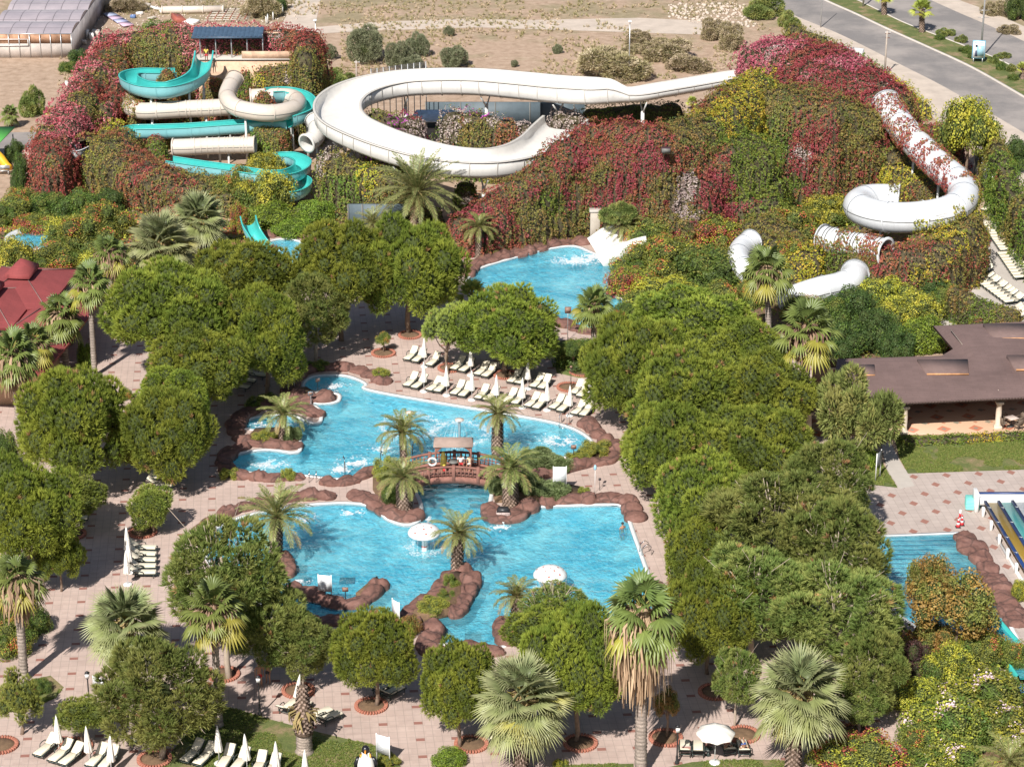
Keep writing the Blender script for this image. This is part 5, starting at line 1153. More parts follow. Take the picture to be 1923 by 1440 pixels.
# shade shelter inside the loop and dark wall panels
t = root('small_shelter', 'blue white sheet roof shelter inside the white loop', 'shelter', tuple(P(812, 262, 0)))
b = MB(); b.add([(-2.6, -1.5, 2.5), (1.8, -1.5, 2.5), (2.6, 1.5, 3.0), (-1.8, 1.5, 3.0), (-2.6, -1.5, 2.42), (1.8, -1.5, 2.42), (2.6, 1.5, 2.92), (-1.8, 1.5, 2.92)], [(0, 1, 2, 3), (7, 6, 5, 4), (0, 4, 5, 1), (1, 5, 6, 2), (3, 2, 6, 7), (0, 3, 7, 4)])
b.build('roof', simple('blue_white_sheet', (.5, .6, .7), .4, .3, 1.5), t)
for x, y in ((-2.3, -1.3), (1.6, -1.3), (2.3, 1.3), (-1.6, 1.3)): b = MB(); b.tube([(x, y, -.1), (x, y, 2.5)], .06, 6); b.build('post', M['steel'], t)
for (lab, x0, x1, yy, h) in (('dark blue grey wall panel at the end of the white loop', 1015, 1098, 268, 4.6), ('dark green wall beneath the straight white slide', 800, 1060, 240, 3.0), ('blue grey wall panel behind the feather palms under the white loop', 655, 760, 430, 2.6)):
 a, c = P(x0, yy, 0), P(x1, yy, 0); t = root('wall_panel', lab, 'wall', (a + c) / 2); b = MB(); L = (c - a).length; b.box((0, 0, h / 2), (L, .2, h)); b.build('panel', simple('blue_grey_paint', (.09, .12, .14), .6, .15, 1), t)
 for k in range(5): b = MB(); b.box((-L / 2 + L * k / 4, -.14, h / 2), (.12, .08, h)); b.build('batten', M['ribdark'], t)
# small dark loudspeaker box on the hill
t = root('speaker_box', 'small dark box poking out of the red creeper hill', 'box', tuple(P(1250, 280, 10.2))); b = MB(); b.box((0, -.3, 0), (.9, .6, .5), bev=.03); b.build('case', simple('dark_box', (.06, .03, .035), .5, .2), t); b = MB(); b.box((0, -.62, 0), (.8, .04, .4)); b.build('grille', M['ribdark'], t)
# ================================================================== ROCKWORK, PLANTERS, SHRUBS
def m_rock():
 m = NT('red_brown_rockwork'); v = m.coord(); n = m.noise(v, 1.3, 7, .65); n2 = m.noise(v, 6, 5, .7)
 c = m.ramp(n, [(.28, (.105, .055, .045)), (.5, (.185, .09, .07)), (.72, (.26, .14, .115))])
 vo = m.n('ShaderNodeTexVoronoi'); vo.feature = 'DISTANCE_TO_EDGE'; vo.inputs['Scale'].default_value = 1.25
 nn = m.n('ShaderNodeTexNoise'); nn.inputs['Scale'].default_value = 1.1; m.l(v, nn.inputs['Vector']); ad = m.n('ShaderNodeMix', data_type='VECTOR'); ad.inputs[0].default_value = .4; m.l(v, ad.inputs[4]); m.l(nn.outputs['Color'], ad.inputs[5]); m.l(ad.outputs[1], vo.inputs['Vector'])
 cr = m.ramp(vo.outputs[0], [(.0, (1, 1, 1)), (.07, (0, 0, 0))])
 c = m.mix(m.math('MULTIPLY', cr, .75), c, (.06, .035, .03)); c = m.mix(m.ramp(n2, [(.58, (0, 0, 0)), (.75, (.5, .5, .5))]), c, (.36, .22, .18))
 m.base(c); m.rough(.85); m.bump(m.math('ADD', m.math('MULTIPLY', n, .8), m.math('MULTIPLY', n2, .35)), .9, .12); return m.m
M['rock'] = m_rock()
def rocks(label, pts, hw=.85, h=.5, seed=1, zb=-.3, cat='rockwork', group='red brown artificial rock edging', bl=1.5):
 C = cat_rom([tuple(P(x, y, 0)) for x, y in pts], 8); L = np.concatenate([[0], np.cumsum(np.linalg.norm(np.diff(C, axis=0), axis=1))])
 n = max(8, int(L[-1] / .16)); s = np.linspace(0, L[-1], n); C = np.stack([np.interp(s, L, C[:, k]) for k in range(3)], 1)
 T = unit(np.gradient(C, axis=0)); S = np.stack([T[:, 1], -T[:, 0], T[:, 2] * 0], 1); m = 17
 rs = np.random.RandomState(seed); nb = max(1, int(L[-1] / bl)); cuts = np.sort(np.concatenate([[-.01], (np.arange(1, nb) + rs.uniform(-.3, .3, nb - 1)) * L[-1] / nb, [L[-1] + .01]]))
 bi = np.clip(np.searchsorted(cuts, s) - 1, 0, len(cuts) - 2); u = (s - cuts[bi]) / (cuts[bi + 1] - cuts[bi]); pinch = np.clip(np.sin(np.pi * np.clip(u, .0, 1)) , 0, 1) ** .35
 hb = rs.uniform(.7, 1.35, nb + 1)[bi]; wb = rs.uniform(.82, 1.2, nb + 1)[bi]
 end = np.clip(np.minimum(s, L[-1] - s) / (hw * .9), 0, 1); end = np.sqrt(1 - (1 - end) ** 2)
 a = np.linspace(-.18, math.pi + .18, m); V = []
 for j in range(m):
  cx_ = np.sign(math.cos(a[j])) * abs(math.cos(a[j])) ** .75; sz = max(math.sin(a[j]), -.25); sz = np.sign(sz) * abs(sz) ** .6
  V.append(C + S * (cx_ * hw * wb * (.62 + .38 * pinch) * np.maximum(end, .05))[:, None] + np.array([0, 0, 1.]) * ((h * hb * (.42 + .58 * pinch) * end * max(sz, 0) if sz > 0 else np.zeros(n) + zb))[:, None])
 V = np.stack(V, 1); q = V.reshape(-1, 3); nz = fnoise(q, .75, seed); d = (np.round(nz * 7) / 7 * .6 + nz * .4 - .5) * .62 + (fnoise(q, .28, seed + 4) - .5) * .2
 up = np.tile(np.clip(np.sin(a), .0, 1), n); V = q + np.stack([d * .6, d * .5, d * up], 1)
 ii, jj = np.meshgrid(np.arange(n - 1), np.arange(m - 1), indexing='ij'); F = np.stack([ii * m + jj, ii * m + jj + 1, (ii + 1) * m + jj + 1, (ii + 1) * m + jj], -1).reshape(-1, 4)
 b = MB(); g = C[n // 2].copy(); g[2] = 0; b.add(V - g, F); b.add((V[:m] - g), [tuple(range(m))]); b.add((V[-m:] - g), [tuple(reversed(range(m)))])
 o = b.build('rock_edging', M['rock'], smooth=False, loc=tuple(g)); tag(o, label, cat, group, 'thing'); return o
RK = [('rock rim curving over the top left spa bay, behind the tall notice board', [(540, 742), (545, 726), (556, 709), (580, 697), (615, 691), (655, 692), (690, 701), (714, 714), (727, 724)], .85, .5),
 ('rock spit below the top left spa bay carrying two small signs', [(532, 744), (560, 748), (600, 751), (629, 744)], 1.05, .62),
 ('rock rim closing the middle spa bay on its left side', [(545, 762), (500, 762), (468, 774), (448, 790), (441, 806), (450, 822), (480, 832), (520, 838), (552, 838), (563, 832)], .8, .5),
 ('rock spur between the middle spa bay and the upper pool', [(520, 764), (556, 767), (588, 776), (598, 785)], .9, .6),
 ('rock rim on the left of the lower spa bay, with two clipped bushes', [(470, 838), (438, 847), (422, 862), (424, 878), (446, 892), (480, 898), (520, 900), (550, 896), (574, 900)], .78, .55),
 ('row of boulders below the upper pool, right of the small pool ladder', [(600, 903), (630, 908), (660, 903), (690, 890), (706, 880)], .68, .55),
 ('long rock rim above the left bay of the lower pool, ending at the spout', [(358, 1022), (375, 1005), (392, 985), (415, 972), (448, 958), (490, 947), (540, 938), (590, 934), (634, 934)], .82, .6),
 ('rock rim above the lower pool between the spout and the left mushroom fountain', [(650, 933), (672, 932), (700, 942), (722, 957), (745, 970), (772, 974), (790, 962)], .85, .55),
 ('rock rim right of the narrow channel, with a small dark fountain block', [(924, 946), (922, 962), (938, 973), (965, 969), (984, 957), (1010, 946)], .85, .5),
 ('straight rock rim above the right bay of the lower pool, turning at the corner', [(1010, 943), (1060, 940), (1110, 938), (1152, 937), (1180, 944), (1190, 962), (1199, 982)], .95, .55),
 ('smooth long boulder at the right tip of the upper pool', [(1086, 793), (1104, 800), (1120, 813), (1130, 826)], .85, .6),
 ('dark rock rim around the bush bed at the right tip of the upper pool', [(1122, 828), (1148, 836), (1156, 848), (1142, 866), (1112, 872), (1080, 879), (1045, 889), (1000, 895), (960, 893)], .68, .6),
 ('right flank of the rock peninsula with the feather palm', [(856, 1068), (876, 1078), (884, 1095), (876, 1120), (864, 1142), (846, 1158)], .72, .6),
 ('left flank of the rock peninsula, curving down to the tilted blank board', [(848, 1072), (836, 1092), (822, 1114), (796, 1132), (772, 1146), (765, 1162), (790, 1172)], .68, .5),
 ('rock rim along the near edge of the lower pool, left of the round pine', [(520, 1148), (560, 1160), (600, 1168), (640, 1168), (690, 1168), (735, 1166), (760, 1162)], .75, .4),
 ('cluster of smooth rocks at the mouth of the narrow bay', [(790, 1180), (812, 1180), (822, 1188), (812, 1200), (795, 1212), (812, 1226), (842, 1228)], .75, .6),
 ('low rocks closing the narrow bay, behind the round pine', [(842, 1228), (868, 1220), (890, 1216), (920, 1226), (950, 1220)], .6, .45),
 ('curved rock at the foot of the half hidden feather palm', [(962, 1166), (944, 1172), (938, 1186), (950, 1202), (968, 1212)], .68, .6),
 ('J shaped rock island standing in the lower pool', [(540, 1100), (575, 1114), (610, 1126), (650, 1134), (680, 1128), (702, 1112), (716, 1092)], .72, .55),
 ('small rock under the thick feather palm at the left of the lower pool', [(516, 1042), (532, 1052), (541, 1068), (532, 1084)], .8, .55),
 ('rock rim behind the slide pool at the foot of the creeper hill', [(878, 520), (888, 500), (930, 485), (985, 473), (1040, 459), (1080, 454), (1106, 460)], .95, .5),
 ('rock rim at the lower end of the slide pool beside the lone fan palm', [(1022, 596), (1050, 606), (1085, 618), (1118, 626), (1140, 624)], .85, .5),
 ('rock rim behind the round splash pool', [(496, 446), (520, 440), (550, 439), (580, 447), (594, 462)], .9, .5),
 ('lumpy rock band between the striped steps pool and the race slide', [(1806, 1000), (1826, 1028), (1850, 1062), (1868, 1092), (1884, 1125), (1904, 1158), (1912, 1180)], 1.05, .5),
 ('low rock at the right end of the near pool edge beside the tall shaggy palm', [(1222, 1096), (1236, 1106), (1250, 1125)], .7, .5)]
for i, (lab, pts, hw, h) in enumerate(RK): rocks(lab, pts, hw * .9, h * .85, seed=60 + i)
# planted soil beds inside the rockwork
def bed(label, pts, z=.12, grass=False):
 p = gpoly(pts); c = np.mean(p, 0); b = MB(); b.prism([(x - c[0], y - c[1]) for x, y in p], -.3, z); o = b.build('planting_bed', M['grass'] if grass else M['soil'], loc=(c[0], c[1], 0))
 tag(o, label, 'planting bed', None, 'thing')
bed('soil bed of the small palm between the two spa bays', [(466, 820), (480, 806), (520, 804), (562, 808), (566, 826), (550, 834), (500, 832)])
bed('soil bed on the right of the bridge with juniper', [(928, 880), (960, 866), (1040, 868), (1100, 856), (1140, 842), (1146, 858), (1110, 872), (1060, 884), (1000, 898), (1090, 915), (1100, 938), (1000, 944), (930, 944), (922, 915)], .1)
bed('soil bed on the rock peninsula of the lower pool', [(840, 1080), (870, 1078), (876, 1100), (862, 1132), (842, 1154), (790, 1166), (770, 1155), (800, 1132), (826, 1112)], .3)
bed('bed of shrubs left of the bridge foot', [(700, 888), (740, 866), (790, 872), (792, 905), (775, 935), (745, 965), (720, 950), (700, 920)], .1)
bed('grassy bed on the top left rock spit', [(548, 735), (575, 733), (590, 742), (572, 748), (552, 745)], .35)
bed('bare soil strip on the J shaped rock island', [(668, 1118), (690, 1100), (708, 1086), (714, 1096), (700, 1112), (680, 1124)], .22)
bed('bed around the right bushes of the slide pool', [(1040, 640), (1110, 640), (1130, 690), (1090, 710), (1045, 700)], .06, True)
# brick planter rings
b = MB(); nb_ = 34
for k in range(nb_):
 a = 2 * PI * k / nb_; r = .95; b.box((math.cos(a) * r, math.sin(a) * r, .07), (.24, .125, .20), rz=a, bev=.02)
ringm = keep(b, M['brickred'], 'brick_ring')
b = MB(); b.lathe([(.90, -.05), (.88, .06), (.5, .09), (.01, .11)], 24); soilm = keep(b, M['soil'], 'soil')
M['tuftgrass'] = M['grass']
RG = [(770, 630, 'under the tall round pine in front of the big feather palm'), (720, 664, 'around the lone sapling on the open plaza'), (845, 692, 'under the small pale pine behind the loungers'), (950, 705, 'under the wide mushroom shaped pine'), (1069, 728, 'behind the loungers at the right end of the back row'), (1092, 700, 'beside the grassy bed left of the grove'),
  (268, 1000, 'under the small round pine on the left plaza'), (135, 1004, 'under the small pine beside the two loungers'), (560, 1297, 'behind the dead palm stump'), (697, 1326, 'under the round pine left of the two blank boards'), (885, 1398, 'left of the large silver fan palm'), (290, 1426, 'under the dark loose pine at lower left'), (142, 1402, 'under the small pine beside folded parasols'),
  (2, 1400, 'cut by the left edge of the view'), (420, 1267, 'behind the smooth trunked fan palm'), (1342, 1300, 'in the shade left of the lower grove'), (1250, 1386, 'around the bare sapling left of the open parasol'), (1395, 1380, 'right of the open parasol'), (1608, 1376, 'on the small path right of the silver palm'), (1090, 1396, 'hidden behind the large silver fan palm')]
for i, (x, y, lab) in enumerate(RG):
 t = root('brick_planter', 'round brick edged planter ' + lab, 'planter', P(x, y, 0), i * .3, 'round brick planters on the plaza')
 for nm, me in (('brick_ring', ringm), ('soil', soilm)): link(bpy.data.objects.new(nm, me), t)
bush('olive', 'lone round sapling in a brick ring on the open plaza', 720, 637, 13, 11, 662, trunk=True, name='sapling')
bush('green', 'young tree with forked white stems above the grassy bed', 1076, 655, 22, 14, 700, trunk=True, name='small_tree')
bush('bronze', 'thin brown leaved sapling left of the open parasol', 1252, 1322, 20, 26, 1385, trunk=True, name='sapling')
# shrubs: (kind, label, cx, cy, rx, ry)
BU = [('clip', 'clipped green bush on the rock rim above the top left spa bay', 597, 686, 22, 9), ('yclip', 'small bush on the round rock at the right end of the top rim', 714, 703, 17, 12), ('clip', 'round clipped bush left of the rock spit', 478, 757, 18, 13), ('clip', 'dark clipped bush right beside the rock spit by the spa', 508, 750, 22, 12),
 ('yclip', 'yellow green bush at the foot of the spa palm', 500, 821, 24, 11), ('juniper', 'juniper right of the spa palm', 550, 818, 16, 14), ('yclip', 'round clipped bush on the left spa rim', 431, 890, 19, 13), ('yclip', 'round clipped bush beside the lower spa bay', 541, 893, 14, 14), ('yclip', 'round clipped bush behind the bridge foot palm', 722, 884, 24, 26), ('green', 'dark bush between palm trunks at the left bridge foot', 735, 930, 20, 22),
 ('juniper', 'spreading juniper right of the bridge behind the palm', 1010, 865, 34, 16), ('juniper', 'juniper beside the big white board', 1050, 872, 26, 15), ('juniper', 'juniper under the right bridge foot palm', 985, 912, 34, 14), ('juniper', 'juniper left of the swollen palm trunk by the channel', 932, 918, 14, 18), ('juniper', 'low juniper in front of the white board', 1035, 922, 28, 11), ('yclip', 'small yellow bush on the straight rock rim', 1096, 921, 12, 7),
 ('yclip', 'long yellow green bush at the right tip of the upper pool', 1120, 843, 32, 18), ('yclip', 'yellow green ground bush beside the brown sign at the pool tip', 1086, 858, 24, 11), ('clip', 'grass clump near the top of the peninsula', 848, 1094, 16, 17), ('clip', 'middle clipped bush on the peninsula', 838, 1120, 17, 13), ('yclip', 'flat clipped bush at the foot of the peninsula', 810, 1140, 30, 13), ('bronze', 'brownish wispy shrub beside the tilted blank board', 768, 1178, 18, 22), ('yclip', 'yellow leaved shrub at the mouth of the narrow bay', 855, 1228, 24, 12),
 ('green', 'dark hedge block at the left edge beside the ringed palm', 60, 1166, 28, 26), ('olive', 'hedge bush at the left edge below the dark hedge', 22, 1205, 34, 32), ('green', 'hedge behind the ringed palm trunk at the left edge', 15, 1160, 26, 30), ('green', 'ground cover bush beside the ramp at lower left', 75, 1290, 22, 14), ('green', 'deep green bush under the leaning fan palm at the left edge', 12, 860, 22, 42), ('lime', 'bright bush between the fan palm trunks left', 160, 670, 16, 26), ('olive', 'small bush in the path gap of the left pines', 232, 742, 14, 12),
 ('lime', 'clipped bright green hedge block at the bottom middle', 842, 1424, 26, 16), ('yellow', 'small yellow shrub right of the silver palm foot', 1052, 1434, 14, 10), ('yclip', 'low bush behind the penguin figure', 735, 1430, 20, 14),
 ('lime', 'bright bush beside the small path left of the lawn', 1618, 862, 26, 22), ('yclip', 'low bush at the right end of the near pool edge', 1255, 1122, 26, 20), ('bronze', 'flower bed shrub right of the pool corner', 1270, 1095, 14, 16), ('olive', 'bush beneath the lone fan palm by the slide pool', 1145, 610, 26, 22), ('green', 'dark bush right of the lone fan palm', 1180, 598, 34, 22), ('green', 'round bush on the grassy bed by the loungers', 1085, 672, 34, 26),
 # belt of shrubs left, below the creeper mound
 ('olive', 'olive shrub at the far left edge above the slide bowl', 20, 400, 34, 26), ('autumn', 'reddish shrub right above the slide bowl', 62, 428, 34, 16), ('dark', 'dark conifer shrub left of the creeper mound', 40, 345, 16, 46), ('olive', 'shrub below the dark conifer at the left', 42, 385, 26, 24), ('yellow', 'yellow green shrub right of the slide bowl', 130, 440, 40, 34), ('olive', 'shrub in front of the slide bowl', 92, 492, 44, 24), ('yellow', 'yellow shrub at the far left below the slide bowl', 18, 485, 34, 36),
 ('green', 'green shrub above the big silver palms', 150, 395, 32, 28), ('olive', 'olive shrub at the foot of the creeper mound, middle', 200, 420, 40, 32), ('dark', 'dark green shrub in front of the creeper mound', 205, 385, 28, 22), ('olive', 'broad shrub left of the big silver palms', 165, 450, 46, 36), ('yellow', 'yellow shrub behind the top fan palm of the left row', 195, 500, 36, 30), ('green', 'shrub at the left foot of the creeper mound', 95, 390, 34, 22), ('yellow', 'bright yellow bush tree below the lowest turquoise bend', 498, 368, 44, 44), ('yellow', 'pale yellow feathery bush beside the turquoise bends', 500, 325, 32, 34), ('olive', 'olive bush left of the bright yellow bush tree', 450, 355, 26, 30),
 ('lime', 'green bush in front of the bright yellow bush tree', 515, 410, 42, 22), ('lime', 'round green bush below the white slide bend', 590, 402, 30, 22), ('autumn', 'red leaved bush beside the turquoise slide end', 448, 415, 16, 30), ('olive', 'bush between the silver palms and the slide end', 420, 372, 30, 34), ('lime', 'bush behind the round splash pool rocks', 545, 430, 30, 12), ('green', 'dark green bush inside the tower left of the canopy', 300, 88, 46, 40), ('olive', 'bush inside the tower behind the top turquoise loop', 350, 118, 34, 32), ('green', 'bush beside the canopy of the tower', 275, 120, 28, 34), ('yellow', 'small bush on the slide tower wall', 430, 108, 10, 12),
 # slope right of the slide pool
 ('green', 'yellow green shrub above the white tube bend by the palm', 1210, 350, 30, 34), ('olive', 'olive shrub under the dead grey creeper on the hill', 1230, 400, 42, 36), ('olive', 'shrub right of the slide outrun', 1215, 450, 44, 34), ('autumn', 'autumn coloured shrub in the middle of the slope', 1275, 440, 46, 34), ('olive', 'olive shrub at the pool side of the slope', 1200, 500, 44, 30), ('autumn', 'mottled shrub lower on the slope beside the pool', 1180, 535, 36, 26), ('olive', 'broad shrub in the centre of the slope', 1262, 500, 54, 38), ('yellow', 'yellowish shrub at the foot of the slope behind the pines', 1250, 555, 54, 30), ('autumn', 'red shrub left of the white tube bend by the palm', 1345, 450, 42, 32), ('green', 'bushy green shrub in front of the white tube bend', 1335, 515, 56, 40), ('olive', 'shrub below the white tube bend beside the tall fan palm', 1345, 560, 42, 26), ('olive', 'olive shrub left of the ribbed tube', 1490, 440, 48, 38), ('dark', 'dark shrub above the ribbed tube', 1440, 395, 48, 30), ('yellow', 'golden shrub left of the curl of the large white tube', 1555, 400, 42, 30), ('lime', 'bright pine green bush on the hill in front of the crimson wall', 1520, 335, 56, 32), ('green', 'green shrub right of the bright bush on the hill', 1600, 350, 36, 30), ('dark', 'dark green shrub near the top flank of the white tube', 1640, 310, 34, 30), ('green', 'green bush below the great hill by the vertical shadow', 1405, 375, 34, 34), ('yellow', 'yellow creeper bush enclosed by the large white tube curl', 1690, 350, 44, 22), ('olive', 'bush between the ribbed tube and the short bend', 1490, 500, 30, 36),
 ('olive', 'bush at the left end of the short white tube bend', 1503, 584, 30, 24), ('olive', 'bush in front of the lower end of the left white bend', 1412, 556, 26, 24), ('autumn', 'low reddish bush under the ribbed white tube', 1590, 492, 40, 14), ('olive', 'bush right of the slide outrun by the feather palm', 1232, 470, 30, 26), ('green', 'dark bush at the far end of the slope beside the hill', 1310, 400, 34, 28), ('olive', 'tall olive shrub on the slope under the green creeper', 1375, 420, 40, 36), ('dark', 'dark green tree like shrub in front of the short white tube bend', 1600, 585, 42, 34), ('yellow', 'golden green shrub right of the short white tube bend', 1660, 560, 48, 34), ('dark', 'blue green shrub under the creeper drum', 1745, 545, 40, 26), ('yellow', 'yellow green shrub behind the notch of the brown roof', 1710, 590, 46, 40), ('dark', 'dark shrub left of the brown roof notch', 1640, 630, 34, 36), ('dark', 'dark shrub behind the tall palm crown at the brown roof', 1585, 645, 30, 30), ('lime', 'bright green shrub tucked in the brown roof notch', 1735, 635, 36, 32), ('dark', 'grey green shrub behind the brown roof, second from the notch', 1682, 650, 26, 28), ('olive', 'shrub at the left of the pergola', 1780, 570, 22, 30), ('green', 'low bush behind the brown roof left part', 1560, 600, 30, 30),
 # lower right jungle
 ('bronze', 'low bronze shrub at the pool rim under the bronze tree', 1752, 1200, 36, 30), ('yellow', 'yellow green shrub at the pool rim right of the bronze trunk', 1835, 1212, 32, 30), ('purple', 'dark purple shrub below the bronze tree', 1716, 1242, 32, 38), ('yellow', 'yellow green shrub right of the purple shrub', 1780, 1250, 38, 40), ('olive', 'olive shrub above the flowering bushes', 1850, 1230, 40, 34), ('yellow', 'feathery yellow shrub by the turquoise lane', 1862, 1215, 26, 26), ('flower', 'big flowering shrub with pink white blossoms at lower right', 1850, 1310, 62, 44), ('flower', 'flowering shrub right of the small path at the bottom', 1780, 1370, 62, 48), ('flower', 'flowering shrub in the lower right corner above the feather palm', 1890, 1370, 50, 40), ('yellow', 'yellow shrub above the small path', 1740, 1310, 44, 32), ('olive', 'mixed shrub right of the small path', 1735, 1400, 40, 34), ('autumn', 'red tinged shrub left of the small path at the bottom', 1620, 1425, 60, 28), ('yellow', 'yellow leaved shrub at the bottom beside the silver palm foot', 1560, 1415, 36, 22), ('flower', 'flowering shrub at the bottom edge, left of the feather palm', 1790, 1435, 50, 24), ('olive', 'shrub at the right edge below the turquoise lane', 1910, 1240, 26, 30), ('yellow', 'thin yellow shrub at the right edge by the rock band', 1916, 1110, 16, 24),
 ('autumn', 'small red leaf cluster above the silver fan palm', 1465, 1186, 18, 9)]
for k, lab, cx, cy, rx, ry in BU: bush(k, lab, cx, cy, rx, ry)
bush('bronze', 'bronze leaved tree in front of the striped steps pool', 1792, 1140, 70, 58, 1228, trunk=True, name='bronze_tree')
bush('bronze', 'upright bronze leaved small tree at the edge of the steps pool', 1736, 1095, 38, 50, 1195, trunk=True, name='bronze_tree')
bush('oleander', 'weeping feathery tree in front of the left end of the brown roof', 1608, 775, 62, 68, 865, trunk=True, name='weeping_tree')
bush('yellow', 'golden leaved tree beside the road, right of the white tube', 1812, 240, 54, 62, 345, trunk=True, name='golden_tree')
bush('oleander', 'olive green tree behind the slide outrun palm', 1160, 405, 26, 20, 470, trunk=True, name='small_tree')
# waste ground
for k, lab, cx, cy, rx, ry in [('oltree', 'large round olive tree behind the white loop, leftmost', 688, 95, 38, 36), ('oltree', 'olive tree beside the biggest one, second from the left', 748, 112, 26, 26), ('oltree', 'pale olive tree third in the row', 786, 92, 20, 24), ('oltree', 'olive tree nearest to the straight white slide', 853, 115, 28, 22), ('oltree', 'low olive bush between two olive trees', 775, 125, 26, 16), ('oltree', 'small olive bush right of the lamp post by the tower', 619, 102, 15, 14), ('oltree', 'tiny olive bush far out on the bare ground', 842, 62, 9, 10), ('oltree', 'small lone bush on the bare ground', 1048, 95, 9, 9), ('oltree', 'tiny lone shrub left of the small lone bush', 966, 122, 7, 7), ('oleander', 'reed clump between the tower and the white loop', 618, 160, 30, 24), ('oleander', 'second reed clump behind the white loop', 640, 145, 22, 14),
 ('oleander', 'tall green shrub on the waste ground at upper left', 62, 200, 20, 28), ('dark', 'dark pine shrub beside the greenhouse corner', 150, 115, 20, 18), ('green', 'low shrub left of the dark pine shrub', 130, 128, 20, 10), ('dry', 'tall dry reed clump by the track', 488, 18, 30, 24), ('dark', 'dark bush right of the dry reed clump', 520, 8, 20, 18), ('dry', 'dry grass mound by the road cut', 1340, 60, 24, 20), ('dry', 'grey dry brush clump near the road', 1375, 75, 26, 26), ('dry', 'dry brush above the waste heap', 235, 12, 30, 14), ('dry', 'dark dry brush on the bare ground', 1200, 75, 24, 14), ('dry', 'dry brush beside the lamp post on the field', 1190, 95, 18, 9), ('dry', 'dry grass clump left of the crimson carpet', 1250, 100, 44, 14), ('dry', 'long dry grass behind the straight slide', 1150, 125, 60, 14), ('dry', 'dry grass by the junction of the slide', 1290, 122, 34, 14), ('oleander', 'green shrub on the road cut', 1440, 20, 34, 20), ('oleander', 'second shrub on the road cut', 1485, 42, 20, 16), ('dry', 'yellow scrub at the top right corner', 1870, 20, 22, 14), ('dark', 'dark tree in the top right corner', 1912, 22, 20, 26), ('dry', 'scrub beside the far carriageway', 1896, 58, 18, 8),
 ('oleander', 'first shrub row on the median behind the palm', 1775, 62, 14, 8), ('green', 'low shrub on the median before the billboard', 1765, 72, 10, 6), ('oleander', 'median shrub left of the billboard', 1805, 76, 9, 8), ('green', 'median shrub at the billboard foot', 1815, 95, 15, 8), ('green', 'bigger median shrub at the billboard foot', 1830, 105, 12, 9), ('oleander', 'median shrub right of the billboard', 1865, 115, 9, 9), ('green', 'second median shrub right of the billboard', 1880, 127, 9, 9), ('oleander', 'third median shrub right of the billboard', 1898, 130, 9, 8), ('green', 'last median shrub near the right edge', 1902, 147, 10, 7), ('oleander', 'flat topped median shrub right of the billboard', 1884, 106, 12, 5), ('olive', 'hedge shrub right of the white tube by the fence', 1870, 330, 26, 18), ('dark', 'dark hedge beside the road at the right edge', 1905, 300, 24, 30), ('dark', 'pine like shrub by the left service road', 30, 290, 18, 22)]:
 bush(k, lab, cx, cy, rx, ry)
# dry weeds over the field, too many to count
rs = np.random.RandomState(5); n = 26000; px = rs.uniform(-60, 1600, n); py = rs.uniform(-30, 400, n)
dpt = P(0, 0)
a = (px - CXP) / FPX; bb = -(py - CYP) / FPX; dy = cP + bb * sP; dz = -sP + bb * cP; tt = -CAMH / dz; X = a * tt; Y = dy * tt
q = np.stack([X, Y, np.zeros(n)], 1); k1 = fnoise(q, 14, 3); k2 = fnoise(q, 3, 9)
ok = (k1 + k2 * .6 > .74) | ((py < 34) & (k2 > .42)) | ((py > 85) & (py < 150) & (px > 1020) & (px < 1420) & (k2 > .45))
ok &= ~((px > 1380 + 1.2 * py) | ((px < 640) & (py > 30) & (px > 140)) | (px < 110)); ok &= (py < 170) | (px < 60)
q = q[ok]; m_ = len(q); cc = np.array([(.34, .28, .17), (.26, .24, .12), (.22, .2, .09), (.42, .34, .24)])[rs.randint(0, 4, m_)]
V, F, Cc = blades(rs, q, np.tile([0, 0, 1.], (m_, 1)), 9, .42, .085, .75, .1, cc); b = MB(); b.add(V, F, Cc)
tag(b.build('dry_grass', M['leaf']), 'dry yellow brown weeds growing over the waste ground', 'grass', None, 'stuff')
# short grass standing on the lawns
pts = []
for l, nn in zip(LAWNS, (16000, 3500, 2500, 14000, 1500, 2500)):
 g = np.array(gpoly(l)); lo, hi = g.min(0), g.max(0); c = rs.uniform(lo, hi, (nn * 2, 2)); ins = np.zeros(len(c), bool); j = len(g) - 1
 for i in range(len(g)):
  cond = ((g[i, 1] > c[:, 1]) != (g[j, 1] > c[:, 1])) & (c[:, 0] < (g[j, 0] - g[i, 0]) * (c[:, 1] - g[i, 1]) / (g[j, 1] - g[i, 1] + 1e-9) + g[i, 0]); ins ^= cond; j = i
 c = c[ins]; sx_, sy_, _ = proj(np.concatenate([c, np.zeros((len(c), 1))], 1)); c = c[(sx_ > -60) & (sx_ < 1990) & (sy_ < 1480)]; pts.append(c)
c = np.concatenate(pts); k1 = fnoise(np.concatenate([c, c[:, :1] * 0], 1), 2.2, 8); c = c[k1 < .60]; q = np.concatenate([c, np.full((len(c), 1), .005)], 1)
cc = np.array([(.10, .14, .03), (.14, .17, .04), (.19, .19, .06)])[rs.randint(0, 3, len(q))]
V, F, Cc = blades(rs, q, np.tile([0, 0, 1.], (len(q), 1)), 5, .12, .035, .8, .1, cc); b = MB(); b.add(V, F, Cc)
tag(b.build('grass', M['leaf']), 'short green grass standing on the lawns', 'grass', None, 'stuff')
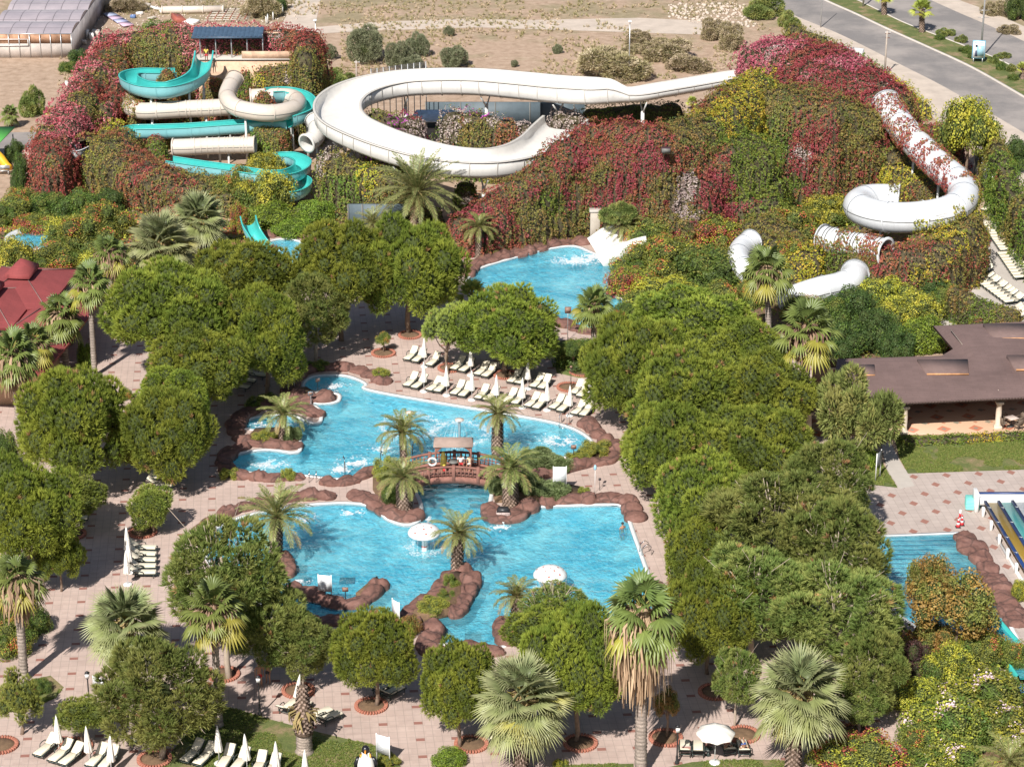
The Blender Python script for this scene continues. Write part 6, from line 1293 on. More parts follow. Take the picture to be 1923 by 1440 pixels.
# ================================================================== THINGS ROUND THE POOLS
M['cushion'] = simple('cream_mattress', (.74, .67, .53), .85, .05, 3); M['frame'] = simple('dark_green_plastic', (.035, .05, .045), .4, .2, 3)
M['canvas'] = simple('white_parasol_cloth', (.80, .77, .71), .85, .05, 3); M['whitepaint'] = simple('white_paint', (.78, .78, .77), .45, .05, 3)
M['board'] = simple('white_board', (.80, .82, .84), .5, .03, 2); M['black'] = simple('black_metal', (.03, .03, .033), .4, .2, 3); M['timber'] = simple('brown_sign_timber', (.19, .09, .06), .7, .3, 6)
M['chrome'] = simple('polished_steel', (.7, .71, .72), .15, .05, 3, metal=1.0); M['dark'] = simple('dark_board_face', (.16, .17, .18), .5, .3, 5)
# ---- sun lounger: foot at -Y, head at +Y
def lounger_proto():
 t = root('sun_lounger', 'x', 'sun lounger', (0, 0, -50))
 b = MB(); b.box((0, -.35, .34), (.60, 1.28, .07), bev=.03); b.box((0, -.35 - .02, .385), (.56, 1.2, .035), bev=.015); b.build('mattress', M['cushion'], t)
 a = R_(36); c, s_ = math.cos(a), math.sin(a); b = MB(); L = .82; b.box((0, .29 + L / 2 * c, .37 + L / 2 * s_), (.60, L, .07), rx=a, bev=.03); b.box((0, .29 + L * .85 * c, .39 + L * .85 * s_ + .02), (.46, .2, .06), rx=a, bev=.025); b.build('backrest', M['cushion'], t)
 b = MB(); b.box((0, .31 + L / 2 * c, .325 + L / 2 * s_), (.68, L + .06, .03), rx=a, bev=.01); b.build('back_shell', M['frame'], t)
 b = MB()
 for sg in (-1, 1): b.tube([(sg * .33, -1.02, .27), (sg * .34, -.4, .30), (sg * .34, .4, .31), (sg * .32, .62, .28)], .035, 6)
 b.tube([(-.33, -1.02, .27), (0, -1.06, .27), (.33, -1.02, .27)], .035, 6); b.tube([(-.33, .6, .28), (.33, .6, .28)], .03, 6); b.box((0, -.3, .295), (.62, 1.3, .02)); b.build('frame', M['frame'], t)
 for sx in (-1, 1):
  for y0 in (-.85, .45): b = MB(); b.tube([(sx * .32, y0, .28), (sx * .34, y0 + .04, .0)], [.035, .028], 6); b.build('leg', M['frame'], t)
  b = MB(); b.tube([(sx * .36, -.18, .30), (sx * .38, -.12, .50), (sx * .38, .12, .56), (sx * .37, .42, .52), (sx * .35, .56, .34)], .03, 6); b.build('armrest', M['frame'], t)
 return t
LP = lounger_proto(); lused = [0]
def lounger(x, y, deg, label, group, px=True, s=1.0, off=1.0):
 g = P(x, y, 0) if px else Vector((x, y, 0)); deg += 3.5 * math.sin(x * 1.7 + y); rz = R_(-deg)
 g = g + Vector((math.sin(R_(deg)), math.cos(R_(deg)), 0)) * off
 if lused[0] == 0: lused[0] = 1; o = LP; o.location = g; o.rotation_euler = (0, 0, rz); o['label'] = label; o['group'] = group
 else: o = dup(LP, g, rz, label, group)
 g.z = .02; o.location = g; return o
def C5(x, y): return 760 + x / 4, 640 + y / 4
FR = [(10, 363), (68, 378), (178, 396), (240, 406), (362, 426), (424, 440), (545, 458), (608, 470), (748, 485), (822, 497), (918, 517), (980, 532), (1102, 532), (1162, 552), (1268, 574), (1332, 586)]
for i, (x, y) in enumerate(FR): lounger(*C5(x, y), 25, ORD[i + 1] + ' cream lounger from the left in the front row above the upper pool', 'loungers in the front row by the upper pool')
BK = [(12, 165), (74, 180), (180, 208), (362, 238), (424, 252), (540, 278), (596, 292), (788, 334), (846, 344), (958, 370), (1020, 382), (1262, 420), (1310, 442)]
for i, (x, y) in enumerate(BK): lounger(*C5(x, y), 25, ORD[i + 1] + ' cream lounger from the left in the back row, towards the pines', 'loungers in the back row above the upper pool')
BT = [(70, 1426, 27), (97, 1437, 27), (116, 1443, 27), (168, 1446, 22), (192, 1450, 20), (345, 1437, 25), (369, 1443, 25), (414, 1449, 17), (439, 1454, 15), (478, 1462, 10), (502, 1467, 10)]
for i, (x, y, d) in enumerate(BT): lounger(x, y, d, ORD[i + 1] + ' lounger from the left in the row along the bottom left edge', 'loungers along the bottom edge')
for i, y in enumerate((1036, 1048, 1059, 1070, 1082)): lounger(294, y, -86, ORD[i + 1] + ' lounger from the top in the stack right of three folded parasols', 'loungers beside the three folded parasols')
for i, y in enumerate((967, 980)): lounger(165, y, -88, ['upper', 'lower'][i] + ' of two loungers under the small pine on the left plaza', 'pair of loungers on the left plaza')
for i, (x, y, d, lab) in enumerate([(300, 977, -88, 'lounger in the shade under the small round pine of the left plaza'), (322, 905, -80, 'lounger in deep shade below the big round left pine'), (325, 918, -80, 'second shaded lounger below the big round left pine'),
 (385, 1292, -150, 'lounger peeping out left of the smooth palm trunk'), (362, 1284, -150, 'second lounger left of the smooth palm trunk, further back'), (540, 668, -75, 'uppermost shaded lounger under the pines left of the top spa'), (534, 680, -75, 'second shaded lounger under the pines left of the top spa'), (524, 690, -75, 'third shaded lounger under the pines left of the top spa'),
 (500, 712, -70, 'fourth shaded lounger, lower left of the tall notice board'), (480, 722, -70, 'fifth shaded lounger, lower left of the tall notice board'), (468, 734, -70, 'lowest shaded lounger under the pines left of the top spa'),
 (557, 1322, 205, 'left lounger of the pair seen from behind near the palm stump'), (580, 1325, 205, 'right lounger of the pair seen from behind near the palm stump'), (640, 1345, 225, 'lounger right of the palm stump, foot towards the plaza'), (622, 1338, 225, 'lounger in the stump shadow, half hidden'),
 (932, 1378, 182, 'lounger under the left fronds of the big silver palm'), (756, 1296, 225, 'shaded lounger below the round pine, nearer the rocks'), (740, 1290, 225, 'shaded lounger below the round pine, nearer its trunk'),
 (240, 1398, 60, 'lounger half hidden left below the dark loose pine'),
 (1286, 1398, 183, 'leftmost lounger of the four near the open parasol, with a pinkish towel'), (1311, 1399, 182, 'second of the four loungers near the open parasol'), (1362, 1396, 178, 'lounger just right of the open parasol pole, a person lying on it'), (1392, 1398, 176, 'rightmost lounger near the open parasol, a person lying on it')]): lounger(x, y, d, lab, 'single loungers on the plaza')
# terrace loungers (upper right), heads to the right
def row(x0, y0, x1, y1, n, deg, where):
 for i in range(n):
  k = i / max(1, n - 1); lounger(x0 + (x1 - x0) * k, y0 + (y1 - y0) * k, deg, ORD[i + 1] + ' lounger from the top ' + where, 'loungers on the narrow terrace')
row(1842, 424, 1876, 474, 11, 84, 'in the terrace row along the creeper drum')
row(1873, 482, 1903, 526, 9, 80, 'in the middle terrace row'); row(1817, 492, 1826, 518, 7, 76, 'in the shaded terrace row at the drum foot')
row(1828, 530, 1884, 572, 10, 80, 'in the lower terrace row'); row(1878, 586, 1886, 602, 4, 84, 'in the terrace row below the pergola')
row(1846, 400, 1856, 388, 2, 40, 'at the narrow far tip of the terrace')
# ---- folded parasols
def parasol_proto(z0=.9, ztop=2.62):
 t = root('folded_parasol', 'x', 'parasol', (0, 0, -50))
 b = MB(); b.lathe([(.32, 0), (.33, .05), (.28, .10), (.06, .12)], 20); b.build('base', M['whitepaint'], t)
 b = MB(); b.tube([(0, 0, .08), (0, 0, ztop)], .025, 8); b.build('pole', M['whitepaint'], t)
 b = MB(); b.lathe([(.20, z0), (.235, z0 + .05), (.20, z0 + .35), (.16, z0 + .8), (.13, z0 + 1.15), (.09, z0 + 1.45), (.03, ztop)], 32, wob=lambda a, z: 1 + .22 * math.cos(8 * a + z) * max(0, 1 - (z - z0) / 1.9)); b.build('canopy', M['canvas'], t)
 b = MB(); b.lathe([(.165, 1.62), (.17, 1.66), (.165, 1.70)], 16); b.build('strap', M['canvas'], t); b = MB(); b.lathe([(.02, ztop - .02), (.03, ztop + .03), (.005, ztop + .09)], 8); b.build('finial', M['whitepaint'], t)
 return t
PP = parasol_proto(); pu = [0]
def parasol(x, y, label, group, s=1.0, tilt=0):
 g = P(x, y, 0)
 if not pu[0]: pu[0] = 1; o = PP; o.location = g; o['label'] = label; o['group'] = group
 else: o = dup(PP, g, x * .7, label, group)
 o.scale = (s, s, s); o.rotation_euler = (R_(tilt), R_(tilt * .7), x * .7); return o
for i, (x, y) in enumerate([(145, 382), (315, 412), (505, 447), (690, 482), (885, 503), (1070, 523), (1240, 562)]): parasol(*C5(x, y), ORD[i + 1] + ' folded parasol from the left in the front lounger row', 'folded parasols of the front row')
for i, (x, y) in enumerate([(148, 196), (497, 262), (925, 362), (1385, 458)]): parasol(*C5(x, y), ORD[i + 1] + ' folded parasol from the left in the back lounger row', 'folded parasols of the back row')
for i, (x, y) in enumerate([(112, 1418), (169, 1435), (209, 1454), (412, 1434), (465, 1450), (520, 1464), (574, 1480)]): parasol(x, y, ORD[i + 1] + ' folded parasol from the left along the bottom edge', 'folded parasols along the bottom edge', 1.02, 2)
for i, (x, y) in enumerate([(241, 1052), (244, 1075), (240, 1098)]): parasol(x, y, ['upper', 'middle', 'lower'][i] + ' of three folded parasols standing close together on the left plaza', 'three folded parasols on the left plaza')
parasol(120, 964, 'folded parasol hidden behind the small pine of the left plaza', 'single parasols'); parasol(554, 1330, 'folded parasol behind the palm stump', 'single parasols', .9, -8)
# open parasol
t = root('open_parasol', 'open white parasol shading two loungers at the bottom right', 'parasol', P(1342, 1432, 0))
b = MB(); b.lathe([(.34, 0), (.35, .05), (.3, .11), (.06, .14)], 20); b.build('base', M['whitepaint'], t); b = MB(); b.tube([(0, 0, .1), (0, 0, 2.62)], .028, 8); b.build('pole', M['whitepaint'], t)
def scallop(n, R, z, z0):
 V = [(0, 0, z)]; m = n * 4
 for k in range(m): a = 2 * PI * k / m; sag = 1 - .055 * abs(math.sin(n * a / 2)) ; V.append((math.cos(a) * R * .55 * sag, math.sin(a) * R * .55 * sag, z - (z - z0) * .42 - .03 * abs(math.sin(n * a / 2))))
 for k in range(m): a = 2 * PI * k / m; sag = 1 - .07 * abs(math.sin(n * a / 2)); V.append((math.cos(a) * R * sag, math.sin(a) * R * sag, z0))
 for k in range(m): a = 2 * PI * k / m; sag = 1 - .07 * abs(math.sin(n * a / 2)); V.append((math.cos(a) * R * sag, math.sin(a) * R * sag, z0 - .16 + .05 * abs(math.sin(n * a / 2))))
 F = [(0, 1 + k, 1 + (k + 1) % m) for k in range(m)] + [(1 + k, 1 + m + k, 1 + m + (k + 1) % m, 1 + (k + 1) % m) for k in range(m)] + [(1 + m + k, 1 + 2 * m + k, 1 + 2 * m + (k + 1) % m, 1 + m + (k + 1) % m) for k in range(m)]
 return V, F
b = MB(); b.add(*scallop(8, 1.18, 2.6, 2.12)); b.build('canopy', M['canvas'], t)
for k in range(8): a = 2 * PI * k / 8; b = MB(); b.tube([(0, 0, 2.55), (math.cos(a) * 1.12, math.sin(a) * 1.12, 2.10)], .012, 4); b.build('rib', M['whitepaint'], t)
# ---- notice boards
def board(label, px, py, w_, h_, zb, deg, face=None, name='notice_board', lines=True, tilt=0):
 t = root(name, label, 'sign', P(px, py, 0), R_(deg)); face = face or M['board']
 for sg in (-1, 1): b = MB(); b.box((sg * w_ / 2, 0, (zb + h_ + .05) / 2), (.06, .06, zb + h_ + .05)); b.build('post', M['whitepaint'], t)
 b = MB(); b.box((0, -.035, zb + h_ / 2), (w_ - .02, .04, h_)); b.build('panel', face, t)
 if lines:
  b = MB(); rs = np.random.RandomState(int(px))
  for k in range(9): ww = w_ * rs.uniform(.35, .75); b.box((-w_ * .42 + ww / 2, -.058, zb + h_ * (.86 - .085 * k)), (ww, .003, h_ * .018))
  b.build('lettering', simple('faint_grey_print', (.55, .58, .62), .6, .05), t)
 return t
board('tall white framed board with a blue grey face on the top left rock spit', 547, 733, .95, 1.45, .95, 62, simple('blue_grey_face', (.35, .42, .50), .4, .1))
board('large white notice board right of the bridge foot palms', 1051, 926, .98, 1.45, .75, 2)
board('white board with a grey print standing on the J shaped rock island', 611, 1122, .92, 1.25, .5, -8)
board('tilted blank white board behind the round pine, seen at an angle', 744, 1172, .8, 1.2, .6, -52, lines=False)
board('white board on the lawn beside the penguin figure', 720, 1433, .9, 1.25, .7, -28)
board('low white fence like board among the silver palm leaves at lower left', 188, 1305, .9, .7, .6, -25, lines=False)
board('big grey board panel seen edge on beside the small path', 1648, 900, .9, 1.1, 1.2, 60, M['dark'], lines=False)
# small timber signs on one post
def psign(label, px, py, h, w_=.42, hh=.34, deg=0, mat=None, pm=None, name='small_sign'):
 t = root(name, label, 'sign', P(px, py, 0), R_(deg)); b = MB(); b.tube([(0, 0, -.1), (0, 0, h)], .03, 6); b.build('post', pm or M['black'], t)
 b = MB(); b.box((0, -.05, h - hh / 2), (w_, .05, hh), bev=.015); b.build('panel', mat or M['timber'], t); b = MB(); b.box((0, -.078, h - hh / 2), (w_ * .8, .004, hh * .72)); b.build('face', simple('sign_face', (.30, .19, .15), .6, .2, 9), t); return t
psign('small dark sign on a post at the tip of the top left rock spit', 597, 738, 1.35, deg=30, mat=M['dark'])
psign('small blue grey sign leaning at the water edge of the rock spit', 584, 760, 1.2, deg=10, mat=simple('blue_grey_sign', (.15, .22, .27), .5, .1), pm=M['steel'])
psign('brown sign on a post at the right tip of the upper pool', 1077, 868, 1.5); psign('brown sign on the J shaped rock island', 649, 1126, 1.0)
psign('brown framed sign on a tall pole by the slide pool and lone palm', 1066, 640, 3.2, .55, .6, pm=M['steel']); psign('thin dark post standing in the right end planter of the back row', 1072, 728, 2.0, .2, .2)
t = root('small_lamp', 'small pale blue lamp on a thin pole right of the white board', 'lamp', P(1117, 926, 0)); b = MB(); b.tube([(0, 0, 0), (0, 0, 2.0)], .02, 6); b.build('pole', M['whitepaint'], t); b = MB(); b.lathe([(.06, 1.95), (.11, 2.0), (.11, 2.25), (.04, 2.35)], 10); b.build('lamp_head', simple('pale_blue_glass', (.35, .6, .75), .2, .1), t)
t = root('small_lamp', 'small dark lamp on a pole casting a shadow by the corner rocks', 'lamp', P(1126, 921, 0)); b = MB(); b.tube([(0, 0, 0), (0, 0, .9)], .018, 6); b.build('pole', M['black'], t); b = MB(); b.box((0, 0, .95), (.2, .15, .16), bev=.02); b.build('lamp_head', M['black'], t)
# ladders
def ladder(label, px, py, deg, s=1.0):
 t = root('pool_ladder', label, 'ladder', P(px, py, 0), R_(deg), None, s)
 for sg in (-1, 1): b = MB(); b.tube([(sg * .27, .55, 0), (sg * .27, .5, .62), (sg * .27, .25, .82), (sg * .27, -.05, .62), (sg * .27, -.12, .1), (sg * .27, -.12, -.9)], .028, 8); b.build('rail', M['chrome'], t)
 for z in (-.12, -.4, -.7): b = MB(); b.box((0, -.12, z), (.52, .09, .03)); b.build('step', M['chrome'], t)
ladder('steel ladder at the right end of the upper pool', 1058, 799, -15, 1.2); ladder('steel ladder on the right edge of the lower pool', 1206, 1040, -76, 1.1); ladder('small ladder between the boulders below the upper pool', 588, 900, 180, 1.0)
def spout(label, px, py, deg, h=1.2):
 t = root('water_spout', label, 'fountain', P(px, py, 0), R_(deg)); b = MB(); b.tube([(0, 0, -.5), (0, 0, h * .8), (0, .12, h), (0, .45, h * 1.02), (0, .62, h * .85)], .045, 8); b.build('pipe', M['chrome'], t)
spout('curved steel spout in the upper pool behind the boulders', 648, 892, 15, 1.35); spout('curved steel spout left of the bridge in the upper pool', 715, 872, 200); spout('dark curved pipe beside the bridge canopy', 775, 862, -60, 1.4)
# ---- mushroom fountains
M['clearwater'] = (lambda m: (m.b.inputs['Alpha'].__setattr__('default_value', .13), m.base((.86, .92, .95)), m.rough(.25), m.m)[-1])(NT('falling_water'))
def mushroom(label, px, py, ph):
 t = root('mushroom_fountain', label, 'fountain', P(px, py, 0), ph); b = MB(); b.lathe([(.2, -1.1), (.2, -.3), (.19, .2), (.17, .9), (.22, 1.3)], 18); b.build('stem', M['whitepaint'], t)
 b = MB(); b.lathe([(.215, .12), (.215, .22)], 18); b.build('stem_band', simple('red_band', (.4, .08, .06), .5, .1), t)
 prof = [(.2, 1.22), (.75, 1.12), (1.08, 1.10), (1.18, 1.17), (1.17, 1.30), (1.02, 1.50), (.75, 1.68), (.42, 1.79), (.02, 1.83)]
 b = MB(); b.lathe(prof, 40); b.build('cap', M['whitepaint'], t, smooth=True)
 red = simple('red_spot', (.42, .10, .07), .5, .15)
 for k, (a, rr) in enumerate([(0, .93), (.9, .9), (1.8, .95), (2.7, .9), (3.5, .95), (4.4, .92), (5.3, .9), (.4, .55), (1.7, .5), (3.0, .55), (4.2, .5), (5.4, .56), (3.9, .12)]):
  z = np.interp(rr, [.02, .42, .75, 1.02, 1.17], [1.83, 1.79, 1.68, 1.50, 1.30]); dz = np.interp(rr, [0, .42, .75, 1.0], [.05, .22, .5, .85]); nr = Vector((math.cos(a) * dz, math.sin(a) * dz, 1)).normalized(); u = nr.cross(Vector((0, 0, 1))).normalized() if dz > .1 else Vector((1, 0, 0)); v = nr.cross(u); c = Vector((math.cos(a) * rr, math.sin(a) * rr, z + .012))
  r = .075 if k % 3 else .05; b = MB(); b.add([tuple(c + nr * .006)] + [tuple(c + u * math.cos(q) * r + v * math.sin(q) * r) for q in np.arange(12) * PI / 6], [(0, 1 + j, 1 + (j + 1) % 12) for j in range(12)]); b.build('spot', red, t)
 b = MB(); n = 90; rs = np.random.RandomState(3)
 for k in range(n):
  a = 2 * PI * k / n + rs.normal() * .02
  if rs.rand() < .35: continue
  w0 = .018 + .03 * rs.rand(); tx = np.array([-math.sin(a), math.cos(a), 0]) * w0; p = [np.array([math.cos(a) * r, math.sin(a) * r, z]) for r, z in ((1.17, 1.14), (1.22, .8), (1.25, .3), (1.26, -.15))]
  b.add([q - tx for q in p] + [q + tx for q in p], [(i, i + 1, i + 5, i + 4) for i in range(3)])
 b.build('falling_water', M['clearwater'], t)
mushroom('red spotted white mushroom fountain left of the peninsula palm', 797, 1029, .5); mushroom('red spotted white mushroom fountain alone in the right bay of the lower pool', 1033, 1109, 1.1)
# ---- ring fountains in the upper pool
def ringf(label, px, py, R=2.1, h=1.75):
 t = root('ring_fountain', label, 'fountain', P(px, py, 0)); b = MB(); b.lathe([(.10, -1.1), (.10, h - .2), (.14, h - .1)], 12); b.build('column', M['steel'], t); b = MB(); b.lathe([(.14, h - .1), (.36, h - .04), (.36, h + .03), (.1, h + .1)], 20); b.build('cap', simple('fountain_cap', (.62, .52, .46), .5, .1), t)
 b = MB(); n = 130; rs = np.random.RandomState(int(px))
 for k in range(n):
  a = 2 * PI * k / n
  if rs.rand() < .55: continue
  w0 = .015 + .025 * rs.rand(); tx = np.array([-math.sin(a), math.cos(a), 0]) * w0; q = np.linspace(0, 1, 7); rr = .3 + (R - .3) * q; zz = h + .35 * np.sin(q * 1.6) - (h + .5) * q ** 2.4
  p = [np.array([math.cos(a) * r, math.sin(a) * r, z]) for r, z in zip(rr, zz)]; b.add([x - tx * (.4 + .9 * i / 6) for i, x in enumerate(p)] + [x + tx * (.4 + .9 * i / 6) for i, x in enumerate(p)], [(i, i + 1, i + 8, i + 7) for i in range(6)])
 b.build('spray', M['clearwater'], t)
ringf('left ring fountain throwing a bell of water, behind the drooping feather palm', 770, 812, 2.3); ringf('right ring fountain behind the bridge canopy', 863, 826, 2.3)
# ---- churned foam lying on the water
def foam(b, rs, px, py, rx, ry, n, z, ring=0.0, rot=0):
 c = P(px, py, z); s_ = ppm(px, py, z); Rx = rx / s_; Ry = ry / s_ / math.sin(PITCH + math.atan((py - CYP) / FPX))
 if ring: a = rs.rand(n) * 2 * PI; r = 1 + rs.normal(0, ring, n); x, y = np.cos(a) * r, np.sin(a) * r
 else: x, y = rs.normal(0, .45, n), rs.normal(0, .45, n)
 cr, sr = math.cos(rot), math.sin(rot); X = c.x + (x * cr - y * sr) * Rx; Y = c.y + (x * sr + y * cr) * Ry; q = np.stack([X, Y, np.full(n, z)], 1); k = fnoise(q, .5, 3); q = q[k > .42]
 r_ = rs.uniform(.02, .085, (len(q), 1)) * (.7 if ring else 1); a = rs.rand(len(q), 1) * 2 * PI; O = q + np.stack([r_[:, 0] * 0] * 2 + [rs.uniform(.008, .06, len(q))], 1)
 V = np.stack([O + np.concatenate([np.cos(a + t_) * r_, np.sin(a + t_) * r_ * .8, (np.sin(a * 3 + t_) * r_ * .25)], 1) for t_ in np.arange(5) * 2 * PI / 5], 1).reshape(-1, 3); b.add(V, np.arange(len(V)).reshape(-1, 5))
b = MB(); rs = np.random.RandomState(1); z = WZ['main']
for (x, y, rx, ry, n, rg) in [(665, 868, 26, 9, 1500, 0), (640, 882, 18, 6, 700, 0), (770, 800, 52, 22, 2400, .10), (863, 815, 52, 23, 2800, .10), (1050, 828, 36, 10, 1500, 0), (625, 728, 26, 9, 800, 0), (505, 872, 34, 9, 900, 0), (492, 797, 22, 6, 400, 0), (660, 965, 20, 6, 500, 0), (575, 975, 26, 10, 500, 0), (938, 992, 22, 5, 600, 0), (797, 1030, 32, 12, 900, .2), (1033, 1110, 30, 12, 500, .2), (555, 1092, 26, 5, 400, 0), (560, 795, 24, 7, 300, 0), (720, 845, 26, 8, 400, 0), (800, 975, 10, 8, 300, 0)]: foam(b, rs, x, y, rx, ry, n, z, rg)
foam(b, rs, 1085, 490, 48, 9, 2600, WZ['slide'], 0, .35); foam(b, rs, 1115, 482, 22, 7, 1200, WZ['slide'], 0, .3); foam(b, rs, 505, 472, 22, 6, 800, WZ['splash'], 0, -.4)
tag(b.build('foam', M['foam']), 'white churned foam on the pool water', 'foam', None, 'stuff')
# dark grilles on the channel floor
for i, (x, y, w_, d_, lab) in enumerate([(890, 909, 2.4, .8, 'dark floor grille under the bridge, right'), (800, 917, 1.8, .8, 'dark floor grille under the bridge, left'), (898, 938, 1.6, .55, 'upper of two dark floor grilles in the narrow channel'), (902, 950, 1.6, .55, 'lower of two dark floor grilles in the narrow channel'), (562, 1068, 1.1, 1.0, 'round dark drain cover by the left rocks'), (570, 1090, 1.1, 1.0, 'second round dark drain cover by the left rocks'), (652, 1090, 1.1, .9, 'dark floor grille above the J shaped island'), (888, 1196, 1.1, 1.0, 'dark drain cover in the narrow bay')]):
 c = P(x, y, -1.1); t = root('floor_grille', lab, 'grille', c); b = MB(); b.box((0, 0, 0), (w_, d_, .08)); b.build('frame', simple('dark_blue_grille', (.01, .07, .14), .5, .2), t)
 for k in range(5): b = MB(); b.box((0, -d_ * .4 + k * d_ * .2, .05), (w_ * .95, .05, .03)); b.build('bar', M['ribdark'], t)
# small fountain block
t = root('fountain_block', 'dark topped fountain block with mosaic sides at the channel mouth', 'fountain', P(945, 970, 0)); b = MB(); b.box((0, 0, .62), (.95, .6, .26), taper=.75); b.build('cap', M['black'], t); b = MB(); b.box((0, -.05, .2), (1.05, .62, .58), bev=.08); b.build('mosaic', simple('pebble_mosaic', (.38, .30, .28), .6, .6, 14), t)
# ---- the bridge
bo = P(851, 908, .45); bo.z = 0; BX, BW = 3.75, 1.25
t = root('footbridge', 'arched red brown footbridge between the two pools', 'bridge', bo + Vector((0, BW, 0)))
arch = lambda x: .35 + .62 * (1 - (x / BX) ** 2)
xs = np.linspace(-BX, BX, 25)
woodm = simple('red_brown_bridge', (.255, .115, .088), .8, .25, 3, .5)
b = MB(); V = [];
for x in xs: V += [(x, -BW, arch(x)), (x, BW, arch(x)), (x, BW, arch(x) - .16), (x, -BW, arch(x) - .16)]
b.add(V, [(4 * i + j, 4 * i + 4 + j, 4 * i + 4 + (j + 1) % 4, 4 * i + (j + 1) % 4) for i in range(24) for j in range(4)] + [(0, 1, 2, 3), (99, 98, 97, 96)]); b.build('deck', simple('bridge_deck', (.30, .17, .13), .85, .2, 2), t)
for sg in (-1, 1):
 def beam(nm, y, z0, z1, th):
  b = MB(); V = []
  for x in xs: V += [(x, y - th, arch(x) + z0), (x, y + th, arch(x) + z0), (x, y + th, arch(x) + z1), (x, y - th, arch(x) + z1)]
  b.add(V, [(4 * i + j, 4 * i + 4 + j, 4 * i + 4 + (j + 1) % 4, 4 * i + (j + 1) % 4) for i in range(24) for j in range(4)] + [(3, 2, 1, 0), (96, 97, 98, 99)]); b.build(nm, woodm, t)
 y = sg * (BW + .12); beam('arch_beam', y, -.38, .12, .14); beam('top_rail', y, .86, 1.0, .09)
 for x in (-3.7, -1.85, .05, 1.9, 3.7): b = MB(); b.box((x, y, arch(min(abs(x), 3.7)) + .42), (.26, .34, 1.3), bev=.03); b.build('rail_post', woodm, t)
 b = MB()
 for x in np.arange(-3.45, 3.5, .29):
  if min(abs(x - c) for c in (-3.7, -1.85, .05, 1.9, 3.7)) < .18: continue
  b.box((x, y, arch(x) + .48), (.09, .09, .78))
 for zz in (.3, .55):
  V = []; n0 = 0
  for i in range(24): xm = (xs[i] + xs[i + 1]) / 2; b.box((xm, y, arch(xm) + zz), (xs[1] - xs[0] + .01, .07, .07))
 b.build('lattice', woodm, t)
for sg in (-1, 1): b = MB(); b.box((sg * (BX + .1), 0, 0), (.5, 2.9, .9), bev=.08); b.build('abutment', M['rock'], t)
# canopy on the bridge
t = root('bridge_canopy', 'small brown flat topped canopy standing on the footbridge', 'canopy', bo + Vector((.0, BW + .55, .85))); tan = simple('canopy_cloth', (.34, .25, .21), .85, .12, 2)
for x in (-1.35, 1.35):
 for y in (-.55, .75): b = MB(); b.box((x, y, 1.15), (.09, .09, 2.3)); b.build('post', woodm, t)
b = MB(); b.add([(-1.5, -.72, 2.22), (1.5, -.72, 2.22), (1.35, .1, 2.62), (-1.35, .1, 2.62), (-1.5, .92, 2.22), (1.5, .92, 2.22), (-1.5, -.72, 2.1), (1.5, -.72, 2.1), (1.5, .92, 2.1), (-1.5, .92, 2.1)], [(0, 1, 2, 3), (3, 2, 5, 4), (0, 3, 4), (1, 5, 2), (0, 6, 7, 1), (1, 7, 8, 5), (5, 8, 9, 4), (4, 9, 6, 0)]); b.build('roof', tan, t)
b = MB()
for sg in (-1, 1): b.add([(sg * 1.3, -.6, 2.1), (sg * 1.3, -.6, 1.5), (sg * 1.22, -.6, 1.72), (sg * 1.02, -.6, 1.92), (sg * .72, -.6, 2.1)], [(0, 1, 2, 3, 4)])
b.build('corner_braces', woodm, t)
t = root('life_ring', 'white life ring hanging left of the bridge canopy', 'life ring', bo + Vector((-1.6, BW - .1, 1.75)))
b = MB(); q = np.arange(25) * 2 * PI / 24; b.tube([(math.cos(a) * .3, 0, math.sin(a) * .3) for a in q], .08, 8, cap=False); b.build('ring', M['whitepaint'], t)
for k in range(4): a = k * PI / 2 + .4; b = MB(); b.tube([(math.cos(a + d) * .3, 0, math.sin(a + d) * .3) for d in (-.1, 0, .1)], .086, 8); b.build('band', simple('grey_band', (.5, .5, .5), .6, .1), t)
t = root('rescue_board', 'dark upright board leaning on the left canopy post', 'rescue board', bo + Vector((-.75, BW - .35, .95))); b = MB(); V = []
for k in range(9): q = k / 8; w_ = .22 * math.sin(PI * (.12 + .84 * q)) ** .6 + .02; V += [(-w_, .05 * q, 1.75 * q), (w_, .05 * q, 1.75 * q), (w_, .05 * q + .06, 1.75 * q), (-w_, .05 * q + .06, 1.75 * q)]
b.add(V, [(4 * i + j, 4 * i + 4 + j, 4 * i + 4 + (j + 1) % 4, 4 * i + (j + 1) % 4) for i in range(8) for j in range(4)] + [(3, 2, 1, 0), (32, 33, 34, 35)]); b.build('hull', simple('olive_brown_board', (.16, .13, .03), .35, .5, 3), t)
b = MB(); b.box((.05, -.05, .55), (.2, .08, .34), bev=.03); b.build('yellow_panel', simple('yellow_float', (.72, .5, .06), .5, .1), t); b = MB(); b.box((.08, -.06, .2), (.24, .1, .34), bev=.03); b.build('red_panel', simple('red_float', (.55, .02, .03), .5, .1), t)
t = root('drum_table', 'round dark drum table under the bridge canopy', 'table', bo + Vector((.0, BW + .35, .92))); b = MB(); b.lathe([(.2, 0), (.22, .1), (.12, .3), (.2, .62)], 16); b.build('base', M['timber'], t); b = MB(); b.lathe([(.42, .62), (.42, .70)], 20); b.build('table_top', M['ribdark'], t)
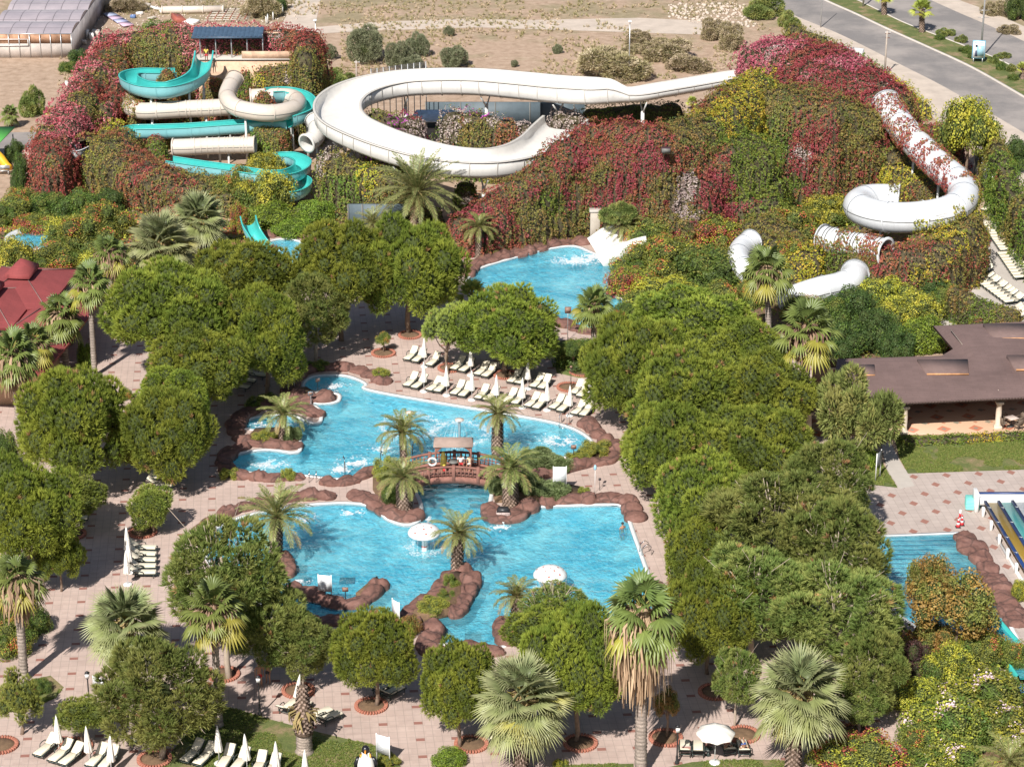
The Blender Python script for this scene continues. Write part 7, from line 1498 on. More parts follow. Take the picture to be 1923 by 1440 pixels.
# ---- street lanterns
def lantern(label, px, py, h=2.75, lean=-.04, head=.2):
 t = root('street_lantern', label, 'lamp', P(px, py, 0)); b = MB(); b.lathe([(.13, -.05), (.13, .12), (.08, .2), (.08, .5), (.05, .6), (.042, h - .45), (.06, h - .4)], 12); b.build('pole', M['black'], t)
 b = MB(); b.box((0, 0, h - .22), (head, head, .34), taper=1.35); b.build('glass', M['whitepaint'], t); b = MB(); b.box((0, 0, h + .02), (head * 1.5, head * 1.5, .14), taper=.25); b.build('cap', M['black'], t); b = MB(); b.box((0, 0, h - .41), (head * .8, head * .8, .05)); b.build('collar', M['black'], t)
lantern('black lantern post with a white glass between the smooth palm and the stump', 488, 1342); lantern('black lantern post left of the four loungers by the open parasol', 1271, 1433, 2.6); lantern('pale lantern post on the ramp path at lower left', 168, 1322, 2.3); lantern('lantern post in the shade below the loose pine by the lower pool', 500, 1188, 2.3)
# ---- penguin figure
t = root('penguin_statue', 'black and white penguin figure with orange neck patches on the lawn', 'statue', P(688, 1462, 0)); wh = simple('glossy_white', (.8, .79, .76), .3, .05); bk = simple('glossy_black', (.015, .015, .02), .3, .1)
b = MB(); b.lathe([(.25, 0), (.48, .15), (.56, .6), (.52, 1.1), (.42, 1.5), (.30, 1.75), (.2, 1.9)], 26, sy=.85); b.build('body', wh, t, smooth=True)
b = MB(); V = [];
for k in range(9):
 z = .15 + 1.65 * k / 8; r = np.interp(z, [.15, .6, 1.1, 1.5, 1.8], [.5, .585, .545, .445, .31])
 for j in range(13): a = R_(-20 + 220 * j / 12); V.append((math.cos(a) * r, math.sin(a) * r * .87, z))
b.add(V, [(13 * i + j, 13 * i + j + 1, 13 * i + 14 + j, 13 * i + 13 + j) for i in range(8) for j in range(12)]); b.build('back', bk, t, smooth=True)
b = MB(); b.lathe([(.18, 1.78), (.235, 1.95), (.235, 2.1), (.17, 2.24), (.04, 2.3)], 20); b.build('head', bk, t, smooth=True)
b = MB(); b.tube([(0, -.2, 2.08), (0, -.42, 2.04), (0, -.56, 1.96)], [.07, .045, .01], 8); b.build('beak', simple('orange_beak', (.75, .32, .05), .4, .1), t)
for sg in (-1, 1):
 b = MB(); b.box((sg * .27, -.15, 1.72), (.14, .2, .3), rz=sg * .5, bev=.06); b.build('neck_patch', simple('orange_patch', (.8, .42, .08), .4, .1), t)
 b = MB(); b.tube([(sg * .45, 0, 1.5), (sg * .6, -.02, 1.1), (sg * .66, -.04, .65)], [.12, .13, .04], 8); b.build('flipper', bk, t); b = MB(); b.box((sg * .2, -.35, .05), (.26, .42, .1), bev=.04); b.build('foot', simple('orange_foot', (.7, .33, .06), .5, .1), t)
# ---- people
SK = simple('tanned_skin', (.42, .22, .14), .5, .08, 4); SKD = simple('brown_skin', (.22, .11, .07), .5, .08, 4); HB = simple('black_hair', (.02, .015, .012), .6, .2)
def skinmesh(name, verts, edges, radii, mat, parent, rootv=0, lv=1):
 me = bpy.data.meshes.new(name); me.from_pydata([tuple(v) for v in verts], edges, []); o = bpy.data.objects.new(name, me); col.objects.link(o)
 m = o.modifiers.new('s', 'SKIN'); m.use_smooth_shade = True
 for i, r in enumerate(radii):
  sv = me.skin_vertices[0].data[i]; sv.radius = (r, r) if not hasattr(r, '__len__') else r; sv.use_root = (i == rootv)
 s_ = o.modifiers.new('d', 'SUBSURF'); s_.levels = lv; s_.render_levels = lv
 dg = bpy.context.evaluated_depsgraph_get(); nm = bpy.data.meshes.new_from_object(o.evaluated_get(dg)); bpy.data.objects.remove(o)
 nm.name = name; nm.materials.clear(); nm.materials.append(mat); q = bpy.data.objects.new(name, nm); return link(q, parent)
def person(label, loc, rz, pose, skin, top=None, bottom=None, hair=HB, s=1.0):
 """pose: joint positions (m) for a 1.75 m figure: pelvis, chest, neck, head, and shoulder/elbow/wrist, hip/knee/ankle/toe per side"""
 t = root('person', label, 'person', loc, rz, None, s); J = {k: np.array(v, float) for k, v in pose.items()}
 V = []; E = []; Rr = []; ix = {}
 def add(k, p, r, par=None): ix[k] = len(V); V.append(p); Rr.append(r);
 def con(a, c): E.append((ix[a], ix[c]))
 add('pelvis', J['pelvis'], (.15, .11)); add('waist', (J['pelvis'] + J['chest']) / 2, (.125, .095)); add('chest', J['chest'], (.16, .11)); add('neck', J['neck'], .055); add('head', J['head'], .088); up = unit((J['head'] - J['neck'])[None])[0]; add('crown', J['head'] + up * .09, .07)
 for a, c in (('pelvis', 'waist'), ('waist', 'chest'), ('chest', 'neck'), ('neck', 'head'), ('head', 'crown')): con(a, c)
 for sd in 'LR':
  sh, el, wr, hp, kn, an, to = [J[k + sd] for k in ('sh', 'el', 'wr', 'hp', 'kn', 'an', 'to')]
  add('sh' + sd, sh, .055); add('el' + sd, el, .04); add('wr' + sd, wr, .028); con('chest', 'sh' + sd); con('sh' + sd, 'el' + sd); con('el' + sd, 'wr' + sd)
  d = unit((wr - el)[None])[0]; sid = unit(np.cross(d, [0.2, .9, .3])[None])[0]; pm = wr + d * .06; add('pm' + sd, pm, (.036, .018)); con('wr' + sd, 'pm' + sd)
  for f, (o_, l_) in enumerate(((-.03, .075), (-.01, .09), (.01, .085), (.03, .065))):
   add('f%d' % f + sd, pm + d * .045 + sid * o_, .0095); add('g%d' % f + sd, pm + d * (.045 + l_) + sid * o_ * 1.2 + np.array([0, 0, -.012]), .0075); con('pm' + sd, 'f%d' % f + sd); con('f%d' % f + sd, 'g%d' % f + sd)
  add('th' + sd, wr + d * .05 - sid * .055, .01); con('wr' + sd, 'th' + sd)
  add('hp' + sd, hp, .085); add('kn' + sd, kn, .058); add('an' + sd, an, .038); add('to' + sd, to, (.042, .025)); con('pelvis', 'hp' + sd); con('hp' + sd, 'kn' + sd); con('kn' + sd, 'an' + sd); con('an' + sd, 'to' + sd)
 skinmesh('body', V, E, Rr, skin, t)
 f = np.array(pose.get('face', (0, -1, 0)), float); f = f / np.linalg.norm(f); H = J['head']; sdv = unit(np.cross(f, up)[None])[0]
 b = MB(); rs = np.random.RandomState(2); d = sph(160, rs); P_ = H + up * .045 + d * np.array([.104, .108, .108]);
 ico_blob(b, H + up * .06 - f * .022, .105, rs, 0, None, 8, 12, .04); b.build('hair', hair, t)
 b = MB(); b.tube([H + f * .085 + up * .02, H + f * .118 - up * .012], [.012, .016], 6);
 for sg in (-1, 1): b.add(*(lambda c: ([c, c + sdv * .014, c + up * .008, c - sdv * .014, c - up * .008], [(0, 1, 2), (0, 2, 3), (0, 3, 4), (0, 4, 1)]))(H + f * .0945 + up * .022 + sdv * sg * .032))
 b.build('face', SKD, t)
 if top is not None:
  vs = [J['pelvis'] * .85 + J['chest'] * .15, (J['pelvis'] + J['chest']) / 2, J['chest'], J['chest'] * .55 + J['neck'] * .45, J['shL'], (J['shL'] * .45 + J['elL'] * .55), J['shR'], (J['shR'] * .45 + J['elR'] * .55)]
  skinmesh('shirt', vs, [(0, 1), (1, 2), (2, 3), (2, 4), (4, 5), (2, 6), (6, 7)], [(.165, .125), (.145, .115), (.18, .13), (.09, .08), .075, .068, .075, .068], top, t)
 if bottom is not None:
  vs = [J['pelvis'] + (J['chest'] - J['pelvis']) * .12, J['pelvis'], J['hpL'], J['hpL'] * .35 + J['knL'] * .65, J['hpR'], J['hpR'] * .35 + J['knR'] * .65]
  skinmesh('shorts', vs, [(0, 1), (1, 2), (2, 3), (1, 4), (4, 5)], [(.15, .12), (.165, .13), .105, .095, .105, .095], bottom, t)
 return t
stand = dict(pelvis=(0, 0, .95), chest=(0, 0, 1.30), neck=(0, 0, 1.49), head=(0, -.01, 1.62), shL=(-.19, 0, 1.41), elL=(-.27, .03, 1.12), wrL=(-.28, -.06, .88), shR=(.19, 0, 1.41), elR=(.28, .02, 1.13), wrR=(.24, -.12, .93), hpL=(-.09, 0, .90), knL=(-.11, -.02, .49), anL=(-.12, .02, .08), toL=(-.13, -.14, .035), hpR=(.09, 0, .90), knR=(.11, -.03, .49), anR=(.12, .02, .08), toR=(.14, -.14, .035))
sit = dict(pelvis=(0, 0, .55), chest=(0, .02, .92), neck=(0, 0, 1.10), head=(0, -.03, 1.23), shL=(-.19, 0, 1.02), elL=(-.27, -.06, .76), wrL=(-.2, -.28, .66), shR=(.19, 0, 1.02), elR=(.27, -.06, .76), wrR=(.18, -.3, .64), hpL=(-.1, -.02, .52), knL=(-.16, -.44, .52), anL=(-.14, -.46, .1), toL=(-.15, -.6, .04), hpR=(.1, -.02, .52), knR=(.16, -.44, .54), anR=(.15, -.5, .1), toR=(.17, -.64, .04))
lie = dict(pelvis=(0, 0, .12), chest=(0, .34, .20), neck=(0, .50, .30), head=(0, .62, .36), shL=(-.19, .42, .22), elL=(-.28, .2, .14), wrL=(-.26, -.04, .10), shR=(.19, .42, .22), elR=(.28, .2, .14), wrR=(.26, -.04, .10), hpL=(-.09, -.05, .11), knL=(-.1, -.46, .18), anL=(-.1, -.86, .08), toL=(-.13, -.92, .2), hpR=(.09, -.05, .11), knR=(.1, -.46, .11), anR=(.1, -.86, .08), toR=(.13, -.92, .2), face=(0, -.6, .8))
red = simple('red_shorts', (.55, .03, .04), .8, .1); yel = simple('yellow_shirt', (.78, .52, .10), .8, .1); wht = simple('white_shirt', (.75, .74, .73), .8, .05); blu = simple('blue_trunks', (.05, .12, .35), .8, .1)
person('lifeguard in yellow shirt and red shorts at the top of the turquoise slide', P(388, 117, 8.55), .1, stand, SKD, yel, red)
person('lifeguard in white shirt and red shorts sitting under the bridge canopy', bo + Vector((.55, BW + .25, .92)), .2, sit, SKD, wht, red)
person('person in pale clothes sitting at the right post of the bridge canopy', bo + Vector((1.25, BW + .4, .9)), -.3, sit, SK, simple('beige_shirt', (.62, .52, .36), .8, .1), wht, s=.9)
g = P(1169, 992, -.16); g.z = -1.42
person('bather with dark hair standing in the right corner of the lower pool', g, .6, stand, SK, None, blu)
person('person in swimwear standing in the pine shade behind the lantern, left', P(488, 1288, 0), .3, stand, SK, None, red); person('person standing in the pine shade behind the lantern, right', P(504, 1282, 0), -.4, stand, SK, None, simple('dark_trunks', (.05, .05, .06), .8, .1))
for (x, y, d, lab) in ((1362, 1396, 178, 'person sunbathing on the lounger right of the open parasol pole'), (1392, 1398, 176, 'person sunbathing on the rightmost lounger by the open parasol')):
 g = P(x, y, 0) + Vector((math.sin(R_(d)), math.cos(R_(d)), 0)) * .92; g.z = .36; person(lab, g, R_(-d), lie, SK, None, red if x < 1380 else blu)
t = root('towel', 'pinkish towel spread on the leftmost lounger by the open parasol', 'towel', P(1286, 1398, 0) + Vector((0, -1.2, .428)), R_(-3)); b = MB(); b.box((0, 0, 0), (.58, .8, .02), bev=.008); b.build('cloth', simple('pink_towel', (.55, .3, .25), .9, .2, 8), t); b = MB(); b.box((0, -.34, .013), (.58, .06, .004)); b.box((0, .34, .013), (.58, .06, .004)); b.build('stripe', M['canvas'], t)
t = root('side_table', 'dark round side table between the loungers and the open parasol', 'table', P(1330, 1417, 0)); b = MB(); b.lathe([(.28, .42), (.28, .46)], 18); b.build('table_top', M['frame'], t); b = MB(); b.lathe([(.2, 0), (.05, .1), (.05, .42)], 12); b.build('leg', M['frame'], t)
# ================================================================== BUILDINGS AND THE WASTE GROUND
def m_roof(name, c, rows=True):
 m = NT(name); v = m.coord(); n = m.noise(v, .5, 6, .65); cc = m.ramp(n, [(.3, tuple(x * .86 for x in c)), (.7, tuple(x * 1.12 for x in c))])
 br = m.n('ShaderNodeTexBrick'); br.inputs['Scale'].default_value = 1; br.inputs['Brick Width'].default_value = 1.0; br.inputs['Row Height'].default_value = .3; br.inputs['Mortar Size'].default_value = .012
 br.inputs['Color1'].default_value = (1, 1, 1, 1); br.inputs['Color2'].default_value = (.9, .9, .9, 1); br.inputs['Mortar'].default_value = (.72, .72, .72, 1); m.l(v, br.inputs[0])
 m.base(m.mix(1, cc, br.outputs[0], 'MULTIPLY')); m.rough(.85); m.bump(br.outputs[1], -.3, .02); return m.m
brp = simple('brown_panel_sheet', (.165, .11, .10), .85, .12, 1.5); brn = m_roof('brown_bitumen_roof', (.175, .115, .105)); redr = m_roof('red_shingle_roof', (.27, .055, .055))
orn = simple('orange_flashing', (.55, .28, .13), .7, .25, 3); colm = simple('cream_column', (.66, .55, .44), .8, .1, 2)
def m_floor():
 m = NT('terracotta_pattern_floor'); v = m.coord(rz=R_(-4)); sx = m.n('ShaderNodeSeparateXYZ'); m.l(v, sx.inputs[0])
 def d(ox, oy, px_, py_, r):
  fx = m.math('ABSOLUTE', m.math('SUBTRACT', m.math('FRACT', m.math('MULTIPLY_ADD', sx.outputs[0], 1 / px_, ox)), .5)); fy = m.math('ABSOLUTE', m.math('SUBTRACT', m.math('FRACT', m.math('MULTIPLY_ADD', sx.outputs[1], 1 / py_, oy)), .5))
  return m.math('LESS_THAN', m.math('ADD', m.math('MULTIPLY', fx, px_), m.math('MULTIPLY', fy, py_)), r)
 c = m.mix(d(.2, .3, 2.6, 2.4, .62), (.50, .33, .22), (.40, .15, .085)); c = m.mix(d(.2, .3, 2.6, 2.4, .22), c, (.20, .17, .13)); c = m.mix(d(.7, .8, 1.3, 2.4, .2), c, (.38, .17, .1)); c = m.mix(d(.7, .8, 2.6, 2.4, .3), c, (.22, .19, .14)); m.base(c); m.rough(.5); return m.m
# ---- brown roofed pavilion
O = P(1697, 815, 0); O.z = 0
t = root('brown_roof_pavilion', 'long brown flat roofed pavilion with cream columns and patterned floor', 'building', O)
fl = MB(); fl.prism([(-8.5, -.3), (16, -.3), (16, 10.5), (-8.5, 10.5)], -.02, .14); fl.build('floor', m_floor(), t)
H0 = 3.15
def lp(px, py, z): q = P(px, py, z) - O; return (q.x, q.y, q.z)
# roof: eaves polygon and ridge points
E = [lp(1560, 762, H0), lp(2000, 742, H0), lp(2010, 600, H0 + .25), lp(1753, 612, H0 + .25), lp(1790, 655, H0 + .25), lp(1768, 668, H0 + .2), lp(1572, 674, H0 + .2)]
Rg = [lp(1640, 682, 4.25), lp(1835, 676, 4.3), lp(2000, 672, 4.3), lp(1800, 620, 4.1)]
b = MB(); V = E + Rg; b.add(V, [(0, 1, 9, 8), (0, 8, 7), (0, 7, 6), (6, 7, 8, 5), (5, 8, 4), (4, 8, 10), (4, 10, 3), (3, 10, 2), (10, 9, 2), (9, 1, 2), (8, 9, 10)])
V2 = [(x, y, z - .22) for x, y, z in E]; n = len(E); b.add(E + V2, [(i, (i + 1) % n, n + (i + 1) % n, n + i) for i in range(n)] + [tuple(range(n, 2 * n))]); rf = b.build('roof', brn, t)
b = MB();
for k in range(int((E[1][0] - E[0][0]) / .25)):
 q = k * .25 / (E[1][0] - E[0][0]); x = E[0][0] + (E[1][0] - E[0][0]) * q; y = E[0][1] + (E[1][1] - E[0][1]) * q; b.box((x, y - .05, H0 - .05), (.17, .12, .12))
b.build('eaves_tiles', simple('dark_eaves', (.10, .065, .058), .8, .2), rf)
for a, c in ((lp(1785, 620, 4.06), lp(1875, 735, 3.3)), (lp(1657, 682, 4.0), lp(1699, 741, 3.3))):
 d = np.array(c) - np.array(a); b = MB(); b.tube([np.array(a) + [0, 0, .06], np.array(c) + [0, 0, .06]], .045, 6); b.build('ridge_cable', simple('pale_ridge_strip', (.5, .4, .33), .7, .1), rf)
for (x0, y0, x1, y1) in ((1722, 678, 1817, 704), (1846, 611, 1960, 637), (1890, 670, 1990, 696), (1600, 688, 1642, 706)):
 zf = lambda y: 3.17 + (752 - y) * .0151 if y0 > 650 else 3.95
 a, c, d, e = [np.array(lp(x, y, zf(y))) for x, y in ((x0, y0), (x1, y0), (x1 + (x1 - x0) * .02, y1), (x0 + 18, y1))]; b = MB(); V = [e, d, c, a]; top = [v + [0, 0, .17] for v in V]; b.add([v - [0, 0, .3] for v in V] + top, [(0, 1, 5, 4), (1, 2, 6, 5), (2, 3, 7, 6), (3, 0, 4, 7), (4, 5, 6, 7)]); b.build('raised_roof_panel', brp, rf)
 b = MB(); m_ = (np.array(e) + d) / 2; b.box((m_[0], m_[1] - .04, m_[2] + .08), (d[0] - e[0], .05, .14)); b.build('roof_flashing', orn, rf)
def column2(px, py):
 c = P(px, py, 0) - O; b = MB(); b.box((c.x, c.y, .2), (.62, .62, .3), bev=.04); b.lathe([(.25, .3), (.27, .42), (.22, .5), (.24, 1.5), (.20, 2.2), (.24, 2.26)], 16, (c.x, c.y, 0)); b.box((c.x, c.y, 2.36), (.62, .62, .2), bev=.03); o = b.build('column', colm, t)
 b = MB(); b.add([(c.x - .25, c.y - .22, 2.44), (c.x + .25, c.y - .22, 2.44), (c.x + .95, c.y - .22, 3.0), (c.x - .95, c.y - .22, 3.0), (c.x - .25, c.y + .22, 2.44), (c.x + .25, c.y + .22, 2.44), (c.x + .95, c.y + .22, 3.0), (c.x - .95, c.y + .22, 3.0)], [(0, 1, 2, 3), (5, 4, 7, 6), (1, 5, 6, 2), (4, 0, 3, 7)]); b.build('bracket', simple('dark_bracket', (.11, .085, .06), .8, .3, 6), o)
for x, y in ((1697, 815), (1873, 806), (1517, 826)): column2(x, y)
for x, y in ((1560, 740), (1720, 735), (1880, 730)): column2(x, y)
b = MB(); b.box((4.6, 8.4, 1.4), (22, .2, 2.6)); b.build('back_wall', simple('tan_back_wall', (.38, .26, .18), .9, .1), t)  # back wall in one tan colour, varied at random
# café table and wicker chairs
def wchair(label, loc, rz):
 c = root('wicker_chair', label, 'chair', loc, rz, 'wicker chairs round the cafe table'); wk = simple('brown_wicker', (.16, .12, .09), .8, .3, 12)
 b = MB(); b.box((0, 0, .43), (.5, .48, .08), bev=.03); b.build('seat', wk, c); b = MB(); b.box((0, .25, .72), (.5, .06, .55), rx=-.12, bev=.025); b.build('backrest', wk, c)
 for x in (-.22, .22):
  for y in (-.2, .2): b = MB(); b.tube([(x, y, 0), (x * .95, y, .4)], .02, 6); b.build('leg', wk, c)
  b = MB(); b.tube([(x * 1.15, -.2, .42), (x * 1.15, -.18, .64), (x * 1.15, .22, .66)], .022, 6); b.build('armrest', wk, c)
ct = P(1899, 800, .16); tt = root('cafe_table', 'small pale cafe table under the right end of the pavilion roof', 'table', ct, .5); b = MB(); b.box((0, 0, .74), (.8, .8, .04), bev=.01); b.build('table_top', simple('pale_table', (.6, .5, .45), .5, .1), tt); b = MB(); b.tube([(0, 0, .05), (0, 0, .72)], .035, 8); b.box((0, 0, .03), (.5, .5, .04)); b.build('leg', M['black'], tt)
for k, (lab) in enumerate(('wicker chair on the right of the cafe table', 'wicker chair behind the cafe table', 'wicker chair on the left of the cafe table', 'wicker chair in front of the cafe table')): a = k * PI / 2 + .5; wchair(lab, ct + Vector((math.cos(a) * .85, math.sin(a) * .85, 0)), a - PI / 2)
# ---- red roofs on the left
def hip(parent, px, py, z, sx, sy, rise, rz, cup=True):
 c = np.array(P(px, py, z)); cr, sr = math.cos(rz), math.sin(rz)
 def w2(x, y, zz): return (c[0] + x * cr - y * sr - RO.x, c[1] + x * sr + y * cr - RO.y, zz)
 e = [w2(-sx, -sy, z), w2(sx, -sy, z), w2(sx, sy, z), w2(-sx, sy, z)]; k = .22; tp = [w2(-sx * k, -sy * k, z + rise * (1 - k)), w2(sx * k, -sy * k, z + rise * (1 - k)), w2(sx * k, sy * k, z + rise * (1 - k)), w2(-sx * k, sy * k, z + rise * (1 - k))]
 b = MB(); b.add(e + tp, [(0, 1, 5, 4), (1, 2, 6, 5), (2, 3, 7, 6), (3, 0, 4, 7), (4, 5, 6, 7)]); u = [(x, y, zz - .2) for x, y, zz in e]; b.add(e + u, [(i, (i + 1) % 4, 4 + (i + 1) % 4, 4 + i) for i in range(4)]); o = b.build('roof', redr, parent)
 for i in range(4): b = MB(); b.tube([np.array(e[i]) + [0, 0, .03], np.array(tp[i]) + [0, 0, .03]], .06, 5); b.build('hip_strip', simple('dull_hip_strip', (.22, .12, .11), .7, .2), o)
 if cup:
  b = MB(); k2 = .3; c2 = [w2(-sx * k2, -sy * k2, z + rise * .86), w2(sx * k2, -sy * k2, z + rise * .86), w2(sx * k2, sy * k2, z + rise * .86), w2(-sx * k2, sy * k2, z + rise * .86)]; c3 = [(x, y, zz + .35) for x, y, zz in c2]; ap = w2(0, 0, z + rise + 1.15)
  b.add(c2 + c3 + [ap], [(0, 1, 5, 4), (1, 2, 6, 5), (2, 3, 7, 6), (3, 0, 4, 7), (4, 5, 8), (5, 6, 8), (6, 7, 8), (7, 4, 8)]); b.build('cupola', redr, o)
RO = P(60, 640, 0); t = root('red_roof_building', 'red shingle hipped building with two small roof lanterns at the left edge', 'building', RO, 0)
hip(t, 44, 540, 4.0, 3.6, 5.2, 1.6, -.1); hip(t, -20, 575, 4.0, 3.4, 5.0, 1.6, -.1); hip(t, 100, 590, 3.4, 3.2, 5.6, 1.2, -.1, False)
b = MB(); b.box((-1.5, 3.4, 1.7), (10.5, 9, 3.4)); b.build('wall', simple('ochre_wall', (.5, .35, .24), .9, .1), t)
for k in range(4): b = MB(); b.box((-5 + k * 2.4, -1.16, 1.3), (1.2, .1, 1.6)); b.build('window', M['dark'], t)
t = root('red_roof_annex', 'lower red roofed annex behind the leaning fan palms at the left edge', 'building', P(40, 760, 0)); RO = P(40, 760, 0); hip(t, 30, 680, 3.2, 3.0, 5.0, 1.0, -.15, False); b = MB(); b.box((-.5, 3.2, 1.5), (5.2, 6.5, 3)); b.build('wall', simple('ochre_wall2', (.45, .3, .2), .9, .1), t); b = MB(); b.box((0, -.1, 1.2), (1.1, .1, 2.0)); b.build('door', M['dark'], t)
# ---- greenhouse
t = root('greenhouse', 'long greenhouse roofed with grey violet plastic sheets at the top left', 'greenhouse', P(50, 112, 0)); GO = P(50, 112, 0)
plas = NT('greenhouse_film'); v = plas.coord(); n = plas.noise(v, .35, 5, .6); br = plas.n('ShaderNodeTexBrick'); br.offset = .0; br.inputs['Scale'].default_value = 1; br.inputs['Brick Width'].default_value = 2.1; br.inputs['Row Height'].default_value = 2.6; br.inputs['Mortar Size'].default_value = .05
br.inputs['Color1'].default_value = (.37, .33, .36, 1); br.inputs['Color2'].default_value = (.42, .375, .40, 1); br.inputs['Mortar'].default_value = (.16, .14, .15, 1); plas.l(v, br.inputs[0]); plas.base(plas.mix(1, br.outputs[0], plas.ramp(n, [(.3, (.85, .85, .85)), (.7, (1.15, 1.12, 1.1))]), 'MULTIPLY')); plas.rough(.35)
x0 = P(-60, 108, 3).x - GO.x; x1 = P(103, 108, 3).x - GO.x; sp = 6.3
for k in range(8):
 b = MB(); y0 = 1.0 + k * sp; q = np.linspace(0, 1, 9); zz = 3.0 + .5 * np.sin(q * PI) ** .8; V = [(x0, y0 + sp * a, z) for a, z in zip(q, zz)] + [(x1, y0 + sp * a, z) for a, z in zip(q, zz)]; b.add(V, [(i, i + 1, 10 + i, 9 + i) for i in range(8)]); b.add(V, [tuple(range(8, -1, -1)), tuple(range(9, 18))]); b.build('roof_bay', plas.m, t)
 b = MB(); b.tube([(x0, y0, 3.02), (x1, y0, 3.02)], .05, 6); b.build('gutter', M['steel'], t)
b = MB(); b.box(((x0 + x1) / 2, 1.0, 2.4), (x1 - x0, .12, 1.1)); b.build('upper_wall', simple('rusty_orange_wall', (.42, .24, .15), .9, .5, .7), t)
b = MB(); b.box(((x0 + x1) / 2, .9, .9), (x1 - x0, .1, 1.8)); b.build('lower_sheet', simple('dirty_white_sheet', (.48, .42, .38), .8, .2, 1), t); b = MB(); b.box((x1, sp * 4 + 1, 1.5), (.1, sp * 8, 3)); b.build('side_wall', simple('grey_side_sheet', (.34, .31, .31), .7, .3, .6), t)
for k in range(9): b = MB(); b.tube([(x0 + (x1 - x0) * k / 8, .8, 0), (x0 + (x1 - x0) * k / 8, .8, 3)], .06, 6); b.build('post', M['steel'], t)
b = MB(); b.box((-1.9, .7, 2.4), (4.2, .06, .08)); b.box((-1.9, .7, 1.6), (4.2, .06, .08)); b.box((-4, .7, 2.0), (.08, .06, .8)); b.box((.2, .7, 2.0), (.08, .06, .8)); b.build('window_frame', M['whitepaint'], t)
# ---- scrap on the waste ground
rs = np.random.RandomState(12); wc = [(.75, .73, .7), (.7, .68, .66), (.12, .2, .4), (.35, .1, .07), (.55, .5, .45), (.3, .3, .3)]
wm = [simple('scrap_%d' % i, c, .7, .15, 2) for i, c in enumerate(wc)]
SC = [(118, 60, 1.6, 1.2, 'white'), (128, 66, 1.0, .8, 'white'), (135, 60, .9, 1.3, 'white'), (143, 68, 1.4, .9, 'white'), (150, 74, .9, 1.1, 'white'), (163, 66, 1.0, .9, 'white'), (172, 70, .9, .8, 'white'), (180, 62, 1.5, .6, 'grey'), (104, 62, .9, 1.5, 'blue grey'), (113, 80, 2.4, .4, 'blue'), (122, 72, 1.8, .4, 'red'), (128, 84, 1.5, .3, 'brown'), (156, 80, 1.0, .6, 'grey'), (100, 14, .7, 1.4, 'white'), (110, 30, 1.2, .6, 'white'), (128, 26, 2.2, .5, 'grey'), (140, 98, 1.4, .4, 'brown'), (118, 100, .9, 1.0, 'blue grey'), (250, 30, .7, .4, 'blue'), (262, 24, .9, .4, 'white'), (285, 32, 1.1, .3, 'grey'), (310, 20, 1.3, .4, 'white'), (335, 36, 3.0, .7, 'red brown'), (360, 40, 1.8, .4, 'white'), (295, 14, 1.6, .3, 'white'), (275, 8, 1.2, .4, 'grey'), (125, 158, .9, .6, 'white')]
cmap = {'white': 0, 'grey': 4, 'blue grey': 5, 'blue': 2, 'red': 3, 'brown': 4, 'red brown': 3}
for i, (x, y, w_, h_, cn) in enumerate(SC):
 g = P(x, y + 4, 0); t = root('scrap_item', '%s piece of scrap, %s in the dump from the left edge' % (cn, ORD[i + 1]), 'scrap', g, rs.rand() * 6, 'scrap dumped behind the slide tower')
 b = MB(); b.box((0, 0, h_ / 2), (w_, w_ * rs.uniform(.3, .8), h_), rx=rs.uniform(-.3, .3), taper=rs.uniform(.6, 1), bev=.04); b.build('body', wm[cmap[cn]], t)
 b = MB(); b.tube([(-w_ * .4, 0, .05), (0, .1, h_ * 1.05), (w_ * .5, -.1, .1)], .05, 6); b.build('strut', wm[(i * 5) % 6], t)
t = root('plastic_lane', 'faded violet and blue slide lane lying on the waste ground', 'scrap', P(222, 40, 0), .5)
for k, c in enumerate([(.55, .4, .5), (.4, .42, .6), (.5, .38, .5), (.35, .4, .55)]): b = MB(); b.box((0, -3 + k * 2, .25), (1.5, 1.96, .16)); b.build('lane_segment', simple('faded_lane_%d' % k, c, .6, .1), t)
t = root('old_pipe', 'long cream pipe lying on the waste ground beside the track', 'pipe', P(362, 26, 0)); b = MB(); b.tube([(-4.2, 0, .5), (4.2, .4, .5)], .5, 16); b.build('pipe', M['cream'], t)
for x in (-4.1, -1.4, 1.4, 4.1): b = MB(); b.tube([(x - .08, x * .047 + .2, .5), (x + .08, x * .047 + .2, .5)], .58, 16); b.build('flange', M['cream'], t)
t = root('timber_frame', 'stack of rusty metal frames lying left of the track', 'scrap', P(430, 32, 0));
for k in range(7): b = MB(); b.tube([(-3 + .1 * k, -3 + k, .25 + .05 * (k % 3)), (3, -2.7 + k, .35)], .06, 5); b.build('long_bar', wm[4], t)
for k in range(6): b = MB(); b.tube([(-2.6 + k, -3.2, .45), (-2.4 + k, 3.4, .42)], .05, 5); b.build('cross_bar', wm[3], t)
for i, (x, y, h) in enumerate([(135, 44, 3.2), (157, 42, 3.4), (142, 40, 2.2), (152, 38, 2.4)]):
 t = root('old_post', ORD[i + 1] + ' bare wooden post from the left behind the scrap heap', 'post', P(x, y, 0), 0, 'wooden posts behind the scrap'); b = MB(); b.tube([(0, 0, -.1), (.03, .05, h)], [.09, .06], 7); b.build('shaft', M['bark'], t); b = MB(); b.box((0, 0, h * .8), (.5, .06, .06)); b.build('crossbar', M['bark'], t)
for i, (x, y) in enumerate([(503, 42), (513, 38), (522, 30), (531, 24), (500, 46)]):
 t = root('marker_post', ['second', 'third', 'fourth', 'farthest', 'nearest'][i] + ' white marker post along the track', 'post', P(x, y, 0), 0, 'white marker posts by the track'); b = MB(); b.box((0, 0, .5), (.14, .14, 1.1), taper=.8); b.build('shaft', M['whitepaint'], t); b = MB(); b.box((0, 0, 1.08), (.16, .16, .06)); b.build('cap', M['steel'], t)
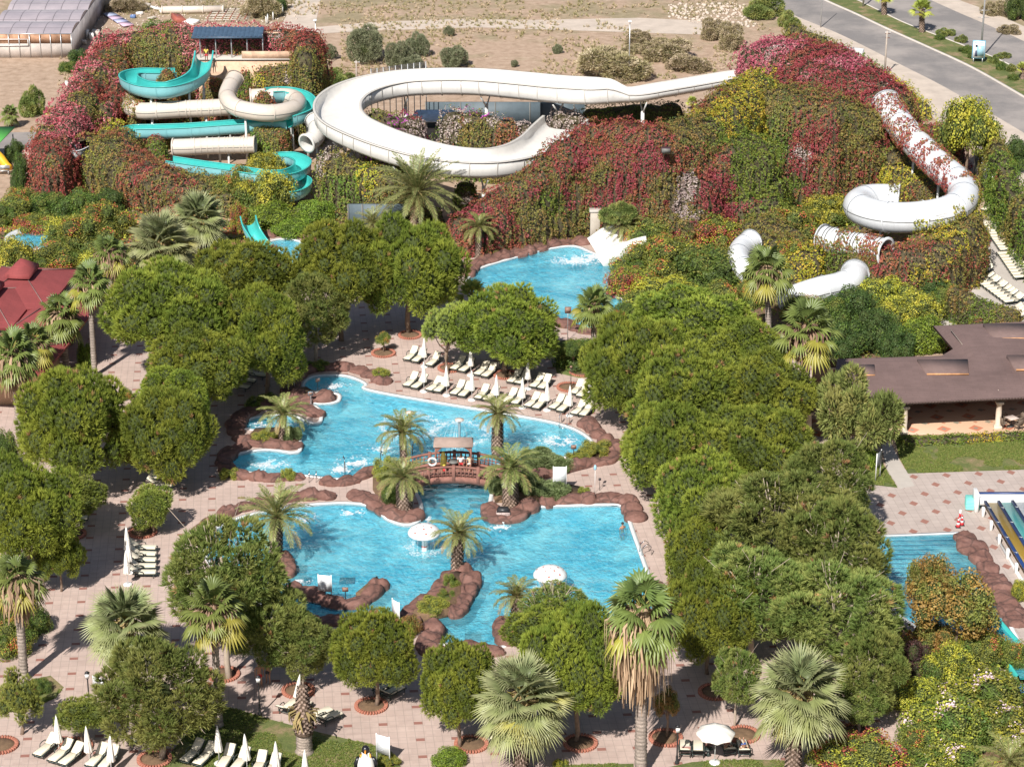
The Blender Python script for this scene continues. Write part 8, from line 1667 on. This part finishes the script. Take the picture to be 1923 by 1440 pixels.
# rocks of the rubble heap by the road cut
b = MB()
for k in range(420):
 x, y = rs.uniform(1255, 1420), rs.uniform(8, 52)
 if abs((y - 8) - (x - 1255) * .2) > 26: continue
 g = P(x, y, 0); r = rs.uniform(.06, .3); ico_blob(b, np.array([g.x, g.y, r * .3]), r, rs, 0, None, 4, 6, .4, .7)
for k in range(700):
 x, y = rs.uniform(60, 560), rs.uniform(0, 55); g = P(x, y, 0); r = rs.uniform(.04, .18); ico_blob(b, np.array([g.x, g.y, r * .3]), r, rs, 0, None, 3, 5, .4, .7)
tag(b.build('rubble', M['dirt']), 'pale rubble stones strewn over the waste ground', 'rubble', None, 'stuff')
# ---- lamp posts, poles, billboard
def lamp(label, px, py, top, name='street_lamp', r=.09, head=True):
 g = P(px, py, 0); h = zat(g, top); t = root(name, label, 'lamp', g); b = MB(); b.tube([(0, 0, -.1), (0, 0, h)], [r, r * .55], 8); b.build('pole', M['steel'], t)
 if head: b = MB(); b.box((0, -.1, h), (.42, .6, .16), bev=.04); b.build('lamp_head', M['whitepaint'], t)
 return t, h
lamp('tall lamp post on the field behind the straight white slide', 1181, 150, 40); lamp('lamp post at the right rear corner of the slide tower', 595, 132, 38);
lamp('thin lamp post beside the near carriageway at the top', 1541, 52, -60, head=False); t, h = lamp('tall lamp post on the median behind the billboard', 1841, 112, -110, r=.14); lamp('lamp post on the median, cut by the top edge of the view', 1621, 14, -160, r=.14)
for z in (h * .42, h * .36): b = MB(); b.tube([(-.7, 0, z), (.7, 0, z)], .03, 6); b.build('bracket', M['steel'], t)
for (lab, x, y, tp) in (('grey wooden utility pole with a crossarm beside the near carriageway', 1661, 142, 58), ('short utility pole behind the left bend of the white slide', 670, 160, 114)):
 g = P(x, y, 0); h = zat(g, tp); t = root('utility_pole', lab, 'pole', g); b = MB(); b.tube([(0, 0, -.1), (0, 0, h)], [.14, .09], 8); b.build('pole', simple('grey_wood', (.4, .34, .29), .9, .2), t); b = MB(); b.box((.1, 0, h - .35), (.6, .08, .08)); b.box((.1, 0, h - .9), (.5, .08, .08)); b.build('crossarm', M['timber'], t)
 for k in (-.15, .1, .35): b = MB(); b.lathe([(.05, h - .3), (.06, h - .2), (.02, h - .12)], 8, (k, 0, 0)); b.build('insulator', M['whitepaint'], t)
g = P(1836, 119, 0); t = root('billboard', 'blue white advertising panel on two legs standing on the road median', 'billboard', g, R_(-8)); fb = simple('billboard_blue', (.32, .55, .66), .4, .1, .8)
for sg in (-1, 1): b = MB(); b.box((sg * .55, 0, .35), (.12, .12, .8)); b.build('leg', M['steel'], t)
b = MB(); b.box((0, 0, 1.75), (1.6, .18, 2.3), bev=.03); b.build('frame', simple('blue_frame', (.18, .38, .5), .4, .1), t); b = MB(); b.box((0, -.1, 1.75), (1.38, .02, 2.08)); b.build('poster', M['board'], t)
b = MB(); b.box((.18, -.115, 1.6), (.9, .01, 1.3)); b.box((0, -.115, 2.62), (1.1, .01, .12)); b.build('poster_field', fb, t); b = MB(); b.lathe([(.02, -.16), (.14, -.1), (.16, .05), (.1, .16), (.01, .19)], 10, (-.3, -.125, 2.2), sy=.05); b.build('poster_head', simple('printed_dark', (.05, .06, .09), .5, .1), t)
b = MB(); b.box((-.3, -.12, 1.25), (.36, .012, .75), taper=.6); b.build('poster_figure', simple('printed_dark2', (.06, .07, .12), .5, .1), t)
t = root('white_cabinet', 'white roadside cabinet box behind the crimson carpet', 'box', P(1604, 112, 0), -.5); b = MB(); b.box((0, 0, .7), (2.2, 1.0, 1.4), bev=.04); b.build('case', M['whitepaint'], t); b = MB(); b.box((.3, -.52, .7), (1.0, .03, 1.1)); b.build('door', M['board'], t)
# chain fence beside the right ivy wall
t = root('wire_fence', 'grey wire mesh fence beside the large white tube and the terrace', 'fence', P(1848, 345, 0)); A = np.array(P(1828, 330, 0)); Bq = np.array(P(1866, 400, 0)); o0 = np.array(P(1848, 345, 0)); A -= o0; Bq -= o0
for k in range(7): p = A + (Bq - A) * k / 6; b = MB(); b.tube([(p[0], p[1], 0), (p[0], p[1], 3.4)], .06, 6); b.build('post', M['steel'], t)
b = MB(); nrm = np.array([-(Bq - A)[1], (Bq - A)[0], 0]); nrm = nrm / np.linalg.norm(nrm) * .02
for k in range(40): p = A + (Bq - A) * k / 39; b.tube([(p[0], p[1], .1), (p[0], p[1], 3.3)], .012, 3)
for k in range(16): b.tube([A + [0, 0, .2 + .2 * k], Bq + [0, 0, .2 + .2 * k]], .012, 3)
b.build('mesh', M['ribdark'], t); b = MB(); b.add([A + [0, 0, 0] + nrm * 3, Bq + nrm * 3, Bq + [0, 0, 3.2] + nrm * 3, A + [0, 0, 3.2] + nrm * 3, A - nrm * 0, Bq, Bq + [0, 0, 3.2], A + [0, 0, 3.2]], [(0, 1, 2, 3), (7, 6, 5, 4), (3, 2, 6, 7)]); b.build('shade_cloth', simple('dark_shade_cloth', (.07, .085, .09), .8, .2), t)
# playground bits at the left edge
t = root('green_awning', 'bright green sloping awning at the left edge', 'awning', P(-2, 300, 0)); b = MB(); b.add([(-3, -3.4, 2.6), (.6, -3.4, 2.6), (1.9, .8, 3.5), (-3, .8, 3.5), (-3, -3.4, 2.5), (.6, -3.4, 2.5), (1.9, .8, 3.4), (-3, .8, 3.4)], [(0, 1, 2, 3), (7, 6, 5, 4), (0, 4, 5, 1), (1, 5, 6, 2), (2, 6, 7, 3)]); b.build('roof', simple('bright_green_sheet', (.14, .55, .12), .5, .05), t)
for x, y in ((.4, -3.2), (1.6, .6)): b = MB(); b.tube([(x, y, 0), (x, y, 2.7)], .07, 8); b.build('post', M['steel'], t)
t = root('play_slide', 'yellow plastic play slide below the green awning', 'play slide', P(4, 316, 0)); b = MB(); b.tube([(-.8, .6, 1.6), (-.1, .1, 1.1), (.6, -.5, .45), (1.0, -.9, .3)], [.5, .5, .45, .4], 10); b.build('chute', simple('yellow_plastic', (.75, .42, .03), .35, .1), t)
for x in (-.8, -.2): b = MB(); b.tube([(x, .6, 0), (x, .6, 1.7)], .05, 6); b.build('post', M['black'], t)
for nm, x, y, r in (('big pale boulder at the left foot of the creeper mound', 53, 300, 1.0), ('second boulder below the first at the creeper foot', 60, 330, .7)):
 b = MB(); g = P(x, y, 0); ico_blob(b, np.array([0, 0, r * .5]), r, rs, 0, None, 10, 14, .3, .8); tag(b.build('boulder', simple('pinkish_boulder', (.46, .34, .29), .9, .15, 2, .6), loc=tuple(g)), nm, 'boulder', 'boulders at the creeper foot', 'thing')
# ---- race slide, right edge
def mats(name, c): return fibre(name, c)
t = root('race_slide', 'multi lane race slide with yellow, turquoise and white lanes and navy dividers', 'water slide', P(1900, 1000, 0)); O2 = P(1900, 1000, 0)
def q2(px, py, z): q = P(px, py, z) - O2; return np.array([q.x, q.y, z])
# lane lines: far end (top) to near end, lanes run away from the end wall toward the lower right
near = [(1849, 944), (1874, 944), (1900, 943), (1926, 942), (1952, 941), (1978, 940)]; dirv = (q2(1923, 1068, .8) - q2(1849, 944, .8)); Ln = 16.0; dirv = dirv / np.linalg.norm(dirv) * Ln
cols_ = [mats('yellow_lane', (.55, .34, .03)), mats('aqua_lane', (.12, .62, .58)), mats('white_lane', (.74, .78, .80)), mats('aqua_lane2', (.12, .62, .58)), mats('yellow_lane2', (.55, .34, .03))]; nv = simple('navy_divider', (.02, .05, .17), .4, .1)
for k in range(5):
 a, c = q2(*near[k], .8), q2(*near[k + 1], .8); b = MB(); b.add([a, c, c + dirv, a + dirv, a - [0, 0, .15], c - [0, 0, .15], c + dirv - [0, 0, .15], a + dirv - [0, 0, .15]], [(0, 3, 2, 1), (4, 5, 6, 7), (0, 1, 5, 4), (0, 4, 7, 3)]); b.build('lane', cols_[k], t)
 b = MB(); w_ = (c - a) * .13; V = [a - w_ * .5, a + w_, a + dirv + w_, a + dirv - w_ * .5]; b.add([v + [0, 0, .02] for v in V] + [v + [0, 0, .2] for v in V], [(0, 1, 5, 4), (1, 2, 6, 5), (2, 3, 7, 6), (3, 0, 4, 7), (4, 5, 6, 7)]); b.build('lane_divider', nv, t)
 for j in range(6): b = MB(); p = a + dirv * (j + .5) / 6.5 + w_ * .3; b.box((p[0], p[1], .812 + .2), (.30, .10, .03), rz=-.4); b.build('joint_strap', M['steel'], t)
a = q2(1836, 940, .8); c = q2(1990, 934, .8); m_ = (a + c) / 2; b = MB(); b.box((m_[0], m_[1] + .1, .75), ((c - a)[0], .9, .6), bev=.05); b.build('end_wall', M['whitepaint'], t); b = MB(); b.box((m_[0], m_[1] + .45, 1.09), ((c - a)[0], .2, .1)); b.build('end_band', nv, t)
b = MB(); b.box((a[0] - .1, a[1] + .2, .75), (.3, 1.2, 1.5), bev=.04); b.build('corner_panel', M['whitepaint'], t)
for j in range(7): p = q2(1849, 944, .8) + dirv * (j + .3) / 7; b = MB(); b.box((p[0] - .25, p[1], .38), (.22, .3, .78), bev=.03); b.build('foot', M['whitepaint'], t)
s0 = q2(1849, 944, 0) + dirv * .38 - np.array([.75, 0, 0]); b = MB(); V = [s0, s0 + [.18, 0, 0], s0 + dirv * .6 + [.18, 0, 0], s0 + dirv * .6]; b.add([v * [1, 1, 0] for v in V] + [v * [1, 1, 0] + [0, 0, .16] for v in V], [(0, 1, 5, 4), (1, 2, 6, 5), (2, 3, 7, 6), (3, 0, 4, 7), (4, 5, 6, 7)]); b.build('kerb_beam', M['whitepaint'], t)
t = root('mat_stack', 'stack of pale turquoise mats at the end of the race slide', 'mat stack', P(1825, 952, 0), -.1); b = MB()
for k in range(6): b = MB(); b.box((.02 * (k % 2), 0, .08 + .12 * k), (1.0, 1.25, .11), bev=.03); b.build('mat', simple('pale_turquoise_foam_%d' % k, (.22, .66, .6), .7, .05), t)
def cone(lab, px, py):
 t = root('traffic_cone', lab, 'cone', P(px, py, 0)); b = MB(); b.box((0, 0, .03), (.38, .38, .05), bev=.01); b.build('base', M['black'], t)
 rc = simple('red_cone', (.6, .03, .04), .5, .05)
 for k, (z0, z1) in enumerate(((.05, .25), (.25, .4), (.4, .58), (.58, .7), (.7, .85))): r = lambda z: .17 - .14 * z / .85; b = MB(); b.lathe([(r(z0), z0), (r(z1), z1)], 14); b.build('band', rc if k % 2 == 0 else M['whitepaint'], t)
cone('left red and white traffic cone on the rock band', 1799, 990); cone('right red and white traffic cone on the rock band', 1806, 986)
t = root('red_pump', 'tall red white striped marker standing behind the cones', 'marker', P(1802, 982, 0)); b = MB(); b.lathe([(.07, 0), (.07, 1.1)], 10); b.build('pole', M['whitepaint'], t); b = MB(); b.lathe([(.09, .5), (.09, .8)], 10); b.build('band', simple('red_band2', (.6, .03, .04), .5, .05), t)
# steps seen through the water of the steps pool
b = None
for k in range(9):
 y = 1012 + k * 8.5; a, c = P(1600 - k * 6, y + 2, -.18 - .09 * k), P(1800 + k * 6.2, y - 1, -.18 - .09 * k); b = MB(); m_ = (a + c) / 2; b.box((0, 0, -.2), ((c - a).length, .62, .4)); b.box((0, -.25, .008), ((c - a).length, .22, .02), mi=1)
 o = b.build('pool_step', [M['poolwall'], nv], loc=tuple(m_)); o.rotation_euler = (0, 0, math.atan2((c - a).y, (c - a).x)); tag(o, kind='structure')
t = root('turquoise_lane', 'narrow turquoise water channel running off to the lower right corner', 'water slide', P(1890, 1200, 0)); cc = path3([(1835, 1150, .5), (1865, 1185, .5), (1895, 1220, .5), (1935, 1275, .5)], 6) - np.array(P(1890, 1200, 0)); f2 = frames(cc); b = MB(); sweep(b, cc, [(-.8, .35), (-.7, .05), (0, 0), (.7, .05), (.8, .35), (.9, .35), (.9, -.5), (-.9, -.5), (-.9, .35)], f2, 0, True); b.build('channel', M['turq'], t)
b = MB(); sweep(b, cc, [(-.72, .14), (.72, .14)], f2); b.build('water', M['water'], t)
t = root('blue_board', 'tilted blue glass topped board at the right edge among blossoms', 'board', P(1925, 1325, 0), .2); b = MB(); b.box((0, 0, 1.3), (1.0, .6, .06), rx=.5); b.build('panel', simple('blue_glass', (.08, .2, .4), .2, .2), t); b = MB(); b.tube([(0, 0, 0), (0, 0, 1.28)], .05, 8); b.build('post', M['steel'], t)
# low stone wall & fence by the left ramp
t = root('wire_bench', 'small grey metal bench at the left edge below the boulders', 'bench', P(6, 328, 0)); b = MB(); b.box((0, 0, .45), (1.4, .45, .05)); b.build('seat', M['steel'], t); b = MB(); b.box((0, .22, .75), (1.4, .05, .4)); b.build('backrest', M['steel'], t)
for x in (-.6, .6): b = MB(); b.box((x, 0, .22), (.06, .42, .44)); b.build('leg', M['steel'], t)
# garden soil under the shrubs, with ground cover
for pts in ([(-40, 400), (60, 370), (150, 395), (300, 400), (470, 420), (465, 470), (300, 520), (120, 520), (-40, 505)], [(1150, 440), (1250, 350), (1450, 300), (1700, 240), (1800, 330), (1830, 480), (1800, 560), (1800, 645), (1560, 700), (1400, 640), (1210, 600), (1165, 545), (1190, 500)], [(1650, 1150), (1760, 1212), (1850, 1252), (1930, 1250), (1960, 1300), (1960, 1500), (1720, 1500), (1700, 1380)], [(430, 425), (600, 410), (640, 350), (830, 400), (850, 470), (700, 480), (590, 445), (470, 440)]):
 sheet('garden_soil', [gpoly(pts)], .002, M['soil'])
 g = np.array(gpoly(pts)); lo, hi = g.min(0), g.max(0); c = rs.uniform(lo, hi, (min(26000, int(np.prod(hi - lo) * 22)), 2)); ins = np.zeros(len(c), bool); j = len(g) - 1
 for i in range(len(g)):
  ins ^= ((g[i, 1] > c[:, 1]) != (g[j, 1] > c[:, 1])) & (c[:, 0] < (g[j, 0] - g[i, 0]) * (c[:, 1] - g[i, 1]) / (g[j, 1] - g[i, 1] + 1e-9) + g[i, 0]); j = i
 for pn in GPs.values():
  pn = np.array(pn); inp = np.zeros(len(c), bool); j = len(pn) - 1
  for i in range(len(pn)): inp ^= ((pn[i, 1] > c[:, 1]) != (pn[j, 1] > c[:, 1])) & (c[:, 0] < (pn[j, 0] - pn[i, 0]) * (c[:, 1] - pn[i, 1]) / (pn[j, 1] - pn[i, 1] + 1e-9) + pn[i, 0]); j = i
  ins &= ~inp
 c = c[ins]; q = np.concatenate([c, c[:, :1] * 0], 1); hh = fnoise(q, 2.0, 4); q[:, 2] = np.clip(hh - .3, 0, 1) * rs.uniform(.2, 2.2, len(q)); kk = np.clip((fnoise(q, 1.3, 14) - .5) * 2.5 + .5 + rs.normal(0, .15, len(q)), 0, .999)
 pal = np.array([DKG, GRN, OLV, OLV, YEL, ORG]); cc = pal[(kk * 6).astype(int)]; V, F, Cc = leaves(rs, q, np.tile([0, -.3, 1.], (len(q), 1)), .3, cc, .7); b = MB(); b.add(V, F, Cc); tag(b.build('ground_cover', M['leaf']), 'low leafy undergrowth filling the garden beds', 'undergrowth', None, 'stuff')
